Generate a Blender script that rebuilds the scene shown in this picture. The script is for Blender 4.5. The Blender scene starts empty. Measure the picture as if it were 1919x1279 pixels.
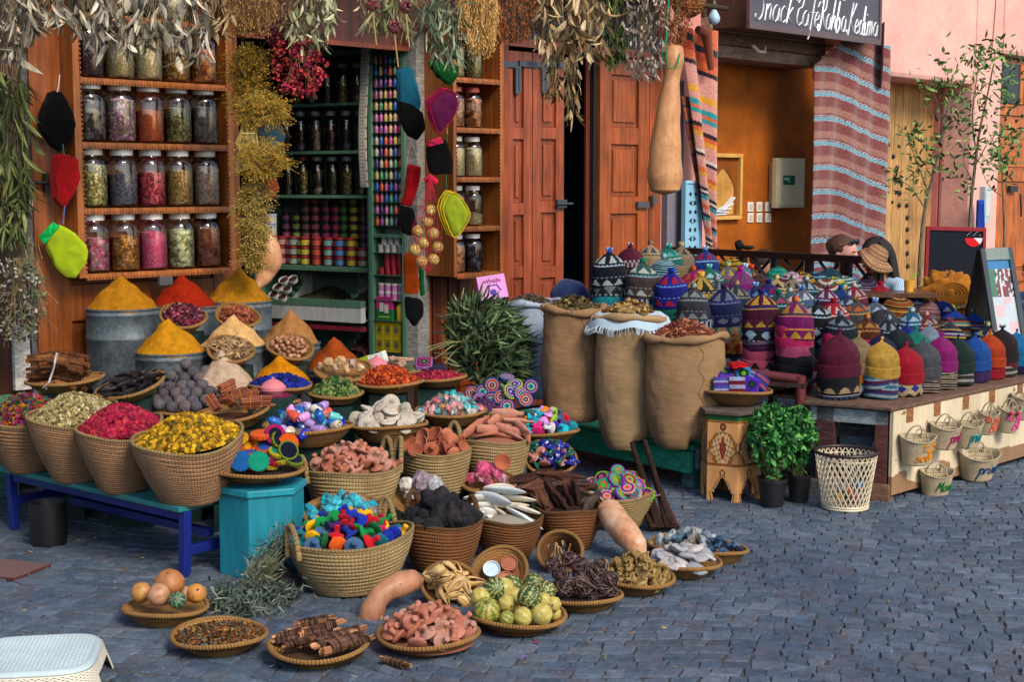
import bpy,math,random
from mathutils import Vector,Matrix,noise,Euler
R=math.radians
PI=math.pi
S=bpy.context.scene
COL=S.collection
random.seed(7)
CZ=1.65
FPX=2665.0
TH=math.atan(294.5/FPX)
cd=bpy.data.cameras.new('camera');cam=bpy.data.objects.new('camera',cd);COL.objects.link(cam)
cam.location=(0,0,CZ);cam.rotation_euler=(PI/2-TH,0,0)
cd.sensor_width=36;cd.lens=50.0;cd.clip_end=500;cd.clip_start=.05
S.camera=cam
S.render.resolution_x=1024;S.render.resolution_y=683
W=bpy.data.worlds.new('World');S.world=W;W.use_nodes=True
wn=W.node_tree;bg=wn.nodes['Background']
sky=wn.nodes.new('ShaderNodeTexSky');sky.sky_type='NISHITA';sky.sun_disc=False
SUN_EL,SUN_AZ=R(40),R(146)      # azimuth clockwise from +Y
sky.sun_elevation=SUN_EL;sky.sun_rotation=SUN_AZ
sky.air_density=1.0;sky.dust_density=1.6;sky.ozone_density=1.2
wn.links.new(sky.outputs[0],bg.inputs[0]);bg.inputs[1].default_value=.125
sd=bpy.data.lights.new('sun','SUN');sun=bpy.data.objects.new('sun',sd);COL.objects.link(sun)
sd.energy=1.95;sd.angle=R(20);sd.color=(1.0,.86,.70)
sv=Vector((math.sin(SUN_AZ)*math.cos(SUN_EL),math.cos(SUN_AZ)*math.cos(SUN_EL),math.sin(SUN_EL)))
sun.rotation_euler=sv.to_track_quat('Z','Y').to_euler();sun.location=sv*30
S.view_settings.view_transform='Standard';S.view_settings.look='None'
S.view_settings.exposure=0.9;S.view_settings.gamma=1
CT,ST=math.cos(TH),math.sin(TH)
def ray(px,py):
 x=(px-959.5)/FPX;y=-(py-639.5)/FPX
 return Vector((x,CT+y*ST,-ST+y*CT))
def P(px,py,Y):
 d=ray(px,py);return Vector((0,0,CZ))+d*(Y/d.y)
def G(px,py,z=0):
 d=ray(px,py);return Vector((0,0,CZ))+d*((z-CZ)/d.z)
def frame(ox,oy,a):
 return Matrix.Translation((ox,oy,0))@Matrix.Rotation(a,4,'Z')
FM=frame(-2.06,8.2,PI/4)          # street front: local x along it, y into it
GM=frame(-.70,9.6,-R(30))           # spice shop inner shelves
def FT(px,py,o=0,M=FM):
 Mi=M.inverted();c=Mi@Vector((0,0,CZ));d=Mi.to_3x3()@ray(px,py)
 k=(-o-c.y)/d.y;p=c+d*k
 return p.x,p.z
def FW(t,o,z,M=FM):return M@Vector((t,-o,z))
def hexc(h):
 h=h.lstrip('#');c=[int(h[i:i+2],16)/255 for i in (0,2,4)]
 return tuple((x/12.92 if x<.04 else ((x+.055)/1.055)**2.4) for x in c)
class MB:
 def __init__(s,X=None):s.v=[];s.f=[];s.c=[];s.u=[];s.col=(.5,.5,.5);s.X=X or Matrix()
 def p(s,co):s.v.append((s.X@Vector(co))[:]);return len(s.v)-1
 def face(s,idx,uv=None,col=None):
  s.f.append(tuple(idx));s.c.append(col or s.col);s.u.append(uv or [(0,0)]*len(idx))
 def box(s,lo,hi,col=None,rot=None):
  c=[(lo[i]+hi[i])/2 for i in range(3)];h=[(hi[i]-lo[i])/2 for i in range(3)]
  m=Matrix.Translation(c)@(rot.to_4x4() if rot else Matrix())
  ids=[s.p(m@Vector((h[0]*x,h[1]*y,h[2]*z))) for x in (-1,1) for y in (-1,1) for z in (-1,1)]
  for q,a,b in (((0,1,3,2),1,2),((4,6,7,5),1,2),((0,4,5,1),0,2),((2,3,7,6),0,2),((0,2,6,4),0,1),((1,5,7,3),0,1)):
   uv=[((h[a] if (k >> (2-a)) & 1 else-h[a]),(h[b] if (k >> (2-b)) & 1 else-h[b])) for k in q]
   s.face([ids[k] for k in q],uv,col)
 def bx(s,c,d,col=None,rot=None):
  s.box([c[i]-d[i]/2 for i in range(3)],[c[i]+d[i]/2 for i in range(3)],col,rot)
 def grid(s,fn,nu,nv,col=None,uvs=(1,1),wrap=False,skip=None):
  ids=[[s.p(fn(i/nu,j/nv)) for i in range(nu if wrap else nu+1)] for j in range(nv+1)]
  for j in range(nv):
   for i in range(nu):
    if skip and skip((i+.5)/nu,(j+.5)/nv):continue
    i2=(i+1)%nu if wrap else i+1
    c=col((i+.5)/nu,(j+.5)/nv) if callable(col) else col
    s.face((ids[j][i],ids[j][i2],ids[j+1][i2],ids[j+1][i]),
                       [(i/nu*uvs[0],j/nv*uvs[1]),((i+1)/nu*uvs[0],j/nv*uvs[1]),((i+1)/nu*uvs[0],(j+1)/nv*uvs[1]),(i/nu*uvs[0],(j+1)/nv*uvs[1])],c)
 def lathe(s,prof,n=32,uvs=(1,1),col=None,warp=None,M=None):
  m=len(prof)-1
  L=[0]
  for a,b in zip(prof,prof[1:]):L.append(L[-1]+math.dist(a,b))
  M=M or Matrix()
  ids=[]
  for j,(r,z) in enumerate(prof):
   row=[]
   for i in range(n):
    a=2*PI*i/n;co=Vector((r*math.cos(a),r*math.sin(a),z))
    if warp:co=Vector(warp(co,a,L[j]/L[-1]))
    row.append(s.p(M@co))
   ids.append(row)
  for j in range(m):
   for i in range(n):
    k=(i+1)%n;u0,u1=i/n*uvs[0],(i+1)/n*uvs[0];v0,v1=L[j]/L[-1]*uvs[1],L[j+1]/L[-1]*uvs[1]
    c=col((i+.5)/n,(L[j]+L[j+1])/2/L[-1]) if callable(col) else col
    s.face((ids[j][i],ids[j][k],ids[j+1][k],ids[j+1][i]),[(u0,v0),(u1,v0),(u1,v1),(u0,v1)],c)
 def tube(s,pts,r,n=8,col=None,closed=False,uk=1.0,cap=True,flat=1.0):
  pts=[Vector(p) for p in pts];m=len(pts);rr=r if isinstance(r,(list,tuple)) else [r]*m
  up=Vector((0,0,1));rows=[];L=0;Ls=[]
  for i,p in enumerate(pts):
   a=pts[i-1] if (i>0 or closed) else p;b=pts[(i+1)%m] if (i<m-1 or closed) else p
   t=(b-a).normalized() if (b-a).length>1e-9 else Vector((0,0,1))
   if i==0:
    x=t.cross(up) if abs(t.z)<.95 else t.cross(Vector((0,1,0)))
   else:x=x-t*x.dot(t)
   x=x.normalized();y=t.cross(x)
   if i:L+=(p-pts[i-1]).length
   Ls.append(L)
   rows.append([s.p(p+(x*math.cos(2*PI*k/n)+y*math.sin(2*PI*k/n)*flat)*rr[i]) for k in range(n)])
  for j in range(m if closed else m-1):
   j2=(j+1)%m;v0,v1=Ls[j]*uk,(Ls[j2] if j2>j else Ls[j]+.01)*uk
   for k in range(n):
    k2=(k+1)%n
    s.face((rows[j][k],rows[j][k2],rows[j2][k2],rows[j2][k]),[(k/n,v0),((k+1)/n,v0),((k+1)/n,v1),(k/n,v1)],col)
  if cap and not closed:
   s.face(rows[0][::-1],None,col);s.face(rows[-1],None,col)
 ICO=None
 def ico(s,sub=1):
  if MB.ICO is None:
   import bmesh
   MB.ICO={}
   for k in (1,2,3,4):
    b=bmesh.new();bmesh.ops.create_icosphere(b,subdivisions=k,radius=1)
    MB.ICO[k]=([v.co.copy() for v in b.verts],[[v.index for v in f.verts] for f in b.faces]);b.free()
  return MB.ICO[sub]
 def blob(s,c,r,sub=1,amp=0,fr=1.5,seed=0,M=None,col=None,facet=0):
  V,F=s.ico(sub);r=r if isinstance(r,(list,tuple)) else (r,r,r);c=Vector(c);base=len(s.v);off=Vector((seed*7.31,seed*3.7,seed*1.9))
  for v in V:
   k=1+(amp*noise.noise(v*fr+off) if amp else 0)
   q=Vector((v.x*r[0]*k,v.y*r[1]*k,v.z*r[2]*k))
   if M:q=M@q
   s.p(c+q)
  for f in F:s.face([base+i for i in f],None,col)
 def build(s,name,mat,parent=None,smooth=True,world=True,recenter=True,bevel=0,wrapok=False):
  me=bpy.data.meshes.new(name)
  V=s.v;o_loc=Vector((0,0,0))
  if world and parent is not None:
   Mi=wm(parent).inverted();V=[(Mi@Vector(v))[:] for v in V]
  elif recenter and parent is None and V:
   xs=[v[0] for v in V];ys=[v[1] for v in V];zs=[v[2] for v in V]
   o_loc=Vector(((min(xs)+max(xs))/2,(min(ys)+max(ys))/2,min(zs)))
   V=[(v[0]-o_loc.x,v[1]-o_loc.y,v[2]-o_loc.z) for v in V]
  me.from_pydata(V,[],s.f);me.update()
  uvl=me.uv_layers.new(name='UV');ca=me.color_attributes.new('Col','FLOAT_COLOR','CORNER')
  uvd=[];cdd=[]
  for f,u,c in zip(s.f,s.u,s.c):
   for k in range(len(f)):uvd+=u[k];cdd+=(c[0],c[1],c[2],1)
  uvl.data.foreach_set('uv',uvd);ca.data.foreach_set('color',cdd)
  me.materials.append(mat)
  me.polygons.foreach_set('use_smooth',[smooth]*len(me.polygons))
  if smooth and not wrapok:me.set_sharp_from_angle(angle=R(48))
  o=bpy.data.objects.new(name,me);COL.objects.link(o);o.location=o_loc
  if parent is not None:o.parent=parent
  if bevel:
   b=o.modifiers.new('bevel','BEVEL');b.width=bevel;b.segments=2;b.limit_method='ANGLE'
  return o
def wm(o):
 m=o.matrix_basis.copy() if False else Matrix.LocRotScale(o.location,o.rotation_euler,o.scale)
 return (wm(o.parent)@m) if o.parent else m
def tag(o,label=None,cat=None,group=None,kind=None):
 if label:o['label']=label
 if cat:o['category']=cat
 if group:o['group']=group
 if kind:o['kind']=kind
 return o
def T(name,label,cat,loc,rz=0,group=None,rot=None):
 o=bpy.data.objects.new(name,None);COL.objects.link(o);o.empty_display_size=.05
 o.location=loc;o.rotation_euler=rot if rot is not None else (0,0,rz)
 return tag(o,label,cat,group)
def inst(name,me,M,label,cat,group=None,color=None,parent=None):
 o=bpy.data.objects.new(name,me);COL.objects.link(o)
 l,r,sc=M.decompose();o.location=l;o.rotation_euler=r.to_euler();o.scale=sc
 if color:o.color=(*color,1)
 if parent:o.parent=parent
 return tag(o,label,cat,group)
def meshof(mb,name,mat,smooth=True):
 o=mb.build(name,mat,None,smooth,recenter=False);me=o.data;bpy.data.objects.remove(o);return me
def copytree(o,parent=None):
 c=o.copy();COL.objects.link(c);c.parent=parent
 for ch in list(o.children):copytree(ch,c)
 return c
def rrot(rnd=random):return Euler((rnd.uniform(0,6.28),rnd.uniform(0,6.28),rnd.uniform(0,6.28))).to_matrix().to_4x4()
def catmull(pts,k=6):
 P_=[Vector(p) for p in pts]
 if len(P_)<3:return P_
 out=[]
 for i in range(len(P_)-1):
  a,b,c,d=P_[max(i-1,0)],P_[i],P_[i+1],P_[min(i+2,len(P_)-1)]
  for j in range(k):
   t=j/k
   out.append(.5*((2*b)+(c-a)*t+(2*a-5*b+4*c-d)*t*t+(3*b-a-3*c+d)*t**3))
 return out+[P_[-1]]
class NT:
 def __init__(s,name):
  s.m=bpy.data.materials.new(name);s.m.use_nodes=True;s.t=s.m.node_tree;s.b=s.t.nodes['Principled BSDF']
 def n(s,typ,**kw):
  x=s.t.nodes.new(typ)
  for k,v in kw.items():
   if k.startswith('i_'):
    key=k[2:].replace('_',' ');x.inputs[int(key) if key.isdigit() else key].default_value=v
   else:setattr(x,k,v)
  return x
 def l(s,a,b):s.t.links.new(a,b)
 def math(s,op,a,b=None,c=None):
  x=s.n('ShaderNodeMath',operation=op)
  for i,q in enumerate((a,b,c)):
   if q is None:continue
   if isinstance(q,(int,float)):x.inputs[i].default_value=q
   else:s.l(q,x.inputs[i])
  return x.outputs[0]
 def coord(s,kind='Object'):return s.n('ShaderNodeTexCoord').outputs[kind]
 def noise(s,vec,scale,detail=3,rough=.6,out='Fac'):
  x=s.n('ShaderNodeTexNoise');x.inputs['Scale'].default_value=scale;x.inputs['Detail'].default_value=detail;x.inputs['Roughness'].default_value=rough
  s.l(vec,x.inputs['Vector']);return x.outputs[out]
 def mapping(s,vec,sc=(1,1,1),rot=(0,0,0)):
  x=s.n('ShaderNodeMapping');x.inputs['Scale'].default_value=sc;x.inputs['Rotation'].default_value=rot;s.l(vec,x.inputs[0]);return x.outputs[0]
 def mix(s,f,a,b,bt='MIX'):
  x=s.n('ShaderNodeMix',data_type='RGBA',blend_type=bt)
  for i,q in ((0,f),(6,a),(7,b)):
   if isinstance(q,(int,float)):x.inputs[i].default_value=q
   elif isinstance(q,tuple):x.inputs[i].default_value=(*q[:3],1)
   else:s.l(q,x.inputs[i])
  return x.outputs[2]
 def ramp(s,f,stops,const=False):
  x=s.n('ShaderNodeValToRGB');e=x.color_ramp.elements
  if const:x.color_ramp.interpolation='CONSTANT'
  while len(e)<len(stops):e.new(.5)
  for q,(p_,c) in zip(e,stops):q.position=p_;q.color=(*c,1)
  s.l(f,x.inputs[0]);return x.outputs[0]
 def src(s,k):
  if k=='col':return s.n('ShaderNodeAttribute',attribute_name='Col').outputs['Color']
  if k=='obj':return s.n('ShaderNodeObjectInfo').outputs['Color']
  x=s.n('ShaderNodeRGB');x.outputs[0].default_value=(*k,1);return x.outputs[0]
 def fin(s,col,rough=.7,hgt=None,bstr=.4,dist=.01,metal=0,spec=.4,sheen=0,coat=0,trans=0,sub=0):
  b=s.b
  if isinstance(col,tuple):b.inputs['Base Color'].default_value=(*col,1)
  else:s.l(col,b.inputs['Base Color'])
  if isinstance(rough,(int,float)):b.inputs['Roughness'].default_value=rough
  else:s.l(rough,b.inputs['Roughness'])
  b.inputs['Metallic'].default_value=metal;b.inputs['Specular IOR Level'].default_value=spec
  b.inputs['Sheen Weight'].default_value=sheen;b.inputs['Coat Weight'].default_value=coat;b.inputs['Transmission Weight'].default_value=trans
  if hgt is not None:
   u=s.n('ShaderNodeBump');u.inputs['Strength'].default_value=bstr;u.inputs['Distance'].default_value=dist
   s.l(hgt,u.inputs['Height']);s.l(u.outputs[0],b.inputs['Normal'])
  return s.m
def vm(name,src='col',rough=.7,var=.25,vs=8,bs=80,bstr=.3,dist=.004,stretch=(1,1,1),spec=.35,metal=0,sheen=0,coat=0,fine=0):
 n=NT(name);c=n.mapping(n.coord(),stretch);a=n.noise(c,vs,4,.6)
 m=n.ramp(a,[(.3,(1-var,)*3),(.7,(1+var*.6,)*3)])
 col=n.mix(1.0,n.src(src),m,'MULTIPLY')
 h=n.noise(c,bs,4,.65)
 if fine:
  m2=n.ramp(h,[(.35,(1-fine,)*3),(.65,(1+fine*.5,)*3)]);col=n.mix(1.0,col,m2,'MULTIPLY')
 return n.fin(col,rough,h,bstr,dist,metal,spec,sheen,coat)
def weave_h(n,chev=1.2,alt=0):
 uv=n.n('ShaderNodeSeparateXYZ');n.l(n.n('ShaderNodeUVMap').outputs[0],uv.inputs[0]);U,V=uv.outputs[0],uv.outputs[1]
 r=n.math('FLOOR',V);fv=n.math('FRACT',V);d=n.math('ABSOLUTE',n.math('SUBTRACT',fv,.5))
 s_=n.math('ADD',n.math('ADD',U,n.math('MULTIPLY',d if chev>0 else fv,abs(chev))),n.math('MULTIPLY',r,.37))
 st=n.math('ABSOLUTE',n.math('SINE',n.math('MULTIPLY',s_,PI)))
 rp=n.math('SUBTRACT',1.0,n.math('POWER',n.math('MULTIPLY',d,2.0),3.0))
 h=n.math('MULTIPLY',n.math('POWER',st,.6),n.math('POWER',rp,.7))
 idn=n.n('ShaderNodeTexWhiteNoise',noise_dimensions='2D');cx=n.n('ShaderNodeCombineXYZ');n.l(n.math('FLOOR',s_),cx.inputs[0]);n.l(r,cx.inputs[1]);n.l(cx.outputs[0],idn.inputs['Vector'])
 return h,idn.outputs['Value'],U,V
def weave(name,c1,c2,c3=None,chev=1.2,bstr=1.0,dist=.014,rough=.75,gap_shade=.42):
 n=NT(name);h,idv,U,V=weave_h(n,chev)
 base=n.ramp(idv,[(0,c1),(.5,c2),(1,c3 or c1)])
 big=n.noise(n.coord(),9,4);base=n.mix(1.0,base,n.ramp(big,[(.3,(.72,)*3),(.7,(1.15,)*3)]),'MULTIPLY')
 base=n.mix(1.0,base,n.ramp(h,[(0,(gap_shade,)*3),(.45,(1,)*3)]),'MULTIPLY')  # shade in the gaps between strands, painted into the straw colour
 return n.fin(base,rough,h,bstr,dist,spec=.3)
def knitm(name,src='col'):
 n=NT(name);uv=n.n('ShaderNodeSeparateXYZ');n.l(n.n('ShaderNodeUVMap').outputs[0],uv.inputs[0]);U,V=uv.outputs[0],uv.outputs[1]
 du=n.math('ABSOLUTE',n.math('SUBTRACT',n.math('FRACT',U),.5))
 s_=n.math('ADD',V,n.math('MULTIPLY',du,1.6));st=n.math('ABSOLUTE',n.math('SINE',n.math('MULTIPLY',s_,PI)))
 su=n.math('ABSOLUTE',n.math('SINE',n.math('MULTIPLY',U,PI)));h=n.math('MULTIPLY',st,n.math('POWER',su,.5))
 fz=n.noise(n.coord(),150,2);h2=n.math('ADD',h,n.math('MULTIPLY',fz,.5))
 big=n.noise(n.coord(),30,3);col=n.mix(1.0,n.src(src),n.ramp(big,[(.3,(.7,)*3),(.7,(1.25,)*3)]),'MULTIPLY')
 col=n.mix(1.0,col,n.ramp(h,[(0,(.72,)*3),(.4,(1.15,)*3)]),'MULTIPLY')  # stitch creases darkened in the yarn colour as painted shade
 return n.fin(col,.9,h2,.9,.008,spec=.1,sheen=.04)
def grains(name,cols,scale=90,bstr=.8,dist=.006,rough=.8,sm=1.0,var=.25,gain=1.7):
 cols=[tuple(min(.85,v*gain) for v in c) for c in cols]
 n=NT(name);v=n.n('ShaderNodeTexVoronoi');v.inputs['Scale'].default_value=scale;n.l(n.coord(),v.inputs['Vector'])
 w=n.n('ShaderNodeTexWhiteNoise',noise_dimensions='3D');n.l(v.outputs['Color'],w.inputs['Vector'])
 k=len(cols);base=n.ramp(w.outputs['Value'],[(i/k,c) for i,c in enumerate(cols)],True)
 base=n.mix(1.0,base,n.ramp(v.outputs['Distance'],[(0,(1.15,)*3),(.75,(1-var,)*3)]),'MULTIPLY')
 h=n.math('MULTIPLY',v.outputs['Distance'],-sm)
 return n.fin(base,rough,h,bstr,dist,spec=.3)
def powder(name,c):
 n=NT(name);a=n.noise(n.coord(),30,6,.75);b=n.noise(n.coord(),220,3,.7)
 col=n.mix(1.0,c,n.ramp(a,[(.35,(.72,)*3),(.65,(1.2,)*3)]),'MULTIPLY');col=n.mix(1.0,col,n.ramp(b,[(.3,(.75,)*3),(.7,(1.2,)*3)]),'MULTIPLY')
 return n.fin(col,.95,n.math('ADD',a,n.math('MULTIPLY',b,.35)),.9,.012,spec=.1)
def woodm(name,src='col',rough=.5,gx=26,coat=0,amt=.55):
 n=NT(name);c=n.mapping(n.coord(),(gx,gx,1.6));a=n.noise(c,1.6,5,.6)
 k=n.noise(n.coord(),3.0,3);col=n.mix(1.0,n.src(src),n.ramp(a,[(.3,(1-amt,)*3),(.7,(1.25,)*3)]),'MULTIPLY')
 col=n.mix(1.0,col,n.ramp(k,[(.3,(.7,)*3),(.7,(1.2,)*3)]),'MULTIPLY')
 return n.fin(col,rough,a,.25,.003,spec=.4,coat=coat)
def glassm(name,tint=(.95,.98,.98),ior=1.5):
 n=NT(name);t=n.t;tr=n.n('ShaderNodeBsdfTransparent');tr.inputs[0].default_value=(*tint,1)
 gl=n.n('ShaderNodeBsdfGlossy');gl.inputs['Roughness'].default_value=.03;fr=n.n('ShaderNodeFresnel');fr.inputs[0].default_value=ior
 mp=n.mapping(n.coord(),(1,1,.25));h=n.noise(mp,28,2);bu=n.n('ShaderNodeBump');bu.inputs['Strength'].default_value=.28;bu.inputs['Distance'].default_value=.006
 n.l(h,bu.inputs['Height']);n.l(bu.outputs[0],gl.inputs['Normal'])
 f2=n.math('ADD',n.math('MULTIPLY',fr.outputs[0],1.0),.06)
 mx=n.n('ShaderNodeMixShader');n.l(f2,mx.inputs[0]);n.l(tr.outputs[0],mx.inputs[1]);n.l(gl.outputs[0],mx.inputs[2])
 n.l(mx.outputs[0],t.nodes['Material Output'].inputs[0]);return n.m
STRAW=weave('straw_light',hexc('#ffecc4'),hexc('#ecd09a'),hexc('#c8aa74'),gap_shade=.5)
STRAWB=weave('straw_brown',hexc('#e8b078'),hexc('#c4844e'),hexc('#9c6438'),gap_shade=.5)
STRAWT=weave('straw_tan',hexc('#f8d4b0'),hexc('#dcac84'),hexc('#b48860'),gap_shade=.5)
STRAWP=weave('straw_pale',hexc('#f2e4c8'),hexc('#dcc8a0'),hexc('#e6d4b0'),gap_shade=.6,dist=.008)
COIL=weave('coil',hexc('#ffcf88'),hexc('#e0ac60'),hexc('#ac7e46'),chev=-.9,dist=.009,gap_shade=.72)
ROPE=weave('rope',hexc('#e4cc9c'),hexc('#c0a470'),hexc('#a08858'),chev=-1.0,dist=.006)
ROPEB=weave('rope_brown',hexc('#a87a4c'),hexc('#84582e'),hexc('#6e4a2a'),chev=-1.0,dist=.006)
KNIT=knitm('knit');KNITO=knitm('knit_plain','obj')
FELT=vm('felt','col',.95,.15,30,220,.5,.003,spec=.1,sheen=.06)
FELTO=vm('felt_plain','obj',.95,.2,40,260,.7,.004,spec=.1,sheen=.06)
CLOTH=vm('cloth','col',.9,.2,6,260,.35,.002,spec=.15,sheen=.2)
RUG=vm('rug_cloth','col',.95,.3,30,160,.7,.004,stretch=(1,1,6),spec=.1,sheen=.3,fine=.3)
PLAST=vm('plaster','col',.9,.16,2.2,14,.5,.012,spec=.2,fine=.06)
OCHRE=vm('ochre_plaster','col',.8,.4,2.5,12,.3,.008,spec=.2,fine=.1)
PAINT=vm('painted_wood','col',.5,.2,6,30,.35,.003,stretch=(1,1,.2),spec=.4,fine=.12)
PEEL=vm('peeling_paint','col',.75,.3,9,24,.8,.006,stretch=(1,1,3),spec=.25,fine=.4)
METAL=vm('painted_metal','col',.45,.15,5,40,.1,.002,spec=.5)
ZINC=vm('zinc',(.12,.15,.17),.6,.5,10,60,.35,.003,metal=.35,fine=.35)
CLAY=vm('clay','obj',.9,.25,20,160,.35,.003,spec=.15,fine=.1)
CLAYC=vm('clay_col','col',.9,.25,20,160,.35,.003,spec=.15,fine=.1)
ROCK=vm('rock','obj',.8,.55,22,60,.9,.01,spec=.3,fine=.4)
LAVA=vm('lava_rock','obj',.85,.4,20,130,1.0,.012,spec=.3,fine=.6)
BARK=vm('bark','col',.9,.45,12,60,1.0,.01,stretch=(1,1,.25),spec=.15,fine=.5)
LEAF=vm('leaf','col',.65,.35,25,90,.3,.003,spec=.3)
GLOSSO=vm('glossy_plain','obj',.22,.1,10,30,.05,.001,spec=.6)
GLAZE=vm('glazed','obj',.25,.2,10,50,.1,.002,spec=.6)
MATT=vm('matte','col',.8,.15,10,80,.2,.003,spec=.2)
MATTO=vm('matte_plain','obj',.7,.2,14,90,.25,.003,spec=.25)
def burlapm():
 n=NT('burlap');c=n.coord();w1=n.noise(n.mapping(c,(70,70,420)),1,2);w2=n.noise(n.mapping(c,(420,420,70)),1,2);th=n.math('ADD',w1,w2)
 wr=n.noise(n.mapping(c,(1,1,2.6)),9,4,.6);big=n.noise(c,5,3)
 col=n.mix(1.0,n.src('col'),n.ramp(th,[(.36,(.66,)*3),(.64,(1.22,)*3)]),'MULTIPLY');col=n.mix(1.0,col,n.ramp(big,[(.3,(.75,)*3),(.7,(1.15,)*3)]),'MULTIPLY')
 return n.fin(col,.95,n.math('ADD',n.math('MULTIPLY',wr,4.0),th),.5,.004,spec=.05)
BURLAP=burlapm()
WOOD=woodm('varnished_wood','col',.42,coat=.15)
DRYW=woodm('dry_wood','col',.75)
SKIN=vm('skin','col',.5,.12,30,120,.1,.001,spec=.4)
def gourdm():
 n=NT('gourd_skin');c=n.coord();a=n.noise(c,7,5,.65);b=n.noise(c,75,3,.6);d=n.noise(n.mapping(c,(1,1,.2)),40,3)
 col=n.mix(1.0,n.src('col'),n.ramp(a,[(.3,(.78,.72,.66)),(.65,(1.1,1.08,1.05))]),'MULTIPLY');col=n.mix(1.0,col,n.ramp(b,[(.30,(.55,.45,.35)),(.38,(1,1,1))]),'MULTIPLY')
 col=n.mix(1.0,col,n.ramp(d,[(.35,(.88,)*3),(.6,(1.05,)*3)]),'MULTIPLY')
 return n.fin(col,.48,a,.35,.006,spec=.4)
GOURD=gourdm()
GLASS=glassm('jar_glass')
def metal_dark():return METAL
# ================= GROUND
def ground():
 m=MB();m.col=hexc('#4a5058')
 m.face([m.p((-40,-20,-.0055)),m.p((40,-20,-.0055)),m.p((40,60,-.0055)),m.p((-40,60,-.0055))])
 n=NT('mortar');c=n.coord();a=n.noise(c,40,5)
 mat=n.fin(n.ramp(a,[(.3,hexc('#2a2c30')),(.7,hexc('#55504a'))]),.95,a,.8,.01)
 o=m.build('ground',mat,smooth=False,recenter=False);tag(o,kind='structure')
 m=MB();rnd=random.Random(3)
 pitch=.08;Wf=1.5
 def pos(x,row):
  f=(x+.25*row*0)/Wf;f=f-math.floor(f)
  return row*pitch+.09*math.sin(x*3.3+.05*row)+.13*math.sin(x*1.15+1.0-.02*row)+.012*noise.noise(Vector((x*4,row*.7,0)))
 rot=Matrix.Rotation(R(-16),4,'Z')
 for row in range(8,196):
  x=-7.5+rnd.random()*.1
  while x<9:
   w=rnd.uniform(.06,.118)
   y0=pos(x+w/2,row);q=rot@Vector((x,y0,0))
   if q.y<3.6 or q.y>13 or abs(q.x)>.46*q.y+1.1:x+=w;continue
   g=.003;h=rnd.uniform(-.0018,.0018);tx,ty=rnd.uniform(-.05,.05),rnd.uniform(-.05,.05)
   cx=x+w/2;base=rnd.choice(['#566778','#5c6e80','#506274','#626e7e','#566476','#5c6674','#4c6074'])
   cc=hexc(base);kk=rnd.uniform(.66,.9);cc=tuple(v*kk for v in cc)
   ring=[];k_in=.92
   for (ex,ey) in ((-1,-1),(0,-1.03),(1,-1),(1.03,0),(1,1),(0,1.03),(-1,1),(-1.03,0)):
    px=cx+ex*(w/2-g)+rnd.uniform(-.007,.007)
    py=pos(px,row)+ey*(pitch/2-g)+rnd.uniform(-.004,.004)
    ring.append((px,py,ex,ey))
   lo=[m.p(rot@Vector((p_[0],p_[1],-.02))) for p_ in ring]
   mid=[m.p(rot@Vector((p_[0],p_[1],-.0035+h))) for p_ in ring]
   yc=pos(cx,row)
   top=[m.p(rot@Vector((cx+(p_[0]-cx)*k_in,yc+(p_[1]-yc)*k_in,.001+h+tx*p_[2]*.05+ty*p_[3]*.05))) for p_ in ring]
   for i in range(8):
    j=(i+1)%8
    m.face((lo[i],lo[j],mid[j],mid[i]),None,cc);m.face((mid[i],mid[j],top[j],top[i]),None,cc)
   m.face(top,None,cc)
   x+=w
 n=NT('cobble');c=n.coord();a=n.noise(c,18,6,.7);b=n.noise(c,1.3,3);d=n.noise(c,90,4,.7)
 col=n.mix(1.0,n.src('col'),n.ramp(a,[(.3,(.6,)*3),(.7,(1.35,)*3)]),'MULTIPLY')
 col=n.mix(1.0,col,n.ramp(b,[(.35,(.75,.75,.8)),(.65,(1.15,1.1,1.05))]),'MULTIPLY')
 col=n.mix(1.0,col,n.ramp(d,[(.35,(.75,)*3),(.65,(1.2,)*3)]),'MULTIPLY')
 mat=n.fin(col,.7,n.math('ADD',a,n.math('MULTIPLY',d,.5)),1.0,.009,spec=.3)
 o=m.build('paving',mat,smooth=False,recenter=False);tag(o,kind='structure')
ground()
# ================= BUILDINGS
PINK=hexc('#d09084');PINK2=hexc('#c97f74');DKW=hexc('#6a3415');WDO=hexc('#9c4a18');WDR=hexc('#8e3a20')
def fmb():return MB(FM)
def one(name,label,cat,mat,fn,X=None,smooth=False,bevel=0,group=None,kind=None):
 m=MB(X or Matrix());fn(m);o=m.build(name,mat,smooth=smooth,bevel=bevel)
 if kind:o['kind']=kind
 else:tag(o,label,cat,group)
 return o
tt=lambda px,py=345,o=0:FT(px,py,o)[0]
zz=lambda px,py,o=0:FT(px,py,o)[1]
tA0,tA1=tt(447),tt(800);tB0,tB1=tt(938),tt(1236);tC0,tC1=tt(1332),tt(1560)
tD0,tD1=tt(1640),tt(1806);tE0,tE1=tt(1856),tt(1990)
zD=zz(1700,150);zE=zz(1890,110)
b1=T('shop_building','pink plastered row of shopfronts with wooden doors behind the stalls','building',FW(3,0,0),PI/4)
m=fmb();m.col=PINK
m.box((tA1,0,0),(tB0,.28,6));m.box((tB1,0,0),(tC0,.28,6));m.box((-3.2,0,2.82),(tA1,.28,6));m.box((tB0,.0,2.86),(tB1,.28,6));m.box((tC0,.002,2.86),(tC1,.28,6))
m.box((-3.2,0,0),(-.92,.28,2.82))
m.build('wall',PLAST,b1,False,bevel=.015)
m=fmb();m.col=hexc('#8a8c84')
m.box((tC0-.1,2.0,0),(tC0+.0,.3,3)) if False else None
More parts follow.
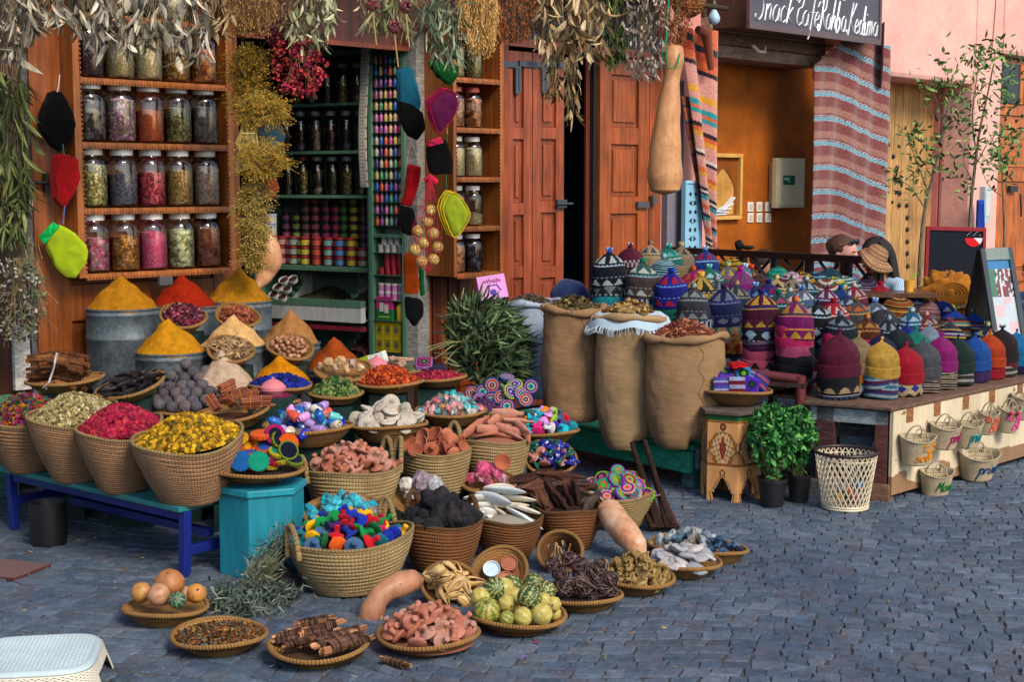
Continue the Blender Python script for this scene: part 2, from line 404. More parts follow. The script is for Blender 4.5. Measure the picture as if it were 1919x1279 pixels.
m.box((-1.2,2.6,0),(tB0-.1,2.7,3));m.box((-1.3,.3,0),(-1.2,2.7,3));m.box((-1.3,.3,2.9),(tB0-.1,2.7,3.0));m.box((tB0-.2,.3,0),(tB0-.1,2.6,2.9))
m.build('room_wall',MATT,b1,False)
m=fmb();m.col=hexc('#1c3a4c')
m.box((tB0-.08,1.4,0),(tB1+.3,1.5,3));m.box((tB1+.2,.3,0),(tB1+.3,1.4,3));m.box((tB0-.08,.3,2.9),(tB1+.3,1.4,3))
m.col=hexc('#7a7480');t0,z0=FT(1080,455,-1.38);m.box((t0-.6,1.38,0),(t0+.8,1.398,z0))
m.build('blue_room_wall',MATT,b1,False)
def leaf(m,t0,t1,z0,z1,y0,splits,col,th=.045,st=.1,dn=1):
 zs=[z0]+splits+[z1]
 m.box((t0,y0,z0),(t0+st,y0+th,z1),col);m.box((t1-st,y0,z0),(t1,y0+th,z1),col)
 for i,z in enumerate(zs):
  a=z if i==0 else z-st/2;b=a+st if i<len(zs)-1 else z
  if i==len(zs)-1:a=z-st
  m.box((t0+st,y0+.002,a),(t1-st,y0+th-.002,b),col)
 for a,b in zip(zs,zs[1:]):
  A=a+(st if a==z0 else st/2);B=b-(st if b==z1 else st/2)
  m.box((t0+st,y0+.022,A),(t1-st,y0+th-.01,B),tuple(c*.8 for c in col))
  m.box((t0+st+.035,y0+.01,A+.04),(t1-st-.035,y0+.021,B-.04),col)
o_=.0
zt=2.78
ld=T('wooden_door','dark orange wooden door leaf behind the big jar cabinet, leftmost doorway','door',FW(-.2,.06,0),PI/4)
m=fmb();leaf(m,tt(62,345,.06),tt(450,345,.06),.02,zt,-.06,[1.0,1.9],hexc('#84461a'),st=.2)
m.build('leaf',WOOD,ld,False,bevel=.004)
m=fmb();m.col=hexc('#151515');t0,z0=FT(85,342,.08)
m.X=FM;m.tube([(t0+.04,-.1,z0),(t0-.22,-.1,z0-.005)],.011,8);m.box((t0-.01,-.1,z0-.05),(t0+.06,-.07,z0+.05))
m.tube([(t0-.1,-.1,z0),(t0-.1,-.1,z0-.06)],.004,6,hexc('#8a8a8a'));m.box((t0-.112,-.112,z0-.14),(t0-.09,-.098,z0-.06),hexc('#9a8a78'))
m.build('latch',METAL,ld,False)
def pil(m):
 m.box((tt(10,345,.02),-.05,.55),(tt(40,345,.02),0,zz(10,610,.02)),hexc('#b9b6ae'));m.box((tt(45,345,.02),-.04,0),(tt(58,345,.02),0,2.8),hexc('#54545a'))
one('door_post','chipped grey and white door post at the far left edge','post',PEEL,pil,FM)
def grn(m):
 m.box((-2.6,-.1,0),(tt(14,345,.1),-.02,zz(5,745,.1)),hexc('#4e7c5c'));m.box((-2.6,-.13,.0),(tt(14,345,.13),-.1,.12),hexc('#5a8c86'))
one('counter_base','green painted counter base behind the blue legged bench','counter',PEEL,grn,FM)
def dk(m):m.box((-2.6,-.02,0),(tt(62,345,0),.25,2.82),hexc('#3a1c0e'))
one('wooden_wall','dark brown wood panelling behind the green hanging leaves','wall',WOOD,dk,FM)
def rev(m):
 ts=[tt(p_,345,.02) for p_ in (785,796,806,822,838,856)]
 cols=['#6a2f14','#7d3b18','#5a2610','#83431d','#5d2a12']
 for i,c in enumerate(cols):m.box((ts[i]+.002,-.02-.012*(i%3),0),(ts[i+1]-.002,.05,2.8),hexc(c))
 m.box((ts[5],-.045,0),(tt(945,345,.02)+.02,.02,2.8),hexc('#8a3c16'))
one('door_frame','grooved reddish brown door frame beside the spice shop opening','door frame',WOOD,rev,FM,bevel=.004)
lt=T('folding_door','salmon topped orange wooden folding door with four panelled columns','door',FW(3.1,.02,0),PI/4)
m=fmb();zt2=zz(1000,98,.03);c1=hexc('#96482a')
tm=tt(998,345,.03)
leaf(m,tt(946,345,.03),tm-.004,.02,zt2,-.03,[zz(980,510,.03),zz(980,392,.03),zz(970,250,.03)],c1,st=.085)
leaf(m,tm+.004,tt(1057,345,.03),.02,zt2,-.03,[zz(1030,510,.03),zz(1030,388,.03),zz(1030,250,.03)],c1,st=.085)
m.build('leaf',WOOD,lt,False,bevel=.004)
m=fmb();m.col=hexc('#46505a')
for px in (953,990,1003,1040):
 t0,z0=FT(px,120,.045);d=1 if px in (953,1003) else-1
 m.box((t0-.09,-.05,z0-.02),(t0+.09,-.034,z0+.02));m.box((t0+d*.09-.018,-.049,z0-.2),(t0+d*.09+.018,-.033,z0-.021))
m.build('hinge_strap',METAL,lt,False)
t0,z0=FT(1054,382,.05);m=fmb();m.col=hexc('#3a4048');m.box((t0-.06,-.06,z0-.03),(t0+.04,-.034,z0+.03));m.tube([(t0-.08,-.07,z0),(t0+.09,-.07,z0)],.009,8);m.build('bolt',METAL,lt,False)
lt=T('open_door','orange wooden door with tall raised panels next to the hanging gourd','door',FW(4.2,.02,0),PI/4)
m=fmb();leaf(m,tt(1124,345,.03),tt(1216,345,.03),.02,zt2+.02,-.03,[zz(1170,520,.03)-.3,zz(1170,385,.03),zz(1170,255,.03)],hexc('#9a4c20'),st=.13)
m.box((tt(1218,345,.03),-.025,.02),(tt(1240,345,.03),0.02,zt2),hexc('#8e4622'))
m.build('leaf',WOOD,lt,False,bevel=.004)
t0,z0=FT(1205,384,.05);m=fmb();m.col=hexc('#4a4a4e');m.box((t0-.07,-.06,z0-.025),(t0+.07,-.034,z0+.025));m.box((t0+.1,-.07,z0-.0),(t0+.15,-.034,z0+.07));m.build('bolt',METAL,lt,False)
m=fmb();m.box((tt(1112,345,0),-.0,0),(tt(1118,345,0),.04,2.7),hexc('#1a1a1a'));m.box((tt(1119.5,345,0),-.02,0),(tt(1122,345,0),.03,2.7),hexc('#9aa4a8'));m.box((tt(1105,345,0),.04,0),(tt(1112,345,0),.06,2.7),hexc('#5a2410'))
m.build('door_jamb',METAL,lt,False)
def gr(m):
 t0,z1=FT(925,25,.03);t1=tt(1236,345,.03);z0=zt2+.03
 m.box((t0,-.01,z0),(t1,.0,z1+.4),hexc('#2a2a2c'))
 for i in range(60):x=t0+(t1-t0)*i/60;m.box((x,-.03,z0+.06),(x+.008,-.012,z1+.4),hexc('#7d7f82'))
 m.box((t0,-.05,z0),(t1,-.008,z0+.058),hexc('#a55440'))
one('window_grille','grey barred vent grille above the folding wooden doors','grille',METAL,gr,FM)
def gp(m):m.box((tt(1249,345,.05),-.06,0),(tt(1278,345,.05),-.002,zz(1262,150,.05)),hexc('#6f6c78'))
one('grey_pillar','plain grey pillar between the hanging gourd and blue metal door','pillar',PLAST,gp,FM)
def bl(m):
 o=.16;t0=tt(1283,345,o);t1=tt(1315,345,o);z1=zz(1299,339,o);z0=.1;w=t1-t0
 def fn(u,v):return (t0+u*w,-o,z0+v*(z1-z0))
 def skip(u,v):
  if not (.2<u<.8) or v>.95 or v<.05:return False
  a=(u-.5)/.3;q=v*22;b=(q-math.floor(q)-.5)*2;k=int(q)
  d=abs(a)+abs(b) if k%2 else abs(abs(a)-.5)*2+abs(b)
  return (.25<d<.8 and abs(a)>.1) if k%2 else (d<.62)
 m.grid(fn,26,260,hexc('#7fb2cc'),skip=skip)
 m.box((t0,-o+.012,z0),(t1,-o+.016,z1),hexc('#1d3546'))
 m.box((t0,-o-.012,z0),(t0+.02,-o+.03,z1),hexc('#7fb2cc'));m.box((t1-.02,-o-.012,z0),(t1,-o+.03,z1),hexc('#6fa2bc'))
 m.box((t0+.021,-o-.01,z1-.02),(t1-.021,-o+.03,z1+.002),hexc('#8fbcd2'));m.box((t0-.05,-o-.03,z1*.62),(t0+.03,-o+.01,z1*.62+.04),hexc('#50575e'))
one('metal_door','narrow light blue metal door with cut out star lattice','door',METAL,bl,FM)
cb=T('cafe_building','open cafe bay with mottled ochre wall under dark beams','cafe',FW(6,0,0),PI/4)
m=fmb();m.col=hexc('#9a5212');oW=-.34
m.box((tC0+.0,.34,0),(tt(1525,345,oW),.5,3.2));m.col=hexc('#6e3a10');m.box((tC0-.02,.285,0),(tC0-.0,.5,3.2))
m.box((tt(1525,345,oW),.3,0),(tt(1622,345,oW),.5,3.2))
m.build('wall',OCHRE,cb,False)
m=fmb();t0,t1=tt(1318,345,.05),tt(1540,345,.05)
z3=zz(1420,113,.05);z1=zz(1420,60,.05)
m.box((t0,-.02,z3+.0),(t1,.33,z3+.1),hexc('#8b7468'));m.box((t0,-.06,z3+.1),(t1,.3,z3+.2),hexc('#70584c'));m.box((t0,-.1,z3+.2),(t1,.3,z3+.3),hexc('#94806e'));m.box((t0,-.04,z3+.3),(t1,.3,z3+.7),hexc('#4a3a32'))
m.build('lintel',PEEL,cb,False,bevel=.008)
m=fmb();t0,z0=FT(1414,98,.1);m.tube([(t0-.09,-.14,z0+.05),(t0-.04,-.17,z0),(t0+.04,-.17,z0),(t0+.09,-.14,z0+.05)],.016,8,hexc('#b8b0a0'));m.build('bracket',METAL,cb)
nc=T('wall_niche','pale framed arched niche in the ochre cafe wall','niche',FW(5.8,oW,1.0),PI/4)
t0,z1=FT(1326,287,oW+.02);t1,z0=FT(1385,411,oW+.02);m=fmb();c=hexc('#c89a50')
for a,b in (((t0,z0),(t1,z0+.035)),((t0,z1-.035),(t1,z1)),((t1-.035,z0+.036),(t1,z1-.036)),((t0,z0+.036),(t0+.03,z1-.036))):m.box((a[0],.285,a[1]),(b[0],.345,b[1]),c)
m.build('frame',PAINT,nc,False,bevel=.004)
m=fmb()
def nf(u,v):
 return (t0+.03+u*(t1-t0-.06),.325,z0+.036+v*(z1-z0-.072))
def ns(u,v):
 x=abs(u-.5)/.4;return x<1 and .02<v<.45+.38*max(0,1-x)**.6
m.grid(nf,40,60,hexc('#7c4212'),skip=ns);m.box((t0+.03,.332,z0+.036),(t1-.036,.338,z1-.036),hexc('#b98a44'));m.build('arch_panel',OCHRE,nc,False)
m=fmb()
for i in range(5):m.bx((t0+.13+.03*i,.30-.004*i,z0+.05+.022*i),(.2,.05,.012),hexc('#cfd2d6'),Euler((0,R([0,3,-4,-14,-35][i]),0)).to_matrix())
tag(m.build('paper_napkins',MATT,smooth=False),'folded white paper napkins lying in the wall niche','napkins')
fb=T('fuse_box','cream wall cabinet with small green sticker on ochre wall','cabinet',FW(tt(1480,345,oW+.1),oW+.05,1.4),PI/4)
t0,z1=FT(1456,296,oW+.11);t1,z0=FT(1507,389,oW+.11)
m=fmb();m.box((t0,.23,z0),(t1,.28,z1),hexc('#c6bf98'));m.box((t0+.04,.28,z0+.04),(t1,.34,z1-.04),hexc('#c6bf98'));m.box((t0+.02,.222,z0+.02),(t1-.025,.23,z1-.02),hexc('#cec7a2'));m.build('box',METAL,fb,False,bevel=.006)
m=fmb();a,b=FT(1468,329,oW+.12);c_,d=FT(1489,346,oW+.12);m.box((a,.216,d),(c_,.221,b),hexc('#126b48'))
for i in range(3):m.box((a+.012+.02*i,.213,d+.04),(a+.024+.02*i,.2155,b-.02),hexc('#b8d4c4'))
m.box((a+.075,.213,d+.02),(a+.09,.2155,b-.015),hexc('#b8d4c4'));m.build('sticker',MATT,fb,False)
for i in range(3):
 for j in range(2):
  t0,z1=FT(1403+16.6*i,379+20.5*j,oW+.02);w=.085
  s_=T('light_switch','white square wall switch, %s in the %s row beside the cream cabinet'%(['left','middle','right'][i],['upper','lower'][j]),'switch',FW(t0+w/2,oW,z1-w),PI/4,'switches on the ochre wall')
  m=fmb();m.box((t0,.325,z1-w),(t0+w,.34,z1),hexc('#dad6ce'));m.build('plate',METAL,s_,False,bevel=.003)
  m=fmb();m.box((t0+.02,.32,z1-w+.018),(t0+w-.02,.3245,z1-.018),hexc('#b5b2ac'));m.build('rocker',METAL,s_,False)
def glyphs():
 g={}
 g['a']=([[(.42,.42),(.25,.5),(.08,.35),(.06,.12),(.2,0),(.36,.1),(.42,.42),(.42,.1),(.52,0)]],.5)
 g['b']=([[(.05,.1),(.14,.5),(.24,.95),(.14,.6),(.08,.05),(.25,0),(.38,.2),(.3,.42),(.12,.35)]],.46)
 g['c']=([[(.38,.4),(.25,.5),(.08,.35),(.08,.1),(.22,0),(.42,.1)]],.42)
 g['d']=([[(.38,.42),(.2,.5),(.06,.3),(.08,.05),(.22,0),(.38,.2),(.48,1.0)],[(.48,1.0),(.42,.5),(.4,.1),(.52,0)]],.52)
 g['e']=([[(.08,.22),(.3,.3),(.34,.45),(.2,.5),(.07,.32),(.08,.08),(.22,0),(.42,.12)]],.42)
 g['E']=(g['e'][0]+[[(.2,.66),(.32,.85)]],.42)
 g['f']=([[(.48,.9),(.38,1.0),(.27,.8),(.2,.2),(.1,-.4)],[(.05,.45),(.42,.48)]],.36)
 g['h']=([[(.08,0),(.16,.5),(.28,1.0)],[(.1,.2),(.25,.45),(.36,.4),(.34,.1),(.45,0)]],.46)
 g['i']=([[(.08,.45),(.08,.1),(.2,0)],[(.13,.68),(.15,.74)]],.24)
 g['k']=([[(.08,0),(.16,.5),(.28,1.0)],[(.38,.5),(.13,.22),(.42,0)]],.44)
 g['l']=([[(.06,.2),(.2,.6),(.26,.95),(.15,.9),(.09,.2),(.18,0),(.3,.1)]],.3)
 g['m']=([[(.06,0),(.1,.48)],[(.08,.3),(.2,.5),(.27,.4),(.24,0)],[(.26,.3),(.38,.5),(.46,.4),(.44,.06),(.54,0)]],.56)
 g['n']=([[(.06,0),(.1,.48)],[(.08,.3),(.24,.5),(.34,.4),(.32,.08),(.42,0)]],.44)
 g['o']=([[(.22,.5),(.07,.35),(.08,.08),(.22,0),(.38,.12),(.36,.4),(.22,.5)]],.44)
 g['p']=([[(.0,.35),(.13,.5),(.09,0),(.02,-.5)],[(.1,.35),(.26,.5),(.38,.3),(.28,.05),(.1,.08)]],.42)
 g['r']=([[(.06,0),(.1,.48)],[(.1,.3),(.22,.5),(.34,.42)]],.36)
 g['s']=([[(.32,.42),(.2,.5),(.1,.38),(.28,.2),(.26,.02),(.05,.05)]],.36)
 g['v']=([[(.05,.48),(.16,.02),(.34,.5)]],.36)
 g['u']=([[(.06,.48),(.08,.08),(.22,0),(.36,.15),(.4,.48),(.4,.05),(.48,0)]],.48)
 g['B']=([[(.1,0),(.12,1.)],[(.05,.95),(.4,.98),(.38,.6),(.14,.52),(.45,.4),(.42,.05),(.06,0)]],.52)
 g['C']=([[(.02,.75),(.1,.95),(.2,.8),(.12,.7)],[(.2,.8),(.42,1.05),(.52,.95),(.42,.6),(.2,.5),(.14,.2),(.28,0),(.5,.12)]],.5)
 g['K']=([[(-.12,.0),(-.05,.1),(.05,-.1),(.14,.3),(.3,1.05)],[(.6,1.05),(.4,.75),(.2,.48),(.4,.2),(.66,.0)]],.6)
 g['M']=([[(0,0),(.14,.9),(.3,.35),(.5,.9),(.55,0),(.64,0)]],.66)
 g['R']=([[(-.14,.15),(-.1,-.02),(.04,.0),(.14,.4),(.24,1.0)],[(.08,.8),(.2,1.05),(.44,1.0),(.42,.65),(.2,.5),(.34,.2),(.58,0)]],.52)
 g['S']=([[(.5,.88),(.52,1.02),(.4,1.1),(.24,.98),(.22,.74),(.4,.5),(.42,.2),(.25,.0),(.02,.04),(.0,.16)]],.58)
 g['1']=([[(.05,.6),(.2,.85),(.2,0)]],.3)
 g['2']=([[(.05,.65),(.2,.85),(.34,.65),(.06,.02),(.38,.02)]],.44)
 g['3']=([[(.05,.8),(.25,.85),(.32,.65),(.15,.48),(.34,.25),(.2,0),(.03,.05)]],.4)
 g['.']=([[(.04,.02),(.07,.04)]],.16);g[' ']=([],.3)
 return g
GL=glyphs()
def strokes(text,shear=.12):
 out=[];x=0
 for ch in text:
  st,adv=GL[ch]
  for s_ in st:out.append([(x+q.x+q.y*shear,q.y) for q in catmull([(a,b,0) for a,b in s_],5)])
  x+=adv
 return out,x
sg=T('cafe_sign','dark signboard box with white handwritten cafe name above the ochre bay','sign',FW(6,.2,2.8),PI/4)
oS=.46;tS0,zS0=FT(1404,46,oS);tS1,_=FT(1648,82,oS);zS0b=FT(1648,82,oS)[1]
zb=(zS0+zS0b)/2;ztop=zb+1.0
m=fmb();m.col=hexc('#35241c')
m.box((tS0+.004,-oS+.03,zb+.0),(tS1,.0,ztop));m.build('box',WOOD,sg,False,bevel=.006)
m=fmb();m.box((tS0,-oS,zb),(tS1,-oS+.028,ztop),hexc('#45454f'));m.build('panel',METAL,sg,False)
m=fmb();m.col=hexc('#56464a')
m.box((tS0-.01,-oS-.012,zb-.02),(tS1+.01,-oS+.02,zb+.03));m.box((tS0-.012,-oS-.01,zb+.031),(tS0+.02,-oS+.02,ztop));m.box((tS1-.02,-oS-.01,zb+.031),(tS1+.012,-oS+.02,ztop))
m.build('trim',METAL,sg,False)
m=fmb();m.col=hexc('#dfe6ea');st,wd=strokes('Snack',.25)
def put(text,ta,tb,zbase,h,tw=.0092):
 st,wd=strokes(text,.22);k=(tb-ta)/wd
 for s_ in st:m.tube([(ta+a*k,-oS-.002,zbase+b*h) for a,b in s_],[tw*(1.25 if i%5 else .9) for i in range(len(s_))],6,flat=.35)
WD=tS1-tS0
put('Snack',tS0+WD*.035,tS0+WD*.30,zb+.06,.27);put('CafE',tS0+WD*.315,tS0+WD*.5,zb+.055,.26);put('Rahba',tS0+WD*.505,tS0+WD*.71,zb+.05,.27);put('Kedima',tS0+WD*.725,tS0+WD*.975,zb+.05,.25)
put('aass',tS0+WD*.53,tS0+WD*.7,zb+.31,.2)
m.build('lettering',MATT,sg)
bu=T('light_bulb','clear unlit light bulb hanging left of the cafe sign','bulb',FW(5,.45,2.7),PI/4)
c=P(1338,32,11.3);m=MB();m.lathe([(.001,-.06),(.03,-.052),(.045,-.03),(.048,-.005),(.036,.025),(.02,.05),(.018,.07)],20,M=Matrix.Translation(c),col=hexc('#9fc4dc'));m.build('glass_bulb',GLOSSO if 0 else METAL,bu)
m=MB();m.lathe([(.019,.06),(.021,.1),(.008,.13)],12,M=Matrix.Translation(c),col=hexc('#4a4038'));m.tube([c+Vector((0,0,.12)),c+Vector((.02,.1,.8))],.004,6,hexc('#2a2420'));m.build('socket',METAL,bu)
b2=T('pink_house','large pink plastered house right of the cafe with deep door recess','building',FW(10,0,0),PI/4)
m=fmb();m.col=hexc('#d8a69c')
tz=tC1+.55
m.box((tz,-.1,zD),(tD1,.3,6.5));m.box((tD1,-.1,0),(tE0,.3,6.5));m.box((tE0,-.1,zE+.02),(tE1+4,.3,6.5));m.box((tE1,-.1,0),(tE1+4,.3,zE+.02));m.box((tz-.1,.0,0),(tz+.1,.3,zD))
m.build('wall',PLAST,b2,False,bevel=.05)
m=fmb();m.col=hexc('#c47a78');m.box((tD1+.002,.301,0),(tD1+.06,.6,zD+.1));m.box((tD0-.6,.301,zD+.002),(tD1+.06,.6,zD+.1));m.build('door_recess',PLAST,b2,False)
m=fmb();m.col=hexc('#8a5a50');m.tube([(tt(1868,0,.105),-.105,6),(tt(1866,0,.105),-.105,zE+.5),(tt(1862,0,.105),-.105,zE)],.006,6);m.build('wall_cable',METAL,b2)
pd=T('plank_door','pale plank door with a curved line of black studs','door',FW(8.6,-.8,0),PI/4)
m=fmb();oo=-.36;a=tt(1620,345,oo);b=tt(1748,345,oo)+.02;k=9
for i in range(k):m.box((a-.1+(b-a+.1)*i/k+.003,.37,0),(a-.1+(b-a+.1)*(i+1)/k-.003,.42,zD+.1),hexc('#b58d58' if i%2 else '#a98250'))
m.build('planks',DRYW,pd,False,bevel=.004)
for px,py in ((1666,271),(1676,293),(1683,314),(1688,338),(1688,362),(1687,385),(1701,385),(1702,408),(1702,430),(1702,453),(1702,475),(1703,499)):
 t0,z0=FT(px,py,oo+.01);m=fmb();m.blob((t0,.36,z0),(.026,.018,.026),2,col=hexc('#101010'));m.build('stud',METAL,pd)
wd_=T('panelled_door','orange wooden door with four pane window at the right edge','door',FW(10.8,0,0),PI/4)
m=fmb();leaf(m,tE0+.02,tE1,.02,zE,.02,[zz(1890,520),zz(1890,330),zz(1890,205)],hexc('#b5622c'),st=.12)
t0,z0=FT(1882,185,.0);m.build('leaf',WOOD,wd_,False,bevel=.004)
m=fmb();m.box((tt(1868),.012,zz(1890,193)),(tE1-.05,.019,zz(1890,118)),hexc('#2a3436'));m.box((tt(1905),.0,zz(1890,193)),(tt(1911),.0115,zz(1890,118)),hexc('#b5622c'));m.build('window',METAL,wd_,False)
m=fmb();m.col=hexc('#24262a');t0,z0=FT(1905,355,.05);m.box((t0-.08,-.02,z0-.03),(t0+.1,.02,z0+.04));m.tube([(t0+.1,-.05,z0-.05),(t0+.12,-.06,z0-.3)],.012,8);m.build('latch',METAL,wd_,False)
mb_=fmb();t0,z1=FT(1853,350,.2);mb_.box((t0,-.16,zz(1860,418,.2)),(t0+.13,-.1,z1),hexc('#9fb4b8'));mb_.box((t0+.02,-.165,zz(1860,405,.2)),(t0+.11,-.161,z1-.05),hexc('#b7c6ca'))
tag(mb_.build('meter_box',METAL,smooth=False,bevel=.006),'small pale grey metal box on the pink wall beside the wooden door','box')
m=fmb();t0,z1=FT(1843,375,.25)
m.grid(lambda u,v:(t0+.24*(u-.3)*(.35+.65*v)+.02,-.19-.03*math.sin(u*14),z1-.95*v),20,16,hexc('#1c3f9c'))
o=m.build('blue_cloth',CLOTH);sm=o.modifiers.new('t','SOLIDIFY');sm.thickness=.006;tag(o,'bright blue cloth hanging on the pink wall behind the chalkboard','cloth')
def banded(bands,per=None):
 def f(v):
  v=v%1.0 if per else v
  for e,c in bands:
   if v<=e:return c
  return bands[-1][1]
 return f
MR,MR2,TQ,LT,DKc=hexc('#7a4240'),hexc('#966a5e'),hexc('#5f9cb0'),hexc('#a3a5ad'),hexc('#3a2c38')
curt=banded([(.34,MR),(.62,MR2),(.70,MR),(.74,LT),(.765,DKc),(.80,LT),(.90,TQ),(.93,LT),(1.0,MR)],True)
m=fmb();tc0=tt(1519,345,.2);tc1=tt(1661,345,.34);rw=tc1-tc0
def cf(u,v):
 x=tc0+rw*u;top=zz(1530,118,.3)+(zz(1600,78,.3)-zz(1530,118,.3))*min(u/.38,1)
 z=top+(.6-top)*v
 return (x+.03*math.sin(v*3)*u,-.2-.12*(u*1.0)-.025*math.sin(u*13+.6)*(.3+.7*v)-.012*math.sin(u*27+v*4),z+.0)
def cc(u,v):
 zz_=3-cf(u,v)[2]-.3*max(0,u-.36)+.008*math.sin(u*9)
 k=.8+.35*random.random()
 return tuple(a*k for a in curt(zz_/.215+.2))
m.grid(cf,90,240,cc)
o=m.build('striped_curtain',RUG);s_=o.modifiers.new('t','SOLIDIFY');s_.thickness=.006;tag(o,'maroon curtain with turquoise stripes hanging under the cafe sign','curtain')
m=fmb();m.grid(lambda u,v:(tt(1655,100,.4)+.13*u,-.4+.1*u,zz(1655,40,.4)-(.38+.28*u*(1-u)+.2*u)*v),8,20,lambda u,v:MR)
o=m.build('curtain_flap',RUG);s_=o.modifiers.new('t','SOLIDIFY');s_.thickness=.006;tag(o,'dark red corner of cloth behind the right end of the cafe sign','cloth')
O1,PK,YL,BK,WH,TL,RDo=hexc('#d0643c'),hexc('#cf9488'),hexc('#d39a34'),hexc('#26222a'),hexc('#d8cdc4'),hexc('#2e8f98'),hexc('#b5482c')
seq=[(.05,O1),(.08,BK),(.12,RDo),(.16,O1),(.18,BK),(.27,PK),(.30,YL),(.33,PK),(.355,TL),(.37,O1),(.39,TL),(.43,PK),(.45,BK),(.47,O1),(.49,YL),(.55,PK),(.565,WH),(.58,BK),(.63,PK),(.65,O1),(.67,YL),(.72,PK),(.735,BK),(.745,WH),(.755,BK),(.775,TL),(.80,PK),(.82,O1),(.84,PK),(.855,BK),(.87,TL),(.9,PK),(.93,O1),(.95,PK),(.965,BK),(.975,WH),(.985,BK),(1.0,PK)]
rg=banded(seq)
m=fmb();oR=.22;ra=tt(1268,345,oR);rb=tt(1331,345,oR);zr1=zz(1300,55,oR);zr0=zz(1320,480,oR)
def rf(u,v):
 wl=ra+(rb-ra)*(1.15*v-.2*v*v);return (wl+(rb-wl)*u,-oR-.04*math.sin(u*9)-.03*u,zr1+(zr0-zr1)*v-0.0)
def rc(u,v):
 k=.85+.3*random.random();return tuple(a*k for a in rg(min(.999,max(0,v*1.0+.04-.09*u))))
m.grid(rf,40,200,rc)
o=m.build('striped_rug',RUG);s_=o.modifiers.new('t','SOLIDIFY');s_.thickness=.008;tag(o,'hanging pink rug with orange, yellow and teal stripes','rug')
BR=hexc('#7a3c26')
m=fmb()
def rf2(u,v):
 a=ra+.1+(rb-ra-.04)*v;return (a+.11*u,-oR+.05-.02*u,zz(1290,180,oR)+(zz(1335,478,oR)-zz(1290,180,oR))*v)
def rc2(u,v):
 q=(v*5)%1;return BR if q<.3 else (BK if q<.36 else (hexc('#9c5534') if q<.7 else (hexc('#2a5b5c') if q<.8 else (BK if q<.84 else BR))))
m.grid(rf2,8,90,rc2);o=m.build('rug_back',RUG);s_=o.modifiers.new('t','SOLIDIFY');s_.thickness=.008;tag(o,'darker brown folded side of the striped rug','rug')
m=fmb();t0,z0=FT(1318,62,.3);m.tube([(t0-.1,-.32,z0+.02),(t0+.0,-.33,z0),(t0+.03,-.33,z0-.12),(t0+.07,-.33,z0-.28)],[.03,.05,.035,.025],10,BR);tag(m.build('cloth_knot',RUG),'twisted rust coloured cloth knot tied at the rug corner','cloth')
ev=T('eave','dark wooden eave over the spice shop carrying the dried bundles','canopy',FW(1.5,.5,2.9),PI/4)
m=fmb();m.col=hexc('#4a2c18');m.box((-3,-.66,3.06),(tB1+.05,0,3.1));m.build('roof_boards',DRYW,ev,False)
m=fmb();m.tube([(-3,-.6,2.98),(tB1+.05,-.6,2.98)],.02,8,hexc('#3a2a1c'));m.build('pole',DRYW,ev)
def lin(m):
 t0,z0=FT(640,15,.0);m.box((tA0,-.03,2.55),(tA1-.02,.1,2.82),hexc('#7e3522'));m.box((tA0,-.045,2.52),(tA1-.02,.0,2.549),hexc('#a04c30'))
one('door_lintel','red brown wooden lintel over the spice shop opening','lintel',WOOD,lin,FM)
def opp(m):
 m.box((-14,-9.4,0),(14,-9,3.3),hexc('#e2b898'))
 for i in range(7):m.box((-12+i*3.7,-8.99,.1),(-10.6+i*3.7,-8.9,2.4),hexc('#3a2418'));
one('added_opposite_wall','unseen pink wall with brown doorways behind the view, added for jar reflections','building',PLAST,opp)  # wall out of view, added for bounce light and reflections on the jars
# ================= CABINETS AND JARS
ORD='first second third fourth fifth sixth seventh eighth ninth tenth eleventh twelfth thirteenth fourteenth fifteenth sixteenth'.split()
def scallop_shelf(m,t0,t1,y0,y1,z,th,col,n):
 m.box((t0,y0,z),(t1,y1,z+th),col)
 w=(t1-t0)/n
 for i in range(n):m.box((t0+w*(i+.12),y0-.006,z-.012),(t0+w*(i+.88),y0+.004,z+.004),tuple(c*.85 for c in col))
JW={}
def jar_meshes(r,h,sq=.86):
 k=(round(r,3),round(h,3))
 if k in JW:return JW[k]
 m=MB();m.lathe([(.001,.004),(r*.86,.004),(r*.97,r*.12),(r,r*.3),(r,h*.70),(r*.97,h*.765),(r*.82,h*.83),(r*.68,h*.86),(r*.66,h*.91)],36)
 b=meshof(m,'glass_body',GLASS)
 m=MB();m.lathe([(r*.66,h*.885),(r*.72,h*.89),(r*.73,h*.97),(r*.70,h),(.001,h)],32);l=meshof(m,'lid',METAL)
 JW[k]=(b,l);return JW[k]
def jar(M,r,h,mat,label,lid='#d8d8d4',fill=.72,cat='jar',group=None,name='spice_jar'):
 o=T(name,label,cat,M.to_translation(),0,group,rot=M.to_euler())
 b,l=jar_meshes(r,h);inst('glass_body',b,Matrix(),None,None,parent=o)
 q=bpy.data.objects.new('lid',l);COL.objects.link(q);q.parent=o
 m=MB();rr=r*.955;f=fill*h;rnd=random.Random(label)
 m.lathe([(.001,.012),(rr*.85,.012),(rr*.96,r*.15),(rr,r*.32),(rr,min(f,h*.7)),(rr*.93,f),(rr*.4,f+rnd.uniform(.002,.015)),(.001,f+.012)],30)
 me=meshof(m,'contents',mat);inst('contents',me,Matrix(),None,None,parent=o)
 c=hexc(lid);ca=l.color_attributes['Col']
 if lid != '#d8d8d4' or True:
  key=(l.name,lid)
  if key not in JW:
   l2=l.copy();d=l2.color_attributes['Col'].data;d.foreach_set('color',[*c,1]*len(d));JW[key]=l2
  q.data=JW[key]
 return o
H=hexc
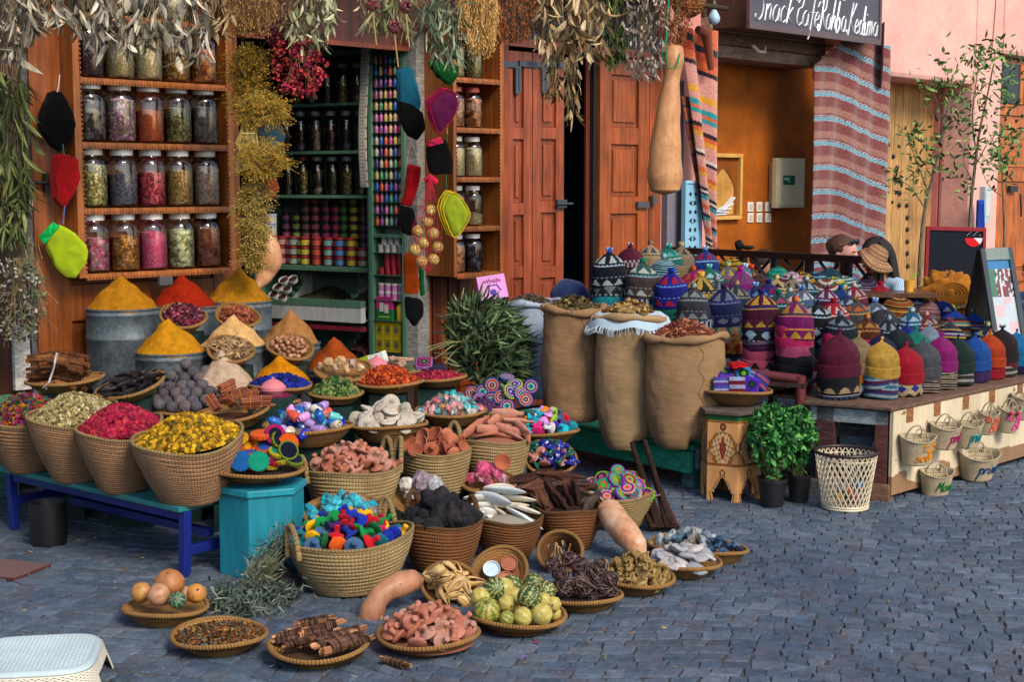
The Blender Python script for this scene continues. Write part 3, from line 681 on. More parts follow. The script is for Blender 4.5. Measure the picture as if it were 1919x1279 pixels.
GR=dict(
 hib=grains('dried_hibiscus',[H('#2e1418'),H('#46202a'),H('#1c1012'),H('#5a3238')],60),seed=grains('pale_seed',[H('#a08a5a'),H('#8a7448'),H('#c0ab7a')],170),
 cream=grains('cream_grain',[H('#b59a6c'),H('#9c8258'),H('#ccb68a')],130),ylw=grains('yellow_flower',[H('#8a5a1a'),H('#a8742a'),H('#6e4212'),H('#b98a3a')],70),
 mace=grains('mace',[H('#8e4a1e'),H('#a8602c'),H('#6a3212'),H('#c08048')],45),bark=grains('dark_bark',[H('#3a302c'),H('#5a4c44'),H('#221c1a'),H('#7a6a5e')],40),
 rose=grains('rose_buds',[H('#7a3a62'),H('#9a5a78'),H('#6a6a3a'),H('#c09aa0'),H('#8a7a4a')],75),org=grains('orange_lentil',[H('#c4501e'),H('#d2602a'),H('#a83e14')],240),
 grn=grains('green_herb',[H('#5a4e22'),H('#6e6230'),H('#3a3214'),H('#8a7a48')],80),nut=grains('nutmeg',[H('#6a5a50'),H('#54463e'),H('#7a6a60')],28,1.0,.02),
 chop=grains('chopped_herb',[H('#a08c48'),H('#6e6a34'),H('#c2b078'),H('#5a4a26')],85),lav=grains('lavender',[H('#4a4650'),H('#6a6670'),H('#38343c'),H('#5e5a66')],130),
 red=grains('red_flake',[H('#8e1a2c'),H('#b03244'),H('#6a1420'),H('#c85a50')],85),olive=grains('olive_seed',[H('#8a6a34'),H('#a08044'),H('#6a4e22')],110),
 mix=grains('grey_seed',[H('#8a7264'),H('#a48c7c'),H('#6a5448')],160),pink=grains('pink_salt',[H('#e0486a'),H('#ee6a86'),H('#d03a5a')],160),
 pot=grains('potpourri',[H('#a04a64'),H('#c07a8a'),H('#8a2a44'),H('#7a6a5a')],60),hazel=grains('brown_nuts',[H('#7a3e22'),H('#8e4e2e'),H('#642e18')],42,1.0,.02),
 leafg=grains('pale_leaf',[H('#8a8a5a'),H('#a0a070'),H('#5e5e36'),H('#c0b890')],60),honey=grains('amber_grain',[H('#a06a24'),H('#8a5418'),H('#b9823a'),H('#5e3a10')],90),
 black=grains('black_pods',[H('#181418'),H('#2c2630'),H('#0e0c0e'),H('#4a4450')],40),dark=grains('dark_herb',[H('#2a2618'),H('#3a3422'),H('#1a160e')],70),wheat=grains('wheat',[H('#c8a070'),H('#b08858'),H('#d8b888')],150),pasta=grains('brown_bits',[H('#8a5a3a'),H('#a4744e'),H('#6e4228')],55))
cab=T('jar_cabinet','big orange wooden wall cabinet with five shelves of glass jars','cabinet',FW(.2,.2,1.2),PI/4)
oc=.2;ca0,ca1=tt(143,330,oc),tt(440,330,oc)
zs_=[zz(290,p_,oc) for p_ in (508,389,269,152,34)]
m=fmb();wc=H('#a05c28');D_=.19
zt_=zs_[4]+.34
m.box((ca0,-oc,zs_[0]-.022),(ca0+.04,-.01,zt_),wc);m.box((ca1-.04,-oc,zs_[0]-.022),(ca1,-.01,zt_),wc)
for z in zs_:
 for k in (0,1):
  tq=ca0 if k==0 else ca1-.04
nz=70
for k in range(nz):
 z=zs_[0]+(zt_-zs_[0])*k/nz
 m.box((ca0+.04,-oc-.002,z+.003),(ca0+.048,-oc+.004,z+.017),wc);m.box((ca1-.048,-oc-.002,z+.003),(ca1-.04,-oc+.004,z+.017),wc)
m.build('side',WOOD,cab,False,bevel=.002)
for z in zs_:
 m=fmb();scallop_shelf(m,ca0+.041,ca1-.041,-oc+.004,-.02,z-.022,.022,wc,48);m.build('shelf',WOOD,cab,False)
m=fmb();m.box((ca0+.04,-.02,zs_[0]),(ca1-.04,-.012,zs_[4]),H('#c4bcac'));m.box((ca0+.04,-.02,zs_[4]+.001),(ca1-.04,-.012,zt_),H('#5a3018'));m.build('back_panel',PAINT,cab,False)
m=fmb();t0,z0=FT(312,518,oc);m.box((t0-.045,-oc-.0,z0-.05),(t0+.04,-oc+.02,z0+.015),H('#4a4c50'));m.build('bracket',METAL,cab,False)
rows=[(1,[('pot','pinkish dried petals with magenta top'),('honey','amber coloured grains'),('pink','bright pink crystals'),('leafg','pale green dried leaves'),('hazel','round brown nuts')]),
  (2,[('chop','chopped yellow green herb'),('lav','grey lavender'),('red','crimson flakes'),('olive','olive brown seeds'),('mix','pinkish grey seeds')]),
  (3,[('bark','dark bark pieces'),('rose','small purple rosebuds'),('org','bright orange lentils'),('grn','dark green brown herb'),('nut','grey brown nutmegs')]),
  (4,[('hib','dark dried hibiscus'),('seed','pale fine seeds'),('cream','cream coloured grains'),('ylw','golden brown flowers'),('mace','orange brown mace strips')]),
  (5,[('dark','dark herb'),('seed','pale seed'),('black','black pods'),('wheat','wheat'),('red','red flakes')])]
names=['bottom','second','third','fourth','topmost']
sp=(ca1-ca0-.08)/5
for ri,(rw_,items) in enumerate(rows):
 for i,(mk,lb) in enumerate(items):
  hh=.322 if ri<4 else .3
  zc=zs_[ri];rj=[.086,.088,.086,.085,.084][i]
  jar(FM@Matrix.Translation((ca0+.045+rj*1.05+(sp-.004)*i-.0,-.115,zc+.001))@Matrix.Rotation(i*1.3+ri,4,'Z'),rj,hh,GR[mk],'glass jar of %s, %s shelf of the big cabinet'%(lb,names[ri]),lid=['#d8d8d4','#c9c4b6','#e0ded6','#bfc2c0'][(i*3+ri)%4],fill=[.56,.68,.6,.72,.64][(i*2+ri*3)%5],group='jars in the big cabinet')
o2=.34;rc0,rc1=tt(850,300,o2),tt(944,300,o2)
cab2=T('small_cabinet','narrow orange wooden wall cabinet with pairs of tall jars','cabinet',FW(2.5,.3,1.2),PI/4)
zr_=[zz(900,p_,o2) for p_ in (511,424,332,240,147,50)]
m=fmb();m.box((rc0,-o2,zr_[0]-.022),(rc0+.025,-.05,zr_[5]),wc);m.box((rc1-.03,-o2,zr_[0]-.022),(rc1,-.05,zr_[5]),wc)
for k in range(60):
 z=zr_[0]+(zr_[5]-zr_[0])*k/60
 m.box((rc1-.038,-o2-.002,z+.003),(rc1-.03,-o2+.004,z+.018),wc);m.box((rc0+.025,-o2-.002,z+.003),(rc0+.032,-o2+.004,z+.018),wc)
m.build('side',WOOD,cab2,False,bevel=.002)
for z in zr_:
 m=fmb();scallop_shelf(m,rc0+.026,rc1-.031,-o2+.004,-.06,z-.022,.022,wc,20);m.build('shelf',WOOD,cab2,False)
m=fmb();m.box((rc0+.025,-.06,zr_[0]),(rc1-.03,-.052,zr_[5]),H('#6a3414'));m.build('back_panel',WOOD,cab2,False)
its=[[('pasta','brown chips'),('black','black pods and sticks')],[('mace','curled mace'),('seed','little pale seed at the bottom')],[('wheat','pale wheat'),('cream','cream seeds')],[('pasta','reddish chips under a red lid'),('mace','rust flakes under a red lid')],[('seed','pale seed'),('grn','green herb')]]
for ri,it in enumerate(its):
 for i,(mk,lb) in enumerate(it):
  hh=(zr_[ri+1]-zr_[ri])*.82
  jar(FM@Matrix.Translation((rc0+.1+i*.162,-.24,zr_[ri]+.001)),.071,hh,GR[mk],'tall glass jar of %s, %s shelf of the narrow cabinet'%(lb,names[ri]),lid='#b04a3c' if ri==3 else '#dcdad4',fill=.3 if (ri,i)==(1,1) else .7,group='jars in the narrow cabinet')
def gt(px,py,o=0):return FT(px,py,o,GM)
GRN=H('#557f68');GRND=H('#2c5a48')
un=T('shelf_unit','green painted shelf unit inside the spice shop full of dark jars','shelf',GM@Vector((-.7,0,0)),-R(30))
g0=gt(478,345)[0];g1=gt(692,345)[0]
gz=[gt(600,p_)[1] for p_ in (499,366,283,193,97)]
m=MB(GM)
for k,z in enumerate(gz):m.box((g0,.0,z-(.035 if k==0 else .022)),(g1,.3,z),GRN)
m.box((g0,.3,0),(g1,.33,2.9),H('#5a6e68'));m.box((g1,-.03,0),(g1+.03,.3,gt(690,45)[1]),GRN);m.box((g0-.03,0,0),(g0,.3,2.6),GRN)
m.box((g0,-.02,gt(600,18)[1]-.1),(g1,.28,gt(600,18)[1]-.08),GRN)
m.build('shelves',PAINT,un,False,bevel=.003)
m=MB(GM)
za,zb_,zc_,zd_=gt(600,503)[1],gt(600,562,.12)[1],gt(600,574,.12)[1],gt(600,602,.12)[1]
m.box((g0-.02,-.12,zc_),(g1,-.06,zb_),GRN);m.box((g0-.02,-.115,zd_),(g1,-.06,zc_-.001),H('#c4c6c2'));m.box((g0,-.06,zb_-.14),(g1,.29,zb_-.13),H('#767a76'))
m.box((g0-.02,-.11,zd_-.06),(g1,-.05,zd_-.03),H('#7a2230'))
m.box((g0-.02,-.12,.3),(g1,-.06,gt(600,690,.12)[1]),GRND)
def scroll(t,zl,zh,y0,y1):
 ids=[];
 for k in range(9):
  u=k/8;w=.5+.5*math.cos(u*PI*1.4);yy=y1-(y1-y0)*(.35+.65*w)*(1 if k<8 else .9)
  ids.append((yy,zl+(zh-zl)*u))
 for a,b in zip(ids,ids[1:]):
  m.face([m.p((t,a[0],a[1])),m.p((t,y1,a[1])),m.p((t,y1,b[1])),m.p((t,b[0],b[1]))],None,H('#b9b8ae'))
  m.box((t-.006,a[0]-.008,a[1]),(t+.016,a[0],b[1]),GRN)
for t in (gt(540,540)[0],gt(660,540)[0]-.04):scroll(t,zb_-.1,za-.04,-.06,.28)
scroll(gt(640,640)[0],gt(640,690)[1],zd_-.04,-.06,.28)
m.build('counter_bins',PAINT,un,False)
def heap(name,mat,t0,t1,z,h,label,M=GM,y0=-.05,y1=.28,seed=1):
 m=MB(M)
 m.grid(lambda u,v:(t0+(t1-t0)*u,y0+(y1-y0)*v,z+h*(math.sin(PI*u)**.6)*(.25+.75*v)+.015*noise.noise(Vector((u*9,v*9,seed)))),40,24)
 return tag(m.build(name,mat),label,'dried herbs',kind='stuff')
heap('herb_heap',GR['dark'],gt(530,545)[0],gt(622,545)[0],zb_-.06,.12,'heap of dark dried herbs in the left bin of the green counter')
heap('herb_heap',GR['dark'],gt(625,545)[0],g1,zb_-.06,.13,'heap of dark dried herbs in the right bin of the green counter',seed=4)
heap('chilli_heap',grains('dried_chilli',[H('#2e1010'),H('#401818'),H('#1c0c0c')],36,1,.02),gt(642,640)[0],g1,gt(660,668)[1],.2,'heap of dark dried chillies in the lower bin',seed=9)
heap('bark_heap',GR['dark'],gt(560,640)[0],gt(632,640)[0],gt(600,690)[1],.1,'heap of brown dried bark behind the rust red spice cone',seed=12)
def smalljar(px,py_b,py_t,col,lid,label,w=25):
 t0,zb2=gt(px,py_b,-.08);zt3=gt(px,py_t,-.08)[1];r=w/2*10/FPX;hh=zt3-zb2
 M=GM@Matrix.Translation((t0,.08+r*.3,0))
 zb2=col[1];
 jar(GM@Matrix.Translation((t0,.1,zb2+.001)),r,hh,col[0],label,lid=lid,fill=.66,group='dark jars on the green shelves',name='herb_jar')
dk_=[GR['dark'],GR['hib'],GR['grn'],GR['black'],GR['bark'],GR['nut']]
an=['lowest jar shelf','middle jar shelf','upper jar shelf','top jar shelf']
cn=['dark herb','dried hibiscus','green brown herb','black pods','dark bark','grey nuts']
for rI,(pb,pt,xs) in enumerate(((362,290,(536,565,592,620,648,676)),(280,205,(534,560,589,617,646,674)),(190,116,(552,581,610,640,668)),(97,28,(608,638,668)))):
 for i,px in enumerate(xs):
  smalljar(px,pb,pt,(dk_[(i*2+rI)%6],gz[rI+1]),['#8a8f90','#7a2a2c','#2f6a50','#8c9294'][(i+rI*2)%4] if rI>1 or i==1 else '#8a8f90','dim glass jar of %s, %s from left on the %s'%(cn[(i*2+rI)%6],['first','second','third','fourth','fifth','sixth'][i],an[rI]))
def canmesh(r,h,lidc,bodyc,labc):
 m=MB();m.lathe([(.001,0),(r,0),(r,h*.12)],18,col=bodyc);m.lathe([(r*1.003,h*.12),(r*1.003,h*.68)],18,col=labc);m.lathe([(r,h*.68),(r,h*.8)],18,col=bodyc)
 m.lathe([(r*1.05,h*.8),(r*1.05,h*.98),(r*.9,h),(.001,h)],18,col=lidc)
 return meshof(m,'cosmetic_pot',METAL)
rowc=[('#b07a70','salmon'),('#7a8a7a','sage'),('#a8982a','mustard'),('#a8402c','brick'),('#6a8a88','grey green'),('#3a6a9a','blue'),('#a88a2a','ochre'),('#8a8078','grey')]
for i,(c,nm) in enumerate(rowc):
 px=530+i*21.7;t0=gt(px,480,-.06)[0];me=canmesh(.034,.066,H('#9c1c24'),H('#1c1a1a'),H(c))
 for k in range(3):
  if i==7 and k==2:continue
  inst('cosmetic_pot',me,GM@Matrix.Translation((t0,.05,gz[0]+.001+k*.067))@Matrix.Rotation(random.random(),4,'Z'),'red lidded pot with %s label, %s of its stack on the green shelf'%(nm,['bottom','middle','top'][k]),'pot','red lidded pots on the green shelf')
rowd=[('#a8487a','magenta',537,4),('#8a9a4a','pale green',556,4),('#8e5a58','dull rose',574,6),('#b0525a','pink',592,6),('#9c2a6a','purple pink',612,6),('#a8304e','crimson',630,5),('#3e7a2a','green',645,6),('#b0a024','yellow',664,6),('#5a4048','dark plum',682,6)]
for c,nm,px,n_ in rowd:
 t0=gt(px,430,-.2)[0];me=canmesh(.03,.06,H('#242020'),H('#141212'),H(c))
 for k in range(n_+2):
  inst('cosmetic_pot',me,GM@Matrix.Translation((t0,.2,gz[0]+.001+k*.061)),'small black pot with %s label, %s up its stack behind the red lids'%(nm,ORD[k]),'pot','small black pots stacked behind the red lids')
for k,(px,py) in enumerate(((531,524),(548,522),(520,537),(537,540),(512,551),(528,556))):
 c=P(px,py,9.75);M=Matrix.Translation(c)@Matrix.Rotation(R(38),4,'X')@Matrix.Rotation(R(-14),4,'Y')
 o=T('open_pot','open white rimmed pot of brown powder, %s of the six'%['back left','back right','middle left','middle right','front left','front right'][k],'pot',M.to_translation(),rot=M.to_euler(),group='open pots by the herb bins')
 m=MB();m.lathe([(.03,-.03),(.036,.0),(.034,.0),(.031,-.012)],20,col=H('#b9bcb8'));m.build('pot',METAL,o,world=False)
 m=MB();m.lathe([(.032,-.01),(.001,-.004)],20,col=H('#3c2018'));m.build('powder',MATT,o,world=False)
nc0,nc1=gt(693,345,.03)[0],gt(762,345,.03)[0]
col=T('display_column','narrow green framed wall column packed with rows of tiny bottles','shelf',GM@Vector((nc0+.1,0,0)),-R(30))
m=MB(GM);ztp=gt(725,48,.03)[1]
m.box((nc0,-.05,.4),(nc0+.03,.12,ztp),GRN);m.box((nc1-.03,-.05,.4),(nc1,.12,ztp),GRN);m.box((nc0,.1,.4),(nc1,.12,ztp),H('#a8a69e'))
m.box((nc0+.031,-.045,gt(725,441)[1]-.015),(nc1-.031,.1,gt(725,441)[1]+.008),GRN);m.build('frame',PAINT,col,False,bevel=.002)
m=MB(GM);zrow=[gt(725,120+21.6*k)[1] for k in range(15)]
for z in zrow:m.box((nc0+.031,-.04,z-.006),(nc1-.031,.09,z),H('#1c3a34'))
for p_ in (473,515,562,600):z=gt(730,p_)[1];m.box((nc0+.031,-.045,z-.006),(nc1-.031,.09,z),H('#3f6a58'))
m.build('shelf',PAINT,col,False)
m=MB();m.lathe([(.001,0),(.0135,0),(.0145,.006),(.0145,.038),(.008,.05),(.0065,.056),(.0065,.062)],12);mbm=meshof(m,'mini_bottle',GLOSSO)
m=MB();m.lathe([(.0075,.0),(.0075,.008),(.001,.009)],8,col=H('#8a8a80'));mcap=meshof(m,'cap',METAL)
pal=[('blue','#2456a0'),('violet','#3c2a62'),('sand','#b8a060'),('pink','#b8609a'),('pale','#a89a8a'),('orange','#c4502a'),('rose','#b05078'),('green','#4a8a6a'),('mauve','#7a4a86')]
rr_=random.Random(5)
for k,z in enumerate(zrow):
 for i in range(6):
  nm,c=rr_.choice(pal);x=nc0+.055+(nc1-nc0-.11)*i/5
  b=inst('mini_bottle',mbm,GM@Matrix.Translation((x,-.02,z+.001)),'tiny %s perfume bottle, %s row from top, %s from left'%(nm,ORD[k],ORD[i]),'bottle','tiny bottles in the green column',H(c))
  inst('cap',mcap,Matrix.Translation((0,0,.0555)),None,None,parent=b)
zq=[gt(730,p_)[1] for p_ in (473,515,562,600)]
white=canmesh(.024,.052,H('#c9c6c0'),H('#b8b4ac'),H('#aaa6a2'));redp=canmesh(.022,.05,H('#a01828'),H('#8e1422'),H('#9c1a2a'));pinkw=canmesh(.025,.055,H('#c9c6c0'),H('#c090a8'),H('#b070a0'))
for k in range(2):
 for i in range(4-k):inst('cream_jar',white,GM@Matrix.Translation((nc0+.07+.054*i+.027*k,.0,zq[0]+.001+.053*k)),'small white cream jar, %s in the %s row of the green column'%(ORD[i],['lower','upper'][k]),'jar','white cream jars')
for k in range(3):
 for i in range(4-(0 if k==0 else 1)):inst('lip_pot',redp,GM@Matrix.Translation((nc0+.075+.05*i+(0 if k==0 else .045),.0,zq[1]+.001+.051*k)),'small shiny red pot, %s in the %s row from below'%(ORD[i],ORD[k]),'pot','small red pots in the column')
for k in range(2):
 for i in range(4):inst('cream_jar',pinkw,GM@Matrix.Translation((nc0+.07+.055*i,.0,zq[2]+.001+.056*k)),'white and pink cream jar, %s of the %s row'%(ORD[i],['lower','upper'][k]),'jar','white and pink cream jars')
m=MB(GM);x0=nc0+.05;z0=gt(730,596)[1];z1=gt(730,550)[1]
m.box((x0,-.04,zq[3]+.0),(x0+.13,-.0,zq[3]+.075),H('#1a6a3c'));m.box((x0,-.04,zq[3]+.0751),(x0+.13,-.0,zq[3]+.16),H('#a82a72'));m.box((x0+.03,-.044,zq[3]+.06),(x0+.06,-.041,zq[3]+.12),H('#c8c0b8'));m.box((x0+.07,-.044,zq[3]+.05),(x0+.1,-.041,zq[3]+.11),H('#c8c0b8'));m.box((x0+.02,-.043,zq[3]+.02),(x0+.11,-.041,zq[3]+.028),H('#a8b43a'))
tag(m.build('perfume_box',MATT,smooth=False),'pink and green printed cosmetics box standing in the green column','box')
m=MB(GM);m.lathe([(.001,0),(.032,0),(.034,.02),(.034,.09),(.014,.12),(.014,.145),(.02,.147),(.02,.165),(.001,.166)],16,col=H('#b09a1c'),M=Matrix.Translation((nc1-.075,0,zq[3]+.001)));tag(m.build('yellow_bottle',METAL),'yellow bottle beside the pink and green box','bottle')
m=MB();m.box((-.033,-.03,0),(.033,.03,.1),H('#b09e12'));m.box((-.024,-.032,.012),(.024,-.0301,.088),H('#8a7c14'));m.box((-.004,-.034,.03),(.004,-.0321,.075),H('#2a3a4a'));m.box((-.014,-.0345,.045),(.014,-.0325,.055),H('#3a4a5a'))
ybx=meshof(m,'yellow_box',MATT,False)
for k in range(2):
 for i in range(3):inst('yellow_box',ybx,GM@Matrix.Translation((nc0+.07+.07*i,-.0,zq[3]-.114-.103*k)),'yellow soap box with a dark emblem, %s of the %s row of three'%(['left','middle','right'][i],['upper','lower'][k]),'box','yellow boxes in the column')
m=MB(GM);t0,z1=gt(671,50,.09);t1=gt(687,50,.09)[0];z0=gt(680,352,.09)[1]
m.grid(lambda u,v:(t0+(t1-t0)*u+.01*v,-.09-.02*math.sin(v*5),z0+(z1-z0)*v),6,90,lambda u,v:H('#6a3a34') if (int(v*90)%6==3 and u>.8) else (H('#8f8c84') if int(v*90)%2 and .15<u<.75 else H('#b9b5aa')))
o=m.build('paper_strip',MATT);s_=o.modifiers.new('t','SOLIDIFY');s_.thickness=.002;tag(o,'long white printed paper strip hanging beside the tiny bottles','paper')
m=MB(GM);m.box((nc1+.002,-.04,.35),(nc1+.09,.1,gt(775,60)[1]),H('#8f8d88'));tag(m.build('white_board',PEEL,smooth=False),'worn white board right of the tiny bottle column','board')
for nm,px,py,Y,r,c,lb in (('blue_bag',505,255,9.4,(.09,.03,.16),'#2c4a5c','crumpled blue plastic bag hanging behind the yellow dried flowers'),('leather_pouch',507,352,9.3,(.05,.02,.08),'#7a3016','rust brown leather pouches hanging in the spice shop')):
 m=MB();m.blob(P(px,py,Y),r,3,.35,2.2,3,col=H(c));tag(m.build(nm,MATT),lb,nm.split('_')[1])
for k,(px,py,c) in enumerate(((507,420,'#9aa4ae'),(507,440,'#8e98a6'),(508,459,'#a4222c'))):
 me=canmesh(.042,.068,H(c),H('#98a0a8'),H('#a8a490'));inst('tin_can',me,Matrix.Translation(P(px,py,9.5)),'pale round tin, %s of three on the left end of the green shelf'%['top','middle','bottom'][k],'tin','tins at the left end of the green shelf')
M=Matrix.Translation(P(922,541,9.0))@Matrix.Rotation(R(-12),4,'Y')@Matrix.Rotation(R(-22),4,'X')@Matrix.Rotation(R(10),4,'Z')
bx_=T('pink_box','lilac pink carton with magenta lettering below the narrow jar cabinet','box',M.to_translation(),rot=M.to_euler())
m=MB();m.box((-.09,-.03,-.08),(.09,.03,.08),H('#c98ac4'));m.build('carton',MATT,bx_,False,world=False,bevel=.003)
m=MB()
for a in range(7):m.tube([(-.05+.016*a,-.032,.03+.01*math.sin(a)),(-.045+.016*a,-.032,.048+.004*(a%3)),(-.038+.016*a,-.032,.03)],.0025,5,H('#8a1a5a'))
m.tube([(-.05,-.032,-.03),(-.03,-.032,.01),(.03,-.032,.01),(.05,-.032,-.03)],.004,5,H('#3a4a9a'));m.blob((0,-.031,-.035),(.022,.003,.02),2,col=H('#4a3a8a'));m.build('print',MATT,bx_,world=False)
def ropeline(pts,r=.003,c='#c8c0b0'):return pts
WRK=bpy.data.textures.new('wrinkle','CLOUDS');WRK.noise_scale=.05
def flatbag(name,pts,Y,col,label,cat,folds=3,dx=.014,trim=None,cuff=None,string=None):
 """pts: outline in photo pixels, lifted to distance Y and layered into folded cloth with thickness"""
 root=T(name,label,cat,P(pts[0][0],pts[0][1],Y))
 for k in range(folds):
  m=MB();c=[P(x,y,Y-.012*k)+Vector((dx*k,0,-.006*k)) for x,y in pts]
  n=len(c);ctr=sum(c,Vector())/n
  ring=[m.p(q) for q in c];fr=[m.p(ctr+(q-ctr)*.8+Vector((0,-.012,0))) for q in c];mid=m.p(ctr+Vector((0,-.016,0)))
  bk=[m.p(ctr+(q-ctr)*.8+Vector((0,.008,0))) for q in c];mb2=m.p(ctr+Vector((0,.01,0)))
  cc_=tuple(v*(1-.12*k) for v in H(col))
  for i in range(n):
   j=(i+1)%n
   m.face((ring[i],ring[j],fr[j],fr[i]),None,cc_);m.face((fr[i],fr[j],mid),None,cc_);m.face((ring[j],ring[i],bk[i],bk[j]),None,cc_);m.face((bk[j],bk[i],mb2),None,cc_)
  o=m.build('fold',FELT,root)
  s=o.modifiers.new('s','SUBSURF');s.subdivision_type='SIMPLE';s.levels=s.render_levels=2;s=o.modifiers.new('m','SMOOTH');s.iterations=3;s=o.modifiers.new('d','DISPLACE');s.texture=WRK;s.strength=.02;s.texture_coords='GLOBAL'
  if trim:
   m=MB();m.tube([m2+Vector((0,-.006,0)) for m2 in catmull(c+[c[0]],3)],.0035,5,H(trim));m.build('piping',FELT,root)
 if cuff:
  m=MB();cp=[P(x,y,Y-.02) for x,y in cuff[0]]
  m.face([m.p(q) for q in cp],None,H(cuff[1]));o=m.build('cuff',KNIT,root);s=o.modifiers.new('t','SOLIDIFY');s.thickness=.02;s.offset=0;b=o.modifiers.new('b','BEVEL');b.width=.006;b.segments=3
 if string:
  m=MB();m.tube([P(x,y,Y-.01) for x,y in string[0]],.003,5,H(string[1]));m.build('string',MATT,root)
 return root
flatbag('felt_pouch',[(88,172),(112,168),(128,200),(140,232),(124,270),(106,284),(88,270),(68,232),(76,200)],7.62,'#08080a','black felt pouch at the top of the string left of the jar cabinet','pouch',2,string=([(112,140),(110,160),(104,190)],'#c8c8c4'))
flatbag('felt_glove',[(98,288),(138,290),(142,330),(130,360),(112,390),(96,370),(92,330)],7.6,'#9c1218','red felt gloves under the black pouch','glove',3,dx=.012,string=([(118,270),(120,290)],'#3a7a5a'))
flatbag('bath_glove',[(86,428),(112,420),(138,434),(164,466),(160,490),(138,518),(122,520),(98,496),(84,458)],7.58,'#98b01a','lime green bath gloves with bright green cuff left of the jar cabinet','glove',2,dx=.01,cuff=([(72,444),(100,416),(112,424),(84,460)],'#0fa04a'),string=([(122,375),(120,400),(118,420)],'#5a6ab0'))
flatbag('felt_glove',[(742,128),(768,122),(776,150),(786,190),(782,212),(762,220),(744,200)],9.05,'#175a74','long teal gloves beside the tiny bottle column','glove',2,string=([(766,92),(762,125)],'#2a5a50'))
flatbag('felt_glove',[(744,186),(766,190),(790,210),(794,240),(778,262),(764,256),(748,230)],9.04,'#0a0a0c','black fingers of the gloves under the teal ones','glove',2)
flatbag('felt_glove',[(764,306),(786,310),(780,350),(768,386),(750,384),(758,350)],9.02,'#a01018','red glove hanging on a white string beside the door frame','glove',2,string=([(762,305),(770,262),(786,306)],'#c8b0a0'))
flatbag('felt_glove',[(750,384),(772,388),(778,420),(770,440),(752,438),(746,410)],9.0,'#0a0a0c','black lower half of the red glove pair','glove',2)
flatbag('felt_strip',[(756,472),(784,474),(786,552),(756,552)],9.0,'#b4460e','flat orange felt strip below the black glove','glove',1)
flatbag('felt_strip',[(784,500),(794,506),(796,552),(788,556)],9.02,'#0e5a2c','narrow dark green felt strip beside the orange one','glove',1)
flatbag('felt_glove',[(758,555),(788,558),(790,590),(774,614),(760,590)],9.0,'#0a0a0e','lowest black glove under the orange strip','glove',2)
flatbag('pot_holder',[(800,112),(856,118),(850,140),(838,160),(818,145),(806,128)],8.85,'#0e5a20','dark green felt pot holders below the long leaf bundle','pot holder',3,dx=.012)
flatbag('pot_holder',[(796,190),(824,165),(846,172),(852,192),(838,220),(818,247),(804,222)],8.85,'#7a2458','purple felt pot holders with pink edging','pot holder',3,dx=.014,trim='#b81a4a',string=([(832,165),(838,180),(838,250)],'#c0b020'))
flatbag('felt_glove',[(798,262),(832,258),(846,300),(842,325),(802,328)],8.85,'#0b0a0c','black felt gloves with a pink cuff','glove',2,cuff=([(800,264),(826,256),(832,268),(802,276)],'#c02a4c'),string=([(838,250),(836,330),(838,370)],'#2a6a4a'))
flatbag('pot_holder',[(834,358),(850,362),(871,396),(862,420),(850,437),(838,438),(820,388)],8.7,'#93a624','lime green pot holders with yellow edging next to the narrow cabinet','pot holder',3,dx=.016,trim='#c8a418')
def stripedball(r,c1,c2,n,seed,sy=1.0,sub=4,pale=None):
 m=MB();V,F=m.ico(sub);b=len(m.v)
 for v in V:
  rr2=1+.03*math.cos(n*math.atan2(v.y,v.x))*(1-v.z*v.z)-.12*max(0,abs(v.z)-.85)
  m.p((v.x*r*rr2,v.y*r*rr2,v.z*r*sy*rr2))
 for f in F:
  c=(V[f[0]]+V[f[1]]+V[f[2]])/3;a=math.atan2(c.y,c.x);w=noise.noise(c*5+Vector((seed,0,0)))
  s=math.cos(n*a+w*3.2)+.5*w;m.face([b+i for i in f],None,c1 if s<.45 else c2)
 m.tube([(0,0,r*sy*.95),(.004,0,r*sy*1.1)],[.006,.004],6,H('#7a6a3a'))
 return m
sgm=meshof(stripedball(.037,H('#a08a3c'),H('#c8b878'),10,2),'small_gourd',GOURD)
for k,(px,py) in enumerate(((807,395),(801,416),(784,433),(812,438),(793,456),(820,463),(777,469),(790,491),(812,487))):
 inst('small_gourd',sgm,Matrix.Translation(P(px,py,8.75+.02*(k%3)))@rrot(),'small striped tan gourd in the hanging pink net','gourd','gourds in the hanging pink net')
nt=MB()
for a in range(9):
 nt.tube([P(806,330,8.75),P(806+(a-4)*3,372,8.75-.02),P(800+(a-4)*7,430,8.70),P(800+(a-4)*6,480,8.68),P(800+(a-4)*1,508,8.72)],.0016,4,H('#b01a3c'))
for b_ in range(9):
 w=[3,9,16,24,28,28,26,20,8][b_];y=350+b_*19
 nt.tube([P(803-w,y,8.73),P(803,y+4,8.69),P(803+w,y,8.73)],.0016,4,H('#b01a3c'))
tag(nt.build('net_bag',MATT),'pink net bag holding small striped gourds','net')
m=MB();m.tube([P(798,338,8.8),P(806,332,8.78),P(818,342,8.8)],.02,8,H('#b8203a'));tag(m.build('red_ribbon',FELT),'crimson ribbon knot on top of the pink net','ribbon')
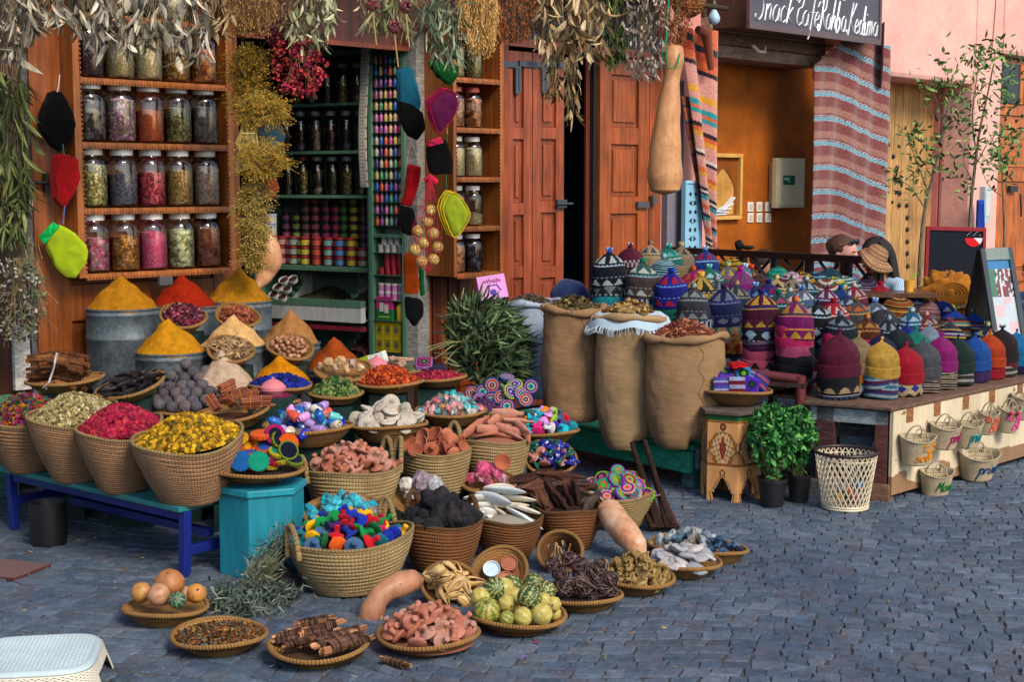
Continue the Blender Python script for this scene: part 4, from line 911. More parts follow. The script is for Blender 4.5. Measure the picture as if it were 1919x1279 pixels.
# ================= BASKETS
def basket(name,label,px,py,w,Y,h,mat=STRAW,rb=.68,handles=(),ell=1.0,rz=0,sag=.0,group=None,ropemat=None,tiltx=0,tilty=0,wave=.006,base=None):
 """px,py: rim centre in the photo; w: rim width in photo px at distance Y; h: height in metres"""
 c=P(px,py,Y);r=w/2*Y/FPX
 if base is not None:h=c.z-base
 rot=Euler((R(tiltx),R(tilty),rz));loc=c-rot.to_matrix()@Vector((0,0,h))
 o=T(name,label,'basket',loc,rot=rot,group=group)
 rnd=random.Random(name+label);ph=rnd.uniform(0,6)
 def warp(co,a,v):
  t=max(0,min(1,co.z/h));k=1+(.03*math.sin(2*a+ph)+.02*math.sin(3*a+ph*2))*t
  return (co.x*k,co.y*ell*k,co.z+t*(sag*(math.cos(2*a) if sag else 0)+wave*math.sin(3*a+ph)))
 N_=96;rbb=r*rb;prof=[]
 prof.append((.001,.003));prof.append((rbb*.9,0));K=26
 for i in range(K+1):
  t=i/K;rr=rbb+(r-rbb)*(1-(1-t)**1.55)+.0022*(1 if i%2 else-1);prof.append((rr,.006+(h-.006)*t))
 for i in range(1,9):
  t=1-i/8;rr=rbb+(r-rbb)*(1-(1-t)**1.55)-.012;prof.append((rr,max(.012,h*t)))
 prof.append((.001,.012))
 m=MB();ws=.017;U=max(20,round(2*PI*r/.0175));
 m.lathe(prof,N_,(U,round((rbb*.9+h*1.08+h+rbb)/.0205)),warp=warp);m.build('body',mat,o,world=False)
 m=MB();pts=[Vector(warp(Vector(((r-.004)*math.cos(a),(r-.004)*math.sin(a),h)),a,1))+Vector((0,0,.002)) for a in [2*PI*i/96 for i in range(96)]]
 m.tube(pts,.0075,8,closed=True,uk=75);rm=ropemat or (ROPEB if mat in (STRAWB,) else ROPE);m.build('rim',rm,o,world=False)
 for (a0,wd,hh,lean) in handles:
  a0=R(a0);pts=[]
  for i in range(25):
   q=i/24;ph_=PI*q;aa=a0+(q-.5)*2*wd
   b=Vector(warp(Vector(((r+.004)*math.cos(aa),(r+.004)*math.sin(aa),h)),aa,1))
   pts.append(b+Vector((math.cos(a0),math.sin(a0),0))*lean*math.sin(ph_)+Vector((0,0,hh*math.sin(ph_)**.7-.05*(1-math.sin(ph_))**3)))
  m=MB();m.tube(pts,.0115,10,uk=70);m.build('handle',rm,o,world=False)
 return o,c,r
def tray(label,px,py,w,Y,h=.055,rb=.6,tiltx=0,tilty=0,group='round coiled straw trays',ell=1.0,base=None,mat=COIL,cat='tray',name='straw_tray'):
 c=P(px,py,Y);r=w/2*Y/FPX
 if base==0:c=G(px,py,h);r=w/2*c.y/FPX
 elif base is not None:h=max(.03,c.z-base)
 rot=Euler((R(tiltx),R(tilty),0));loc=c-rot.to_matrix()@Vector((0,0,h))
 o=T(name,label,cat,loc,rot=rot,group=group)
 nC=max(4,int(round(math.hypot(h,r*(1-rb))/.0125)));prof=[(.001,.004),(r*rb*.95,0)]
 sub=5
 for i in range(nC*sub+1):
  t=i/(nC*sub);bul=.0038*abs(math.sin(PI*i/sub));rr=r*rb+(r*(1-rb))*(t**.85)
  prof.append((rr+bul,h*t+.001))
 for i in range(1,7):
  t=1-i/6;prof.append((r*rb+r*(1-rb)*(t**.85)-.012,max(.01,h*t)))
 prof.append((.001,.01));L=sum(math.dist(a,b) for a,b in zip(prof,prof[1:]))
 ph=random.uniform(0,6)
 def warp(co,a,v):
  k=1+.02*math.sin(2*a+ph);t=co.z/h;return (co.x*k,co.y*k*ell,co.z+t*.006*math.sin(2*a+ph*3))
 pd=[(.62,.5,.3),(.35,.25,.2)]
 m=MB();m.lathe(prof,88,(max(20,round(2*PI*r/.009)),round(L/.0125)),warp=warp);m.build('body',mat,o,world=False)
 m=MB();pts=[Vector(warp(Vector(((r)*math.cos(a),(r)*math.sin(a),h)),a,1)) for a in [2*PI*i/88 for i in range(88)]]
 m.tube(pts,.0085,8,closed=True,uk=55);m.build('rim',COIL,o,world=False)
 return o,c,r,rot
def disk_pts(n,r,seed,ell=1):
 rnd=random.Random(seed);pts=[];md=r*math.sqrt(2.6/n)
 tries=0
 while len(pts)<n and tries<40000:
  tries+=1;a=rnd.uniform(0,2*PI);d=r*math.sqrt(rnd.random());q=(d*math.cos(a),d*math.sin(a))
  if all((q[0]-p[0])**2+(q[1]-p[1])**2>md*md for p in pts):pts.append(q)
  if tries%400==399:md*=.93
 return pts
def pile(meshes,c,r,n,hm,label,cat,group,seed=1,cols=None,rotf='any',tilt=50,name=None,rot=None,drop=.0,pw=1.6,sc=(.92,1.08),two=True,labels=None,lay=.6):
 rnd=random.Random(seed);out=[]
 Rm=rot.to_matrix().to_4x4() if rot else Matrix()
 layers=[(int(n*.4),-lay*.035,seed+50)] if two else []
 layers.append((n-(int(n*.4) if two else 0),0,seed))
 for nn,dz,sd_ in layers:
  for (x,y) in disk_pts(nn,r*(.66 if dz else 1),sd_):
   d=math.hypot(x,y)/r;z=hm*(1-d**pw)-drop+dz+rnd.uniform(-.006,.006)
   if rotf=='any':q=rrot(rnd)
   elif rotf=='tilt':q=Matrix.Rotation(rnd.uniform(0,6.28),4,'Z')@Matrix.Rotation(R(rnd.uniform(-tilt,tilt)),4,'X')@Matrix.Rotation(R(rnd.uniform(-tilt,tilt)),4,'Y')@Matrix.Rotation(rnd.uniform(0,6.28),4,'Z')
   elif rotf=='face': # discs turned toward the viewer
    q=Matrix.Rotation(R(rnd.uniform(-50,50)),4,'Z')@Matrix.Rotation(R(rnd.uniform(5,75)),4,'X')@Matrix.Rotation(R(rnd.uniform(-25,25)),4,'Y')
   else:q=rotf(rnd)
   i=rnd.randrange(len(meshes));s=rnd.uniform(*sc);col=rnd.choice(cols) if cols else None
   lb=label;cn_=None
   if col and isinstance(col[0],str):cn_,col=col[0],H(col[1]);lb=label.replace('@',cn_)
   M=Matrix.Translation(c)@Rm@Matrix.Translation((x,y,z))@q@Matrix.Scale(s,4)
   out.append(inst(name or meshes[i].name.split('.')[0],meshes[i],M,lb,cat,group,col))
 return out
def filler(c,r,z,col='#3a2a1c',rot=None,mat=MATT,parent=None,hm=0):
 """the bed of packed contents under the visible pieces"""
 m=MB();Rm=rot.to_matrix().to_4x4() if rot else Matrix();m.X=Matrix.Translation(c)@Rm
 m.lathe([(r*(1-i/6)+.0005,z+hm*(1-(1-i/6)**2)) for i in range(7)],32,col=H(col));return m.build('lining',mat,parent)
def buds(name,label,c,r,hm,n,cols,size=.008,elong=1.0,rot=None,pw=1.5,mat=None,drop=0,seed=1,ell=1,sheet=False,flat=1.0,base='#3a2a1c',tiltmax=None,sub=1,cat='spice'):
 rnd=random.Random(seed);m=MB();Rm=rot.to_matrix().to_4x4() if rot else Matrix();X=Matrix.Translation(c)@Rm;m.X=X
 m.lathe([(r*(1-i/12)+.0005,hm*(1-(1-i/12)**pw)-drop-.004) for i in range(13)],40,col=H(base))
 for i in range(n):
  a=rnd.uniform(0,2*PI);d=math.sqrt(rnd.random());x,y=r*d*math.cos(a),r*d*math.sin(a);z=hm*(1-d**pw)-drop+rnd.uniform(-.2,.7)*size
  cc_=H(rnd.choice(cols));k=rnd.uniform(.42,.92);cc_=tuple(v*k for v in cc_);s=size*rnd.uniform(.7,1.25)
  q=rrot(rnd)
  if sheet:
   m.X=X@Matrix.Translation((x,y,z))@q;w=s;l=s*elong
   ids=[m.p((-w*.2,-l,0)),m.p((w*.8,-l*.3,w*.3)),m.p((w*.6,l*.5,0)),m.p((0,l,w*.4)),m.p((-w*.7,l*.3,0))]
   m.face(ids,None,cc_);m.X=X
  elif elong>1.8:
   v=q.to_3x3()@Vector((0,0,s*elong));v.z*=flat;b=Vector((x,y,z));mid=b+Vector((rnd.uniform(-1,1),rnd.uniform(-1,1),.5))*s*elong*.25
   m.tube([b-v,mid,b+v],[s*.5,s,s*.45],5,cc_)
  else:m.blob((x,y,z),(s,s*rnd.uniform(.7,1),s*elong),sub,.5,1.5,i%97,M=q.to_3x3(),col=cc_)
 return tag(m.build(name,mat or MATT,smooth=sub>1 or elong>1.8),label,cat,kind='stuff')
m=MB();m.lathe([(.001,0),(.02,.001),(.029,.004),(.031,.008),(.028,.012),(.014,.016),(.0095,.022),(.009,.032),(.011,.038),(.0105,.045),(.006,.048),(.001,.0485)],24);m.X=Matrix()
MUSH=meshof(m,'foot_scrubber',CLAY)
m=MB();m.lathe([(.001,0),(.02,.001),(.029,.004),(.031,.008),(.028,.012),(.014,.016),(.0095,.022),(.009,.032),(.011,.038),(.0105,.045),(.006,.048),(.001,.0485)],24);MUSHF=meshof(m,'crochet_scrubber',FELTO)
m=MB();m.lathe([(.001,.010),(.016,.012),(.026,.02),(.033,.024),(.035,.021),(.028,.012),(.014,.004),(.008,-.004),(.008,-.014),(.014,-.02),(.013,-.025),(.001,-.026)],24);CUP=meshof(m,'clay_cup',CLAY)
m=MB();m.lathe([(.001,.004),(.012,.003),(.018,0),(.0215,.003),(.0215,.044),(.017,.051),(.0115,.054),(.0115,.065),(.009,.065),(.009,.05),(.001,.048)],22);BOT=meshof(m,'ceramic_bottle',GLAZE)
def disc(cols,r=.034,th=.0075,sh=1.0,mat=FELT):
 m=MB();pr=[(.001,th)];k=len(cols);g_=.72
 for i in range(k*2):rr=r*(i+1)/(k*2);pr.append((rr,th*(1-.25*(rr/r)**3)+.0009*(i%2)))
 pr+=[(r*1.03,th*.3),(r*1.03,-th*.3)]+[(r*(k*2-i)/(k*2),-th*(1-.25*((k*2-i)/(k*2))**3)) for i in range(k*2)]+[(.001,-th)]
 def cf_(u,v):
  return None
 L=len(pr)
 m.lathe(pr,28)
 fi=0
 for j in range(L-1):
  rr=(pr[j][0]+pr[j+1][0])/2;q=min(k-1,int(rr/r*k));c=H(cols[q]) if j<L/2 else H(cols[min(k-1,q)])
  if abs(pr[j][0]-r*1.03)<1e-6 and abs(pr[j+1][0]-r*1.03)<1e-6:c=H(cols[-1])
  for i in range(28):m.c[fi]=tuple(v*g_*(1.0 if (i%2 or rr<r*.9) else .75) for v in c);fi+=1
 return meshof(m,'crochet_disc',mat)
def rock(seed,r=(.03,.024,.02),mat=ROCK,amp=.55,name='stone',sub=2,facet=True):
 m=MB();m.blob((0,0,0),r,sub,amp,1.3,seed);return meshof(m,name,mat,not facet)
# ======= front ground trays
o,c,r,q=tray('straw tray of dry gourds, furthest left on the paving',310,1136,156,5.5,base=.0,h=.06)
filler(c,r*.9,-.02,'#7a5c38',parent=o)
def gourdmesh(r,c1,c2,seed,sz=1.0,amp=.06):
 m=MB();V,F=m.ico(4)
 for v in V:
  k=1+amp*noise.noise(v*1.5+Vector((seed,0,0)))-.1*max(0,abs(v.z)-.8);m.p(v*r*k*1 if True else v)
 for i,v in enumerate(list(m.v)):m.v[i]=(v[0],v[1],v[2]*sz)
 for f in F:
  cc_=(V[f[0]]+V[f[1]]+V[f[2]])/3;w=noise.noise(cc_*2.2+Vector((seed,3,0)))*.5+.5;w2=noise.noise(cc_*9+Vector((seed,3,0)))*.5+.5;w=max(0,min(1,(w*.65+w2*.35)*1.6-.35))
  m.face(f,None,tuple(a*(1-w)+b*w for a,b in zip(c1,c2)))
 m.tube([(0,0,r*sz*.9),(.003,.002,r*sz*1.06)],[.006,.004],6,H('#5a4424'))
 return m
for px,py,rp,c1,c2,lb,Y in ((265,1111,20,'#b88a4a','#9a6c3a','small ochre round gourd at the left of the gourd tray',5.5),(297,1115,22,'#b89070','#96684a','wrinkled pale brown gourd in the middle of the gourd tray',5.42),(318,1094,28,'#b07a48','#8a5632','largest round tan gourd at the back of the gourd tray',5.55),(368,1113,19,'#c08840','#a87030','smooth orange ochre gourd at the right of the gourd tray',5.45),(347,1113,14,'#a88860','#8e7050','little pale gourd half hidden behind the orange one',5.6)):
 Y -= .25;g_=gourdmesh(rp*Y/FPX,H(c1),H(c2),px).build('gourd',GOURD,None,recenter=False);g_.location=P(px,py,Y);g_.rotation_euler=(R(px%40-60),R(px%23),px);tag(g_,lb,'gourd','gourds in the left tray')
inst('gourd',meshof(stripedball(16*5.4/FPX,H('#2e4a3a'),H('#6a8a6a'),9,4),'gourd',GOURD),Matrix.Translation(P(332,1126,5.14))@Matrix.Rotation(R(60),4,'X'),'dark green striped gourd at the front of the gourd tray','gourd','gourds in the left tray')
o,c,r,q=tray('shallow straw tray of mixed brown herbs at the front left',411,1188,182,5.15,base=0)
buds('herb_mix','mixed brown, rust and grey dried herbs in the front left tray',c,r*.93,.035,1500,['#6a3a1c','#8a5228','#4a4a44','#5a4a2c','#3a2a1c','#a06a34','#6e6e66','#a8884c'],.0075,1.8,drop=.012,sheet=True,cat='herbs')
o,c,r,q=tray('straw tray of thread wrapped bark sticks at the front',597,1208,194,5.0,base=0)
filler(c,r*.9,-.028,'#4a3826',parent=o)
def barkstick(seed,L=.15):
 rnd=random.Random(seed);m=MB()
 for k in range(4):
  off=Vector((rnd.uniform(-.008,.008),rnd.uniform(-.006,.006),0));l2=L*rnd.uniform(.44,.52)
  pts=[off+Vector((rnd.uniform(-.004,.004),rnd.uniform(-.004,.004),z)) for z in (-l2,-l2*.4,l2*.3,l2)]
  m.tube(pts,[.008,.0085,.0085,.007],6,H(rnd.choice(['#8a5c40','#a87450','#6a4432','#b88860'])),flat=.55)
 n=15
 for k in range(n):
  z=-L*.36+L*.68*k/n;rr=.0145+rnd.uniform(0,.002)
  pts=[(rr*math.cos(a),rr*.85*math.sin(a),z+.004*math.sin(a+seed)) for a in [2*PI*i/12 for i in range(12)]]
  m.tube(pts,.0034,5,H(rnd.choice(['#4a3428','#5e4434','#3a2a24','#6e5040'])),closed=True)
 return meshof(m,'bark_bundle',BARK)
BS=[barkstick(k) for k in range(4)]
def lay(px,py,Y,ang,pitch=0,roll=0):return Matrix.Translation(P(px,py,Y))@Matrix.Rotation(R(ang),4,'Z')@Matrix.Rotation(R(90+pitch),4,'Y')@Matrix.Rotation(roll,4,'Z')
for k,(px,py,a,pt,Y,L) in enumerate(((545,1190,30,-6,5.05,1),(575,1175,25,-8,5.1,1.05),(605,1180,32,-8,5.06,1.3),(600,1196,30,-8,5.0,1.25),(560,1205,28,-6,4.95,.95),(627,1196,40,-6,4.98,1.3),(648,1205,52,2,4.93,1.55),(670,1205,50,0,4.96,1.1),(590,1165,22,-4,5.15,1.1),(630,1215,40,0,4.92,1.0),(560,1185,20,-4,5.1,1.1),(540,1200,15,-4,5.0,.9),(655,1185,35,-4,5.05,1))):
 inst('bark_bundle',BS[k%4],lay(px,py,Y-.19,a,pt,k)@Matrix.Scale(L*.93,4),'thread wrapped brown bark bundle lying in the front tray','bark bundle','bark bundles in the front tray')
inst('bark_bundle',BS[1],lay(742,1243,4.72,-38,0,1)@Matrix.Scale(.9,4),'single bark bundle lying loose on the paving below the clay scrubbers','bark bundle');bpy.data.objects[-1] if False else None
o,c,r,q=tray('straw tray heaped with pinkish clay foot scrubbers at the front centre',803,1186,197,5.05,base=0)
filler(c,r*.9,-.03,'#8a5a48',parent=o,hm=.03)
CLC=[H('#ac7260'),H('#a46852'),H('#b07c68'),H('#9c604c'),H('#a47868')]
pile([MUSH],c,r*.83,52,.075,'pinkish clay foot scrubber with a knob in the front round tray','foot scrubber','clay scrubbers in the front tray',3,CLC,'tilt',55,sc=(1.0,1.15))
o,c,r,q=tray('straw tray piled with striped green and yellow gourds',972,1152,176,5.35,base=0)
filler(c,r*.9,-.03,parent=o)
G1=[meshof(stripedball(.036,H('#2c4a26'),H('#9a9a5a'),11,s_),'round_gourd',GOURD) for s_ in (1,5)]
G2=[meshof(stripedball(.036,H('#a8a050'),H('#bdb26a'),7,s_),'round_gourd',GOURD) for s_ in (2,7)]
G3=meshof(stripedball(.036,H('#6a7a34'),H('#a8a050'),10,3),'round_gourd',GOURD)
for k,(px,py,rp,ms,Y,lb) in enumerate(((912,1146,27,G3,5.3,'speckled yellow green'),(942,1105,23,G2[0],5.4,'plain yellow behind'),(927,1105,23,G1[0],5.38,'dark green striped, upper left'),(958,1100,22,G1[1],5.45,'dark green striped, topmost'),(950,1132,17,G2[1],5.3,'small plain yellow, middle left'),(992,1120,24,G1[0],5.27,'dark green striped, middle'),(980,1157,19,G2[0],5.2,'plain yellow, front middle'),(1015,1152,21,G2[1],5.2,'plain yellow, front right'),(1000,1095,20,G1[1],5.45,'dark green striped, upper right'),(1022,1108,20,G1[0],5.42,'dark green striped, right rim'),(1018,1126,15,G2[0],5.3,'small yellow, right'),(1037,1133,15,G2[1],5.3,'small yellow, far right'),(950,1160,15,G3,5.2,'small dark green, front'),(900,1120,19,G2[0],5.35,'plain yellow, far left'),(965,1120,18,G2[1],5.4,'plain yellow, behind the middle'),(1038,1150,14,G2[0],5.33,'reddish yellow, right edge'))):
 Y -= .17;inst('round_gourd',ms,Matrix.Translation(P(px,py,Y))@Matrix.Rotation(k*1.7,4,'Z')@Matrix.Rotation(R(35+37*k%90),4,'X')@Matrix.Scale(rp*Y/FPX/.036,4),'%s round gourd in the gourd pile'%lb,'gourd','gourds piled in the round tray')
o,c,r,q=tray('deep straw tray of curly dark roots',1090,1112,155,5.65,base=0)
def rootball(seed,R_=.045,col=('#4a3a38','#6a5450','#8a7470','#3a2c2c'),n=46):
 rnd=random.Random(seed);m=MB()
 for k in range(n):
  ax=rrot(rnd).to_3x3();rr=R_*rnd.uniform(.45,1);ph=rnd.uniform(0,6);a1=rnd.uniform(2.5,5)
  pts=[ax@Vector((rr*math.cos(ph+a1*i/8),rr*math.sin(ph+a1*i/8)*.9,rr*.4*math.sin(i*.7+k))) for i in range(9)]
  m.tube(pts,rnd.uniform(.0012,.0026),4,H(rnd.choice(col)),cap=False)
 m.blob((0,0,0),R_*.72,2,.4,2,seed,col=H(col[3]));return meshof(m,'curled_root',BARK)
RB=[rootball(s_) for s_ in range(3)]
filler(c,r*.9,-.02,'#2a2220',parent=o)
for k,(px,py,s) in enumerate(((1050,1075,1),(1085,1058,1),(1110,1075,1.2),(1090,1098,1.25),(1060,1102,1),(1125,1100,1.05),(1145,1085,.95),(1035,1060,.9),(1145,1108,.8),(1112,1118,.8),(1065,1048,.9),(1125,1062,.9),(1090,1080,1.1))):
 inst('curled_root',RB[k%3],Matrix.Translation(P(px,py,5.42+.1*(py<1085)))@rrot()@Matrix.Scale(s*.86,4),'dark curled root ball in the root tray','root','curled roots in the tray')
o,c,r,q=tray('straw tray of golden straw twists',1190,1082,146,5.9,base=0)
filler(c,r*.9,-.02,'#6a5530',parent=o)
def twist(seed):
 rnd=random.Random(seed);m=MB()
 for k in range(16):
  a=rnd.uniform(0,6.28);b=rnd.uniform(.2,1)
  pts=[(.012*b*math.cos(a+i*.5)*(1+.5*math.sin(i*1.1)),.012*b*math.sin(a+i*.5)*(1+.5*math.sin(i*1.1)),-.028+.0105*i) for i in range(7)]
  m.tube(pts,rnd.uniform(.0022,.0036),5,H(rnd.choice(['#b09358','#c4a86a','#8e7440','#a08248'])))
 m.tube([(.013*math.cos(a),.013*math.sin(a),.002) for a in [2*PI*i/10 for i in range(10)]],.002,4,H('#8a7040'),closed=True)
 return meshof(m,'straw_twist',DRYW)
TW=[twist(s_) for s_ in range(3)]
pile(TW,c,r*.86,44,.075,'golden twisted straw knot in the tray of straw twists','straw twist','straw twists in the tray',8,None,'tilt',45,sc=(1.0,1.3))
o,c,r,q=tray('straw tray of smooth grey pumice stones at the right end',1283,1052,140,6.15,base=0)
PU=[rock(s_,(.038,.026,.013),vm('pumice%d'%s_,'obj',.85,.2,20,120,.6,.004,fine=.25) if s_==1 else None,.12,'pumice_stone',3,False) for s_ in (1,)]
pum=PU[0].materials[0]
PU+=[rock(s_,(.034,.028,.012),pum,.2,'pumice_stone',3,False) for s_ in (5,9)]
pile(PU,c,r*.84,30,.07,'flat grey pumice stone in the pumice tray','pumice stone','pumice stones in the tray',5,[H('#9a9a9c'),H('#a8a4a2'),H('#8c9096'),H('#b0aaa6')],'tilt',28,sc=(1.0,1.35))
o,c,r,q=tray('small straw tray of dark blue stones at the far right end of the paving goods',1347,1028,108,6.45,base=0)
pile([rock(s_,(.03,.016,.014),GLAZE,.5,'blue_stone') for s_ in (3,8)],c,r*.8,18,.04,'shiny dark blue stone in the rightmost tray','stone','dark blue stones',6,[H('#16263e'),H('#1e3a5a'),H('#2c4a66'),H('#4a5a6a')],'tilt',50)
o,c,r,q=tray('half hidden straw tray of pale stones beside the pole bundle',1290,1018,150,6.75,base=0)
pile([rock(s_,(.03,.022,.016),ROCK,.4,'pale_stone') for s_ in (4,11)],c,r*.84,30,.05,'pale bluish stone in the tray behind the pumice','stone','pale stones behind the pumice',16,[H('#7a8a96'),H('#9aa4aa'),H('#4a6a80'),H('#8a8478')],'any')
o,c,r,q=tray('small deep basket of dry corn husks leaning forward',843,1098,112,5.5,h=.11,rb=.55,tiltx=34,tilty=12,group='leaning round baskets',mat=STRAWB)
filler(c,r*.9,-.02,'#4a3018',q,parent=o)
def husk(seed):
 rnd=random.Random(seed);m=MB();
 for k in range(4):
  a=k*1.6+rnd.random();b=rnd.uniform(.6,1.1)
  pts=[(.004*math.cos(a),.004*math.sin(a),-.03),(.014*math.cos(a)*b,.014*math.sin(a)*b,-.01),(.012*math.cos(a),.012*math.sin(a),.015),(.003*math.cos(a),.003*math.sin(a),.045*b)]
  m.tube(catmull(pts,3),[.003,.006,.009,.010,.009,.008,.006,.004,.003,.0015][:10],7,H(rnd.choice(['#c09a5c','#d2b078','#a88048'])),flat=.5)
 return meshof(m,'corn_husk',DRYW)
HU=[husk(s_) for s_ in range(3)]
pile(HU,c,r*.8,26,.03,'dry pale yellow corn husk in the leaning basket','husk','corn husks',9,None,'any',rot=q,sc=(1,1.3))
for k,(px,py) in enumerate(((820,1072),(830,1085))):inst('corn_husk',HU[k],lay(px,py,5.42,150,20,1)@Matrix.Scale(1.3,4),'large husk sticking out of the leaning basket, %s one'%['upper','lower'][k],'husk','corn husks')
o,c,r,q=tray('leaning round basket with a mirror and clay discs',936,1072,106,5.75,h=.06,rb=.6,tiltx=48,tilty=-8,group='leaning round baskets')
filler(c,r*.9,-.03,'#7a4c2c',q,parent=o)
Rm=Matrix.Translation(c)@q.to_matrix().to_4x4()
def flatround(x,y,z,rad,col,nm,lb,cat,mat=MATT):
 m=MB();m.lathe([(.001,0),(rad*.88,0),(rad*.88,.006),(rad,.008),(rad,-.006),(.001,-.008)],24,col=H(col),M=Rm@Matrix.Translation((x,y,z)));return tag(m.build(nm,mat),lb,cat)
flatround(-.03,.01,.01,.036,'#b8ccd4','round_mirror','small round mirror leaning in the basket with clay discs','mirror',METAL)
flatround(.045,.03,.0,.036,'#9a6048','clay_palette','upper clay disc right of the small mirror','clay disc',CLAYC)
flatround(.02,-.045,.005,.038,'#a87056','clay_palette','lower clay disc below the small mirror','clay disc',CLAYC)
o,c,r,q=tray('dark wicker basket with split sticks lying on its side',1050,1035,84,5.95,h=.12,rb=.6,tiltx=60,tilty=-15,group='leaning round baskets',mat=STRAWB)
m=MB();rnd=random.Random(3)
for k in range(16):x=1038+rnd.uniform(-14,22);m.tube([P(x,1052+rnd.uniform(-5,5),5.85),P(x+rnd.uniform(-16,14),1020+rnd.uniform(-6,8),5.82)],.0035,5,H(rnd.choice(['#c49a6a','#a87848','#4a4a50','#d0b080'])))
tag(m.build('split_sticks',DRYW),'bundle of pale split sticks in the dark wicker basket','sticks')
# ======= big baskets
B=basket
o,c,r=B('palm_basket','large light straw basket of coloured crochet scrubbers at the front',655,1003,238,5.7,.27,STRAW,.66,handles=((218,.17,.085,0),(58,.19,.11,0)),base=.0,sag=.012,tilty=-3)
filler(c,r*.93,-.045,'#3a3028',parent=o,hm=.03)
CRC=[('red','#b01424'),('crimson','#8e1022'),('yellow','#d8a010'),('green','#0e7a3a'),('dark green','#0a5a30'),('orange','#d8581a'),('blue grey','#3a5a7a'),('cobalt','#142a8e'),('gold','#b08a34'),('violet','#3a1a5a'),('magenta','#b01858'),('teal','#14626e')]
pile([MUSHF],c,r*.84,62,.085,'@ crochet scrubber with a knob in the front light basket','scrubber','crochet scrubbers in the front basket',4,CRC,'tilt',70,sc=(1.05,1.25),drop=.01)
o,c,r=B('palm_basket','light straw basket of pinkish clay foot scrubbers with tall handles, centre',660,875,180,6.45,.2,STRAW,.7,handles=((48,.2,.11,.0),(30,.2,.11,.02),(205,.2,.07,.01)),base=.12)
filler(c,r*.93,-.03,'#8a5a48',parent=o,hm=.05)
pile([MUSH],c,r*.86,56,.085,'pinkish clay foot scrubber with a knob in the central basket','foot scrubber','clay scrubbers in the central basket',13,CLC,'tilt',65,sc=(1.0,1.2))
o,c,r=B('palm_basket','light straw basket of brown clay cups',815,843,140,6.85,.2,STRAW,.72,handles=((60,.26,.11,0),),base=.14)
filler(c,r*.93,-.03,'#6a3a2c',parent=o,hm=.05)
pile([CUP,CUP,MUSH],c,r*.86,36,.08,'small brown clay cup or knob in the clay cup basket','clay cup','clay cups in the basket',14,[H('#96543c'),H('#8a4a36'),H('#a4644a')],'tilt',75,sc=(1.0,1.25))
o,c,r=B('palm_basket','light straw basket of terracotta scraper bars',928,822,130,7.1,.2,STRAW,.74,handles=((70,.26,.09,.01),),base=.14)
filler(c,r*.93,-.03,'#8a5a48',parent=o,hm=.04)
def bar(seed):
 m=MB();m.tube([(0,0,-.07),(0,0,-.066),(0,0,.03),(0,0,.045),(0,0,.055),(0,0,.07),(0,0,.078)],[.014,.02,.022,.014,.010,.012,.009],14,flat=.5);return meshof(m,'terracotta_scraper',CLAY)
BA=bar(1)
for k,(px,py,a,pt,rl) in enumerate(((935,782,40,-25,0),(890,800,35,-30,0),(950,775,0,2,0),(948,786,4,2,0),(938,797,2,0,0),(955,807,-10,15,0),(905,812,170,10,1),(975,800,-55,15,0),(985,812,-75,25,1),(960,815,-25,20,1),(920,805,20,5,0),(905,790,40,-20,1),(970,790,10,5,1),(930,815,0,12,1))):
 inst('terracotta_scraper',BA,lay(px,py,7.08+.05*(py<800),a,pt,rl)@Matrix.Scale(1.1,4),'terracotta scraper bar with a narrow neck in the bar basket','scraper','terracotta bars in the basket',CLC[k%5])
o,c,r=B('palm_basket','brown straw basket of black lava stones',828,976,154,6.0,.2,STRAWB,.68,handles=((140,.26,.10,.0),(40,.22,.085,-.01)),base=.0)
filler(c,r*.93,-.03,'#141416',parent=o,hm=.04)
LV=[rock(s_,(.045,.036,.03),LAVA,.5,'lava_stone',3,False) for s_ in (2,6,12)]
pile(LV,c,r*.82,30,.085,'black porous lava stone in the brown basket','lava stone','lava stones',3,[H('#1c1e24'),H('#22252c'),H('#2a2628'),H('#16181e')],'any',sc=(.9,1.3))
o,c,r=B('palm_basket','brown straw basket of white cuttlefish bones',952,970,134,6.2,.2,STRAWB,.64,handles=((95,.3,.075,.0),(150,.24,.08,.02)),base=.0)
filler(c,r*.93,-.03,'#8a8478',parent=o,hm=.04)
def bone(seed,L=.078):
 m=MB();rnd=random.Random(seed)
 pts=[(0,0,-L+2*L*i/10) for i in range(11)];rr=[.003+.033*math.sin(PI*min(1,(i+.6)/10.8))**.8 for i in range(11)]
 m.tube(pts,rr,12,flat=.3);return meshof(m,'cuttlefish_bone',MATTO)
BN=[bone(1),bone(2,.07)]
for k,(px,py,a,pt,rl) in enumerate(((925,935,-20,10,.8),(905,950,30,10,1.2),(945,965,-35,20,1.4),(975,968,-30,22,1.3),(925,972,-50,20,1.6),(960,948,0,0,1.5),(950,920,10,8,1.4),(915,965,60,30,1.2),(985,955,-15,15,1.6),(895,965,50,5,1.5),(940,980,-15,20,1.7),(935,915,25,5,1.2),(990,975,-40,20,1.4),(900,935,15,5,1.3),(970,935,-5,5,1.5))):
 inst('cuttlefish_bone',BN[k%2],lay(px,py,6.2+.03*(k%3),a,pt,rl*.75)@Matrix.Scale(1.1,4),'flat white cuttlefish bone in the brown basket','cuttlefish bone','cuttlefish bones',[H('#c4d0d4'),H('#d4d2ca'),H('#cfc6b4')][k%3])
o,c,r=B('palm_basket','brown straw basket of dark driftwood bark',1066,950,128,6.35,.2,STRAWB,.64,base=.0)
filler(c,r*.93,-.03,'#2a1a14',parent=o,hm=.04)
def barkchunk(seed,L=.09):
 m=MB();m.blob((0,0,0),(.026,.02,L),4,.6,1.6,seed,col=H(['#4a2e24','#5a3a2c','#3a2420','#4c4038'][seed%4]));return meshof(m,'bark_piece',BARK)
BC=[barkchunk(s_) for s_ in (1,2,3,4)]
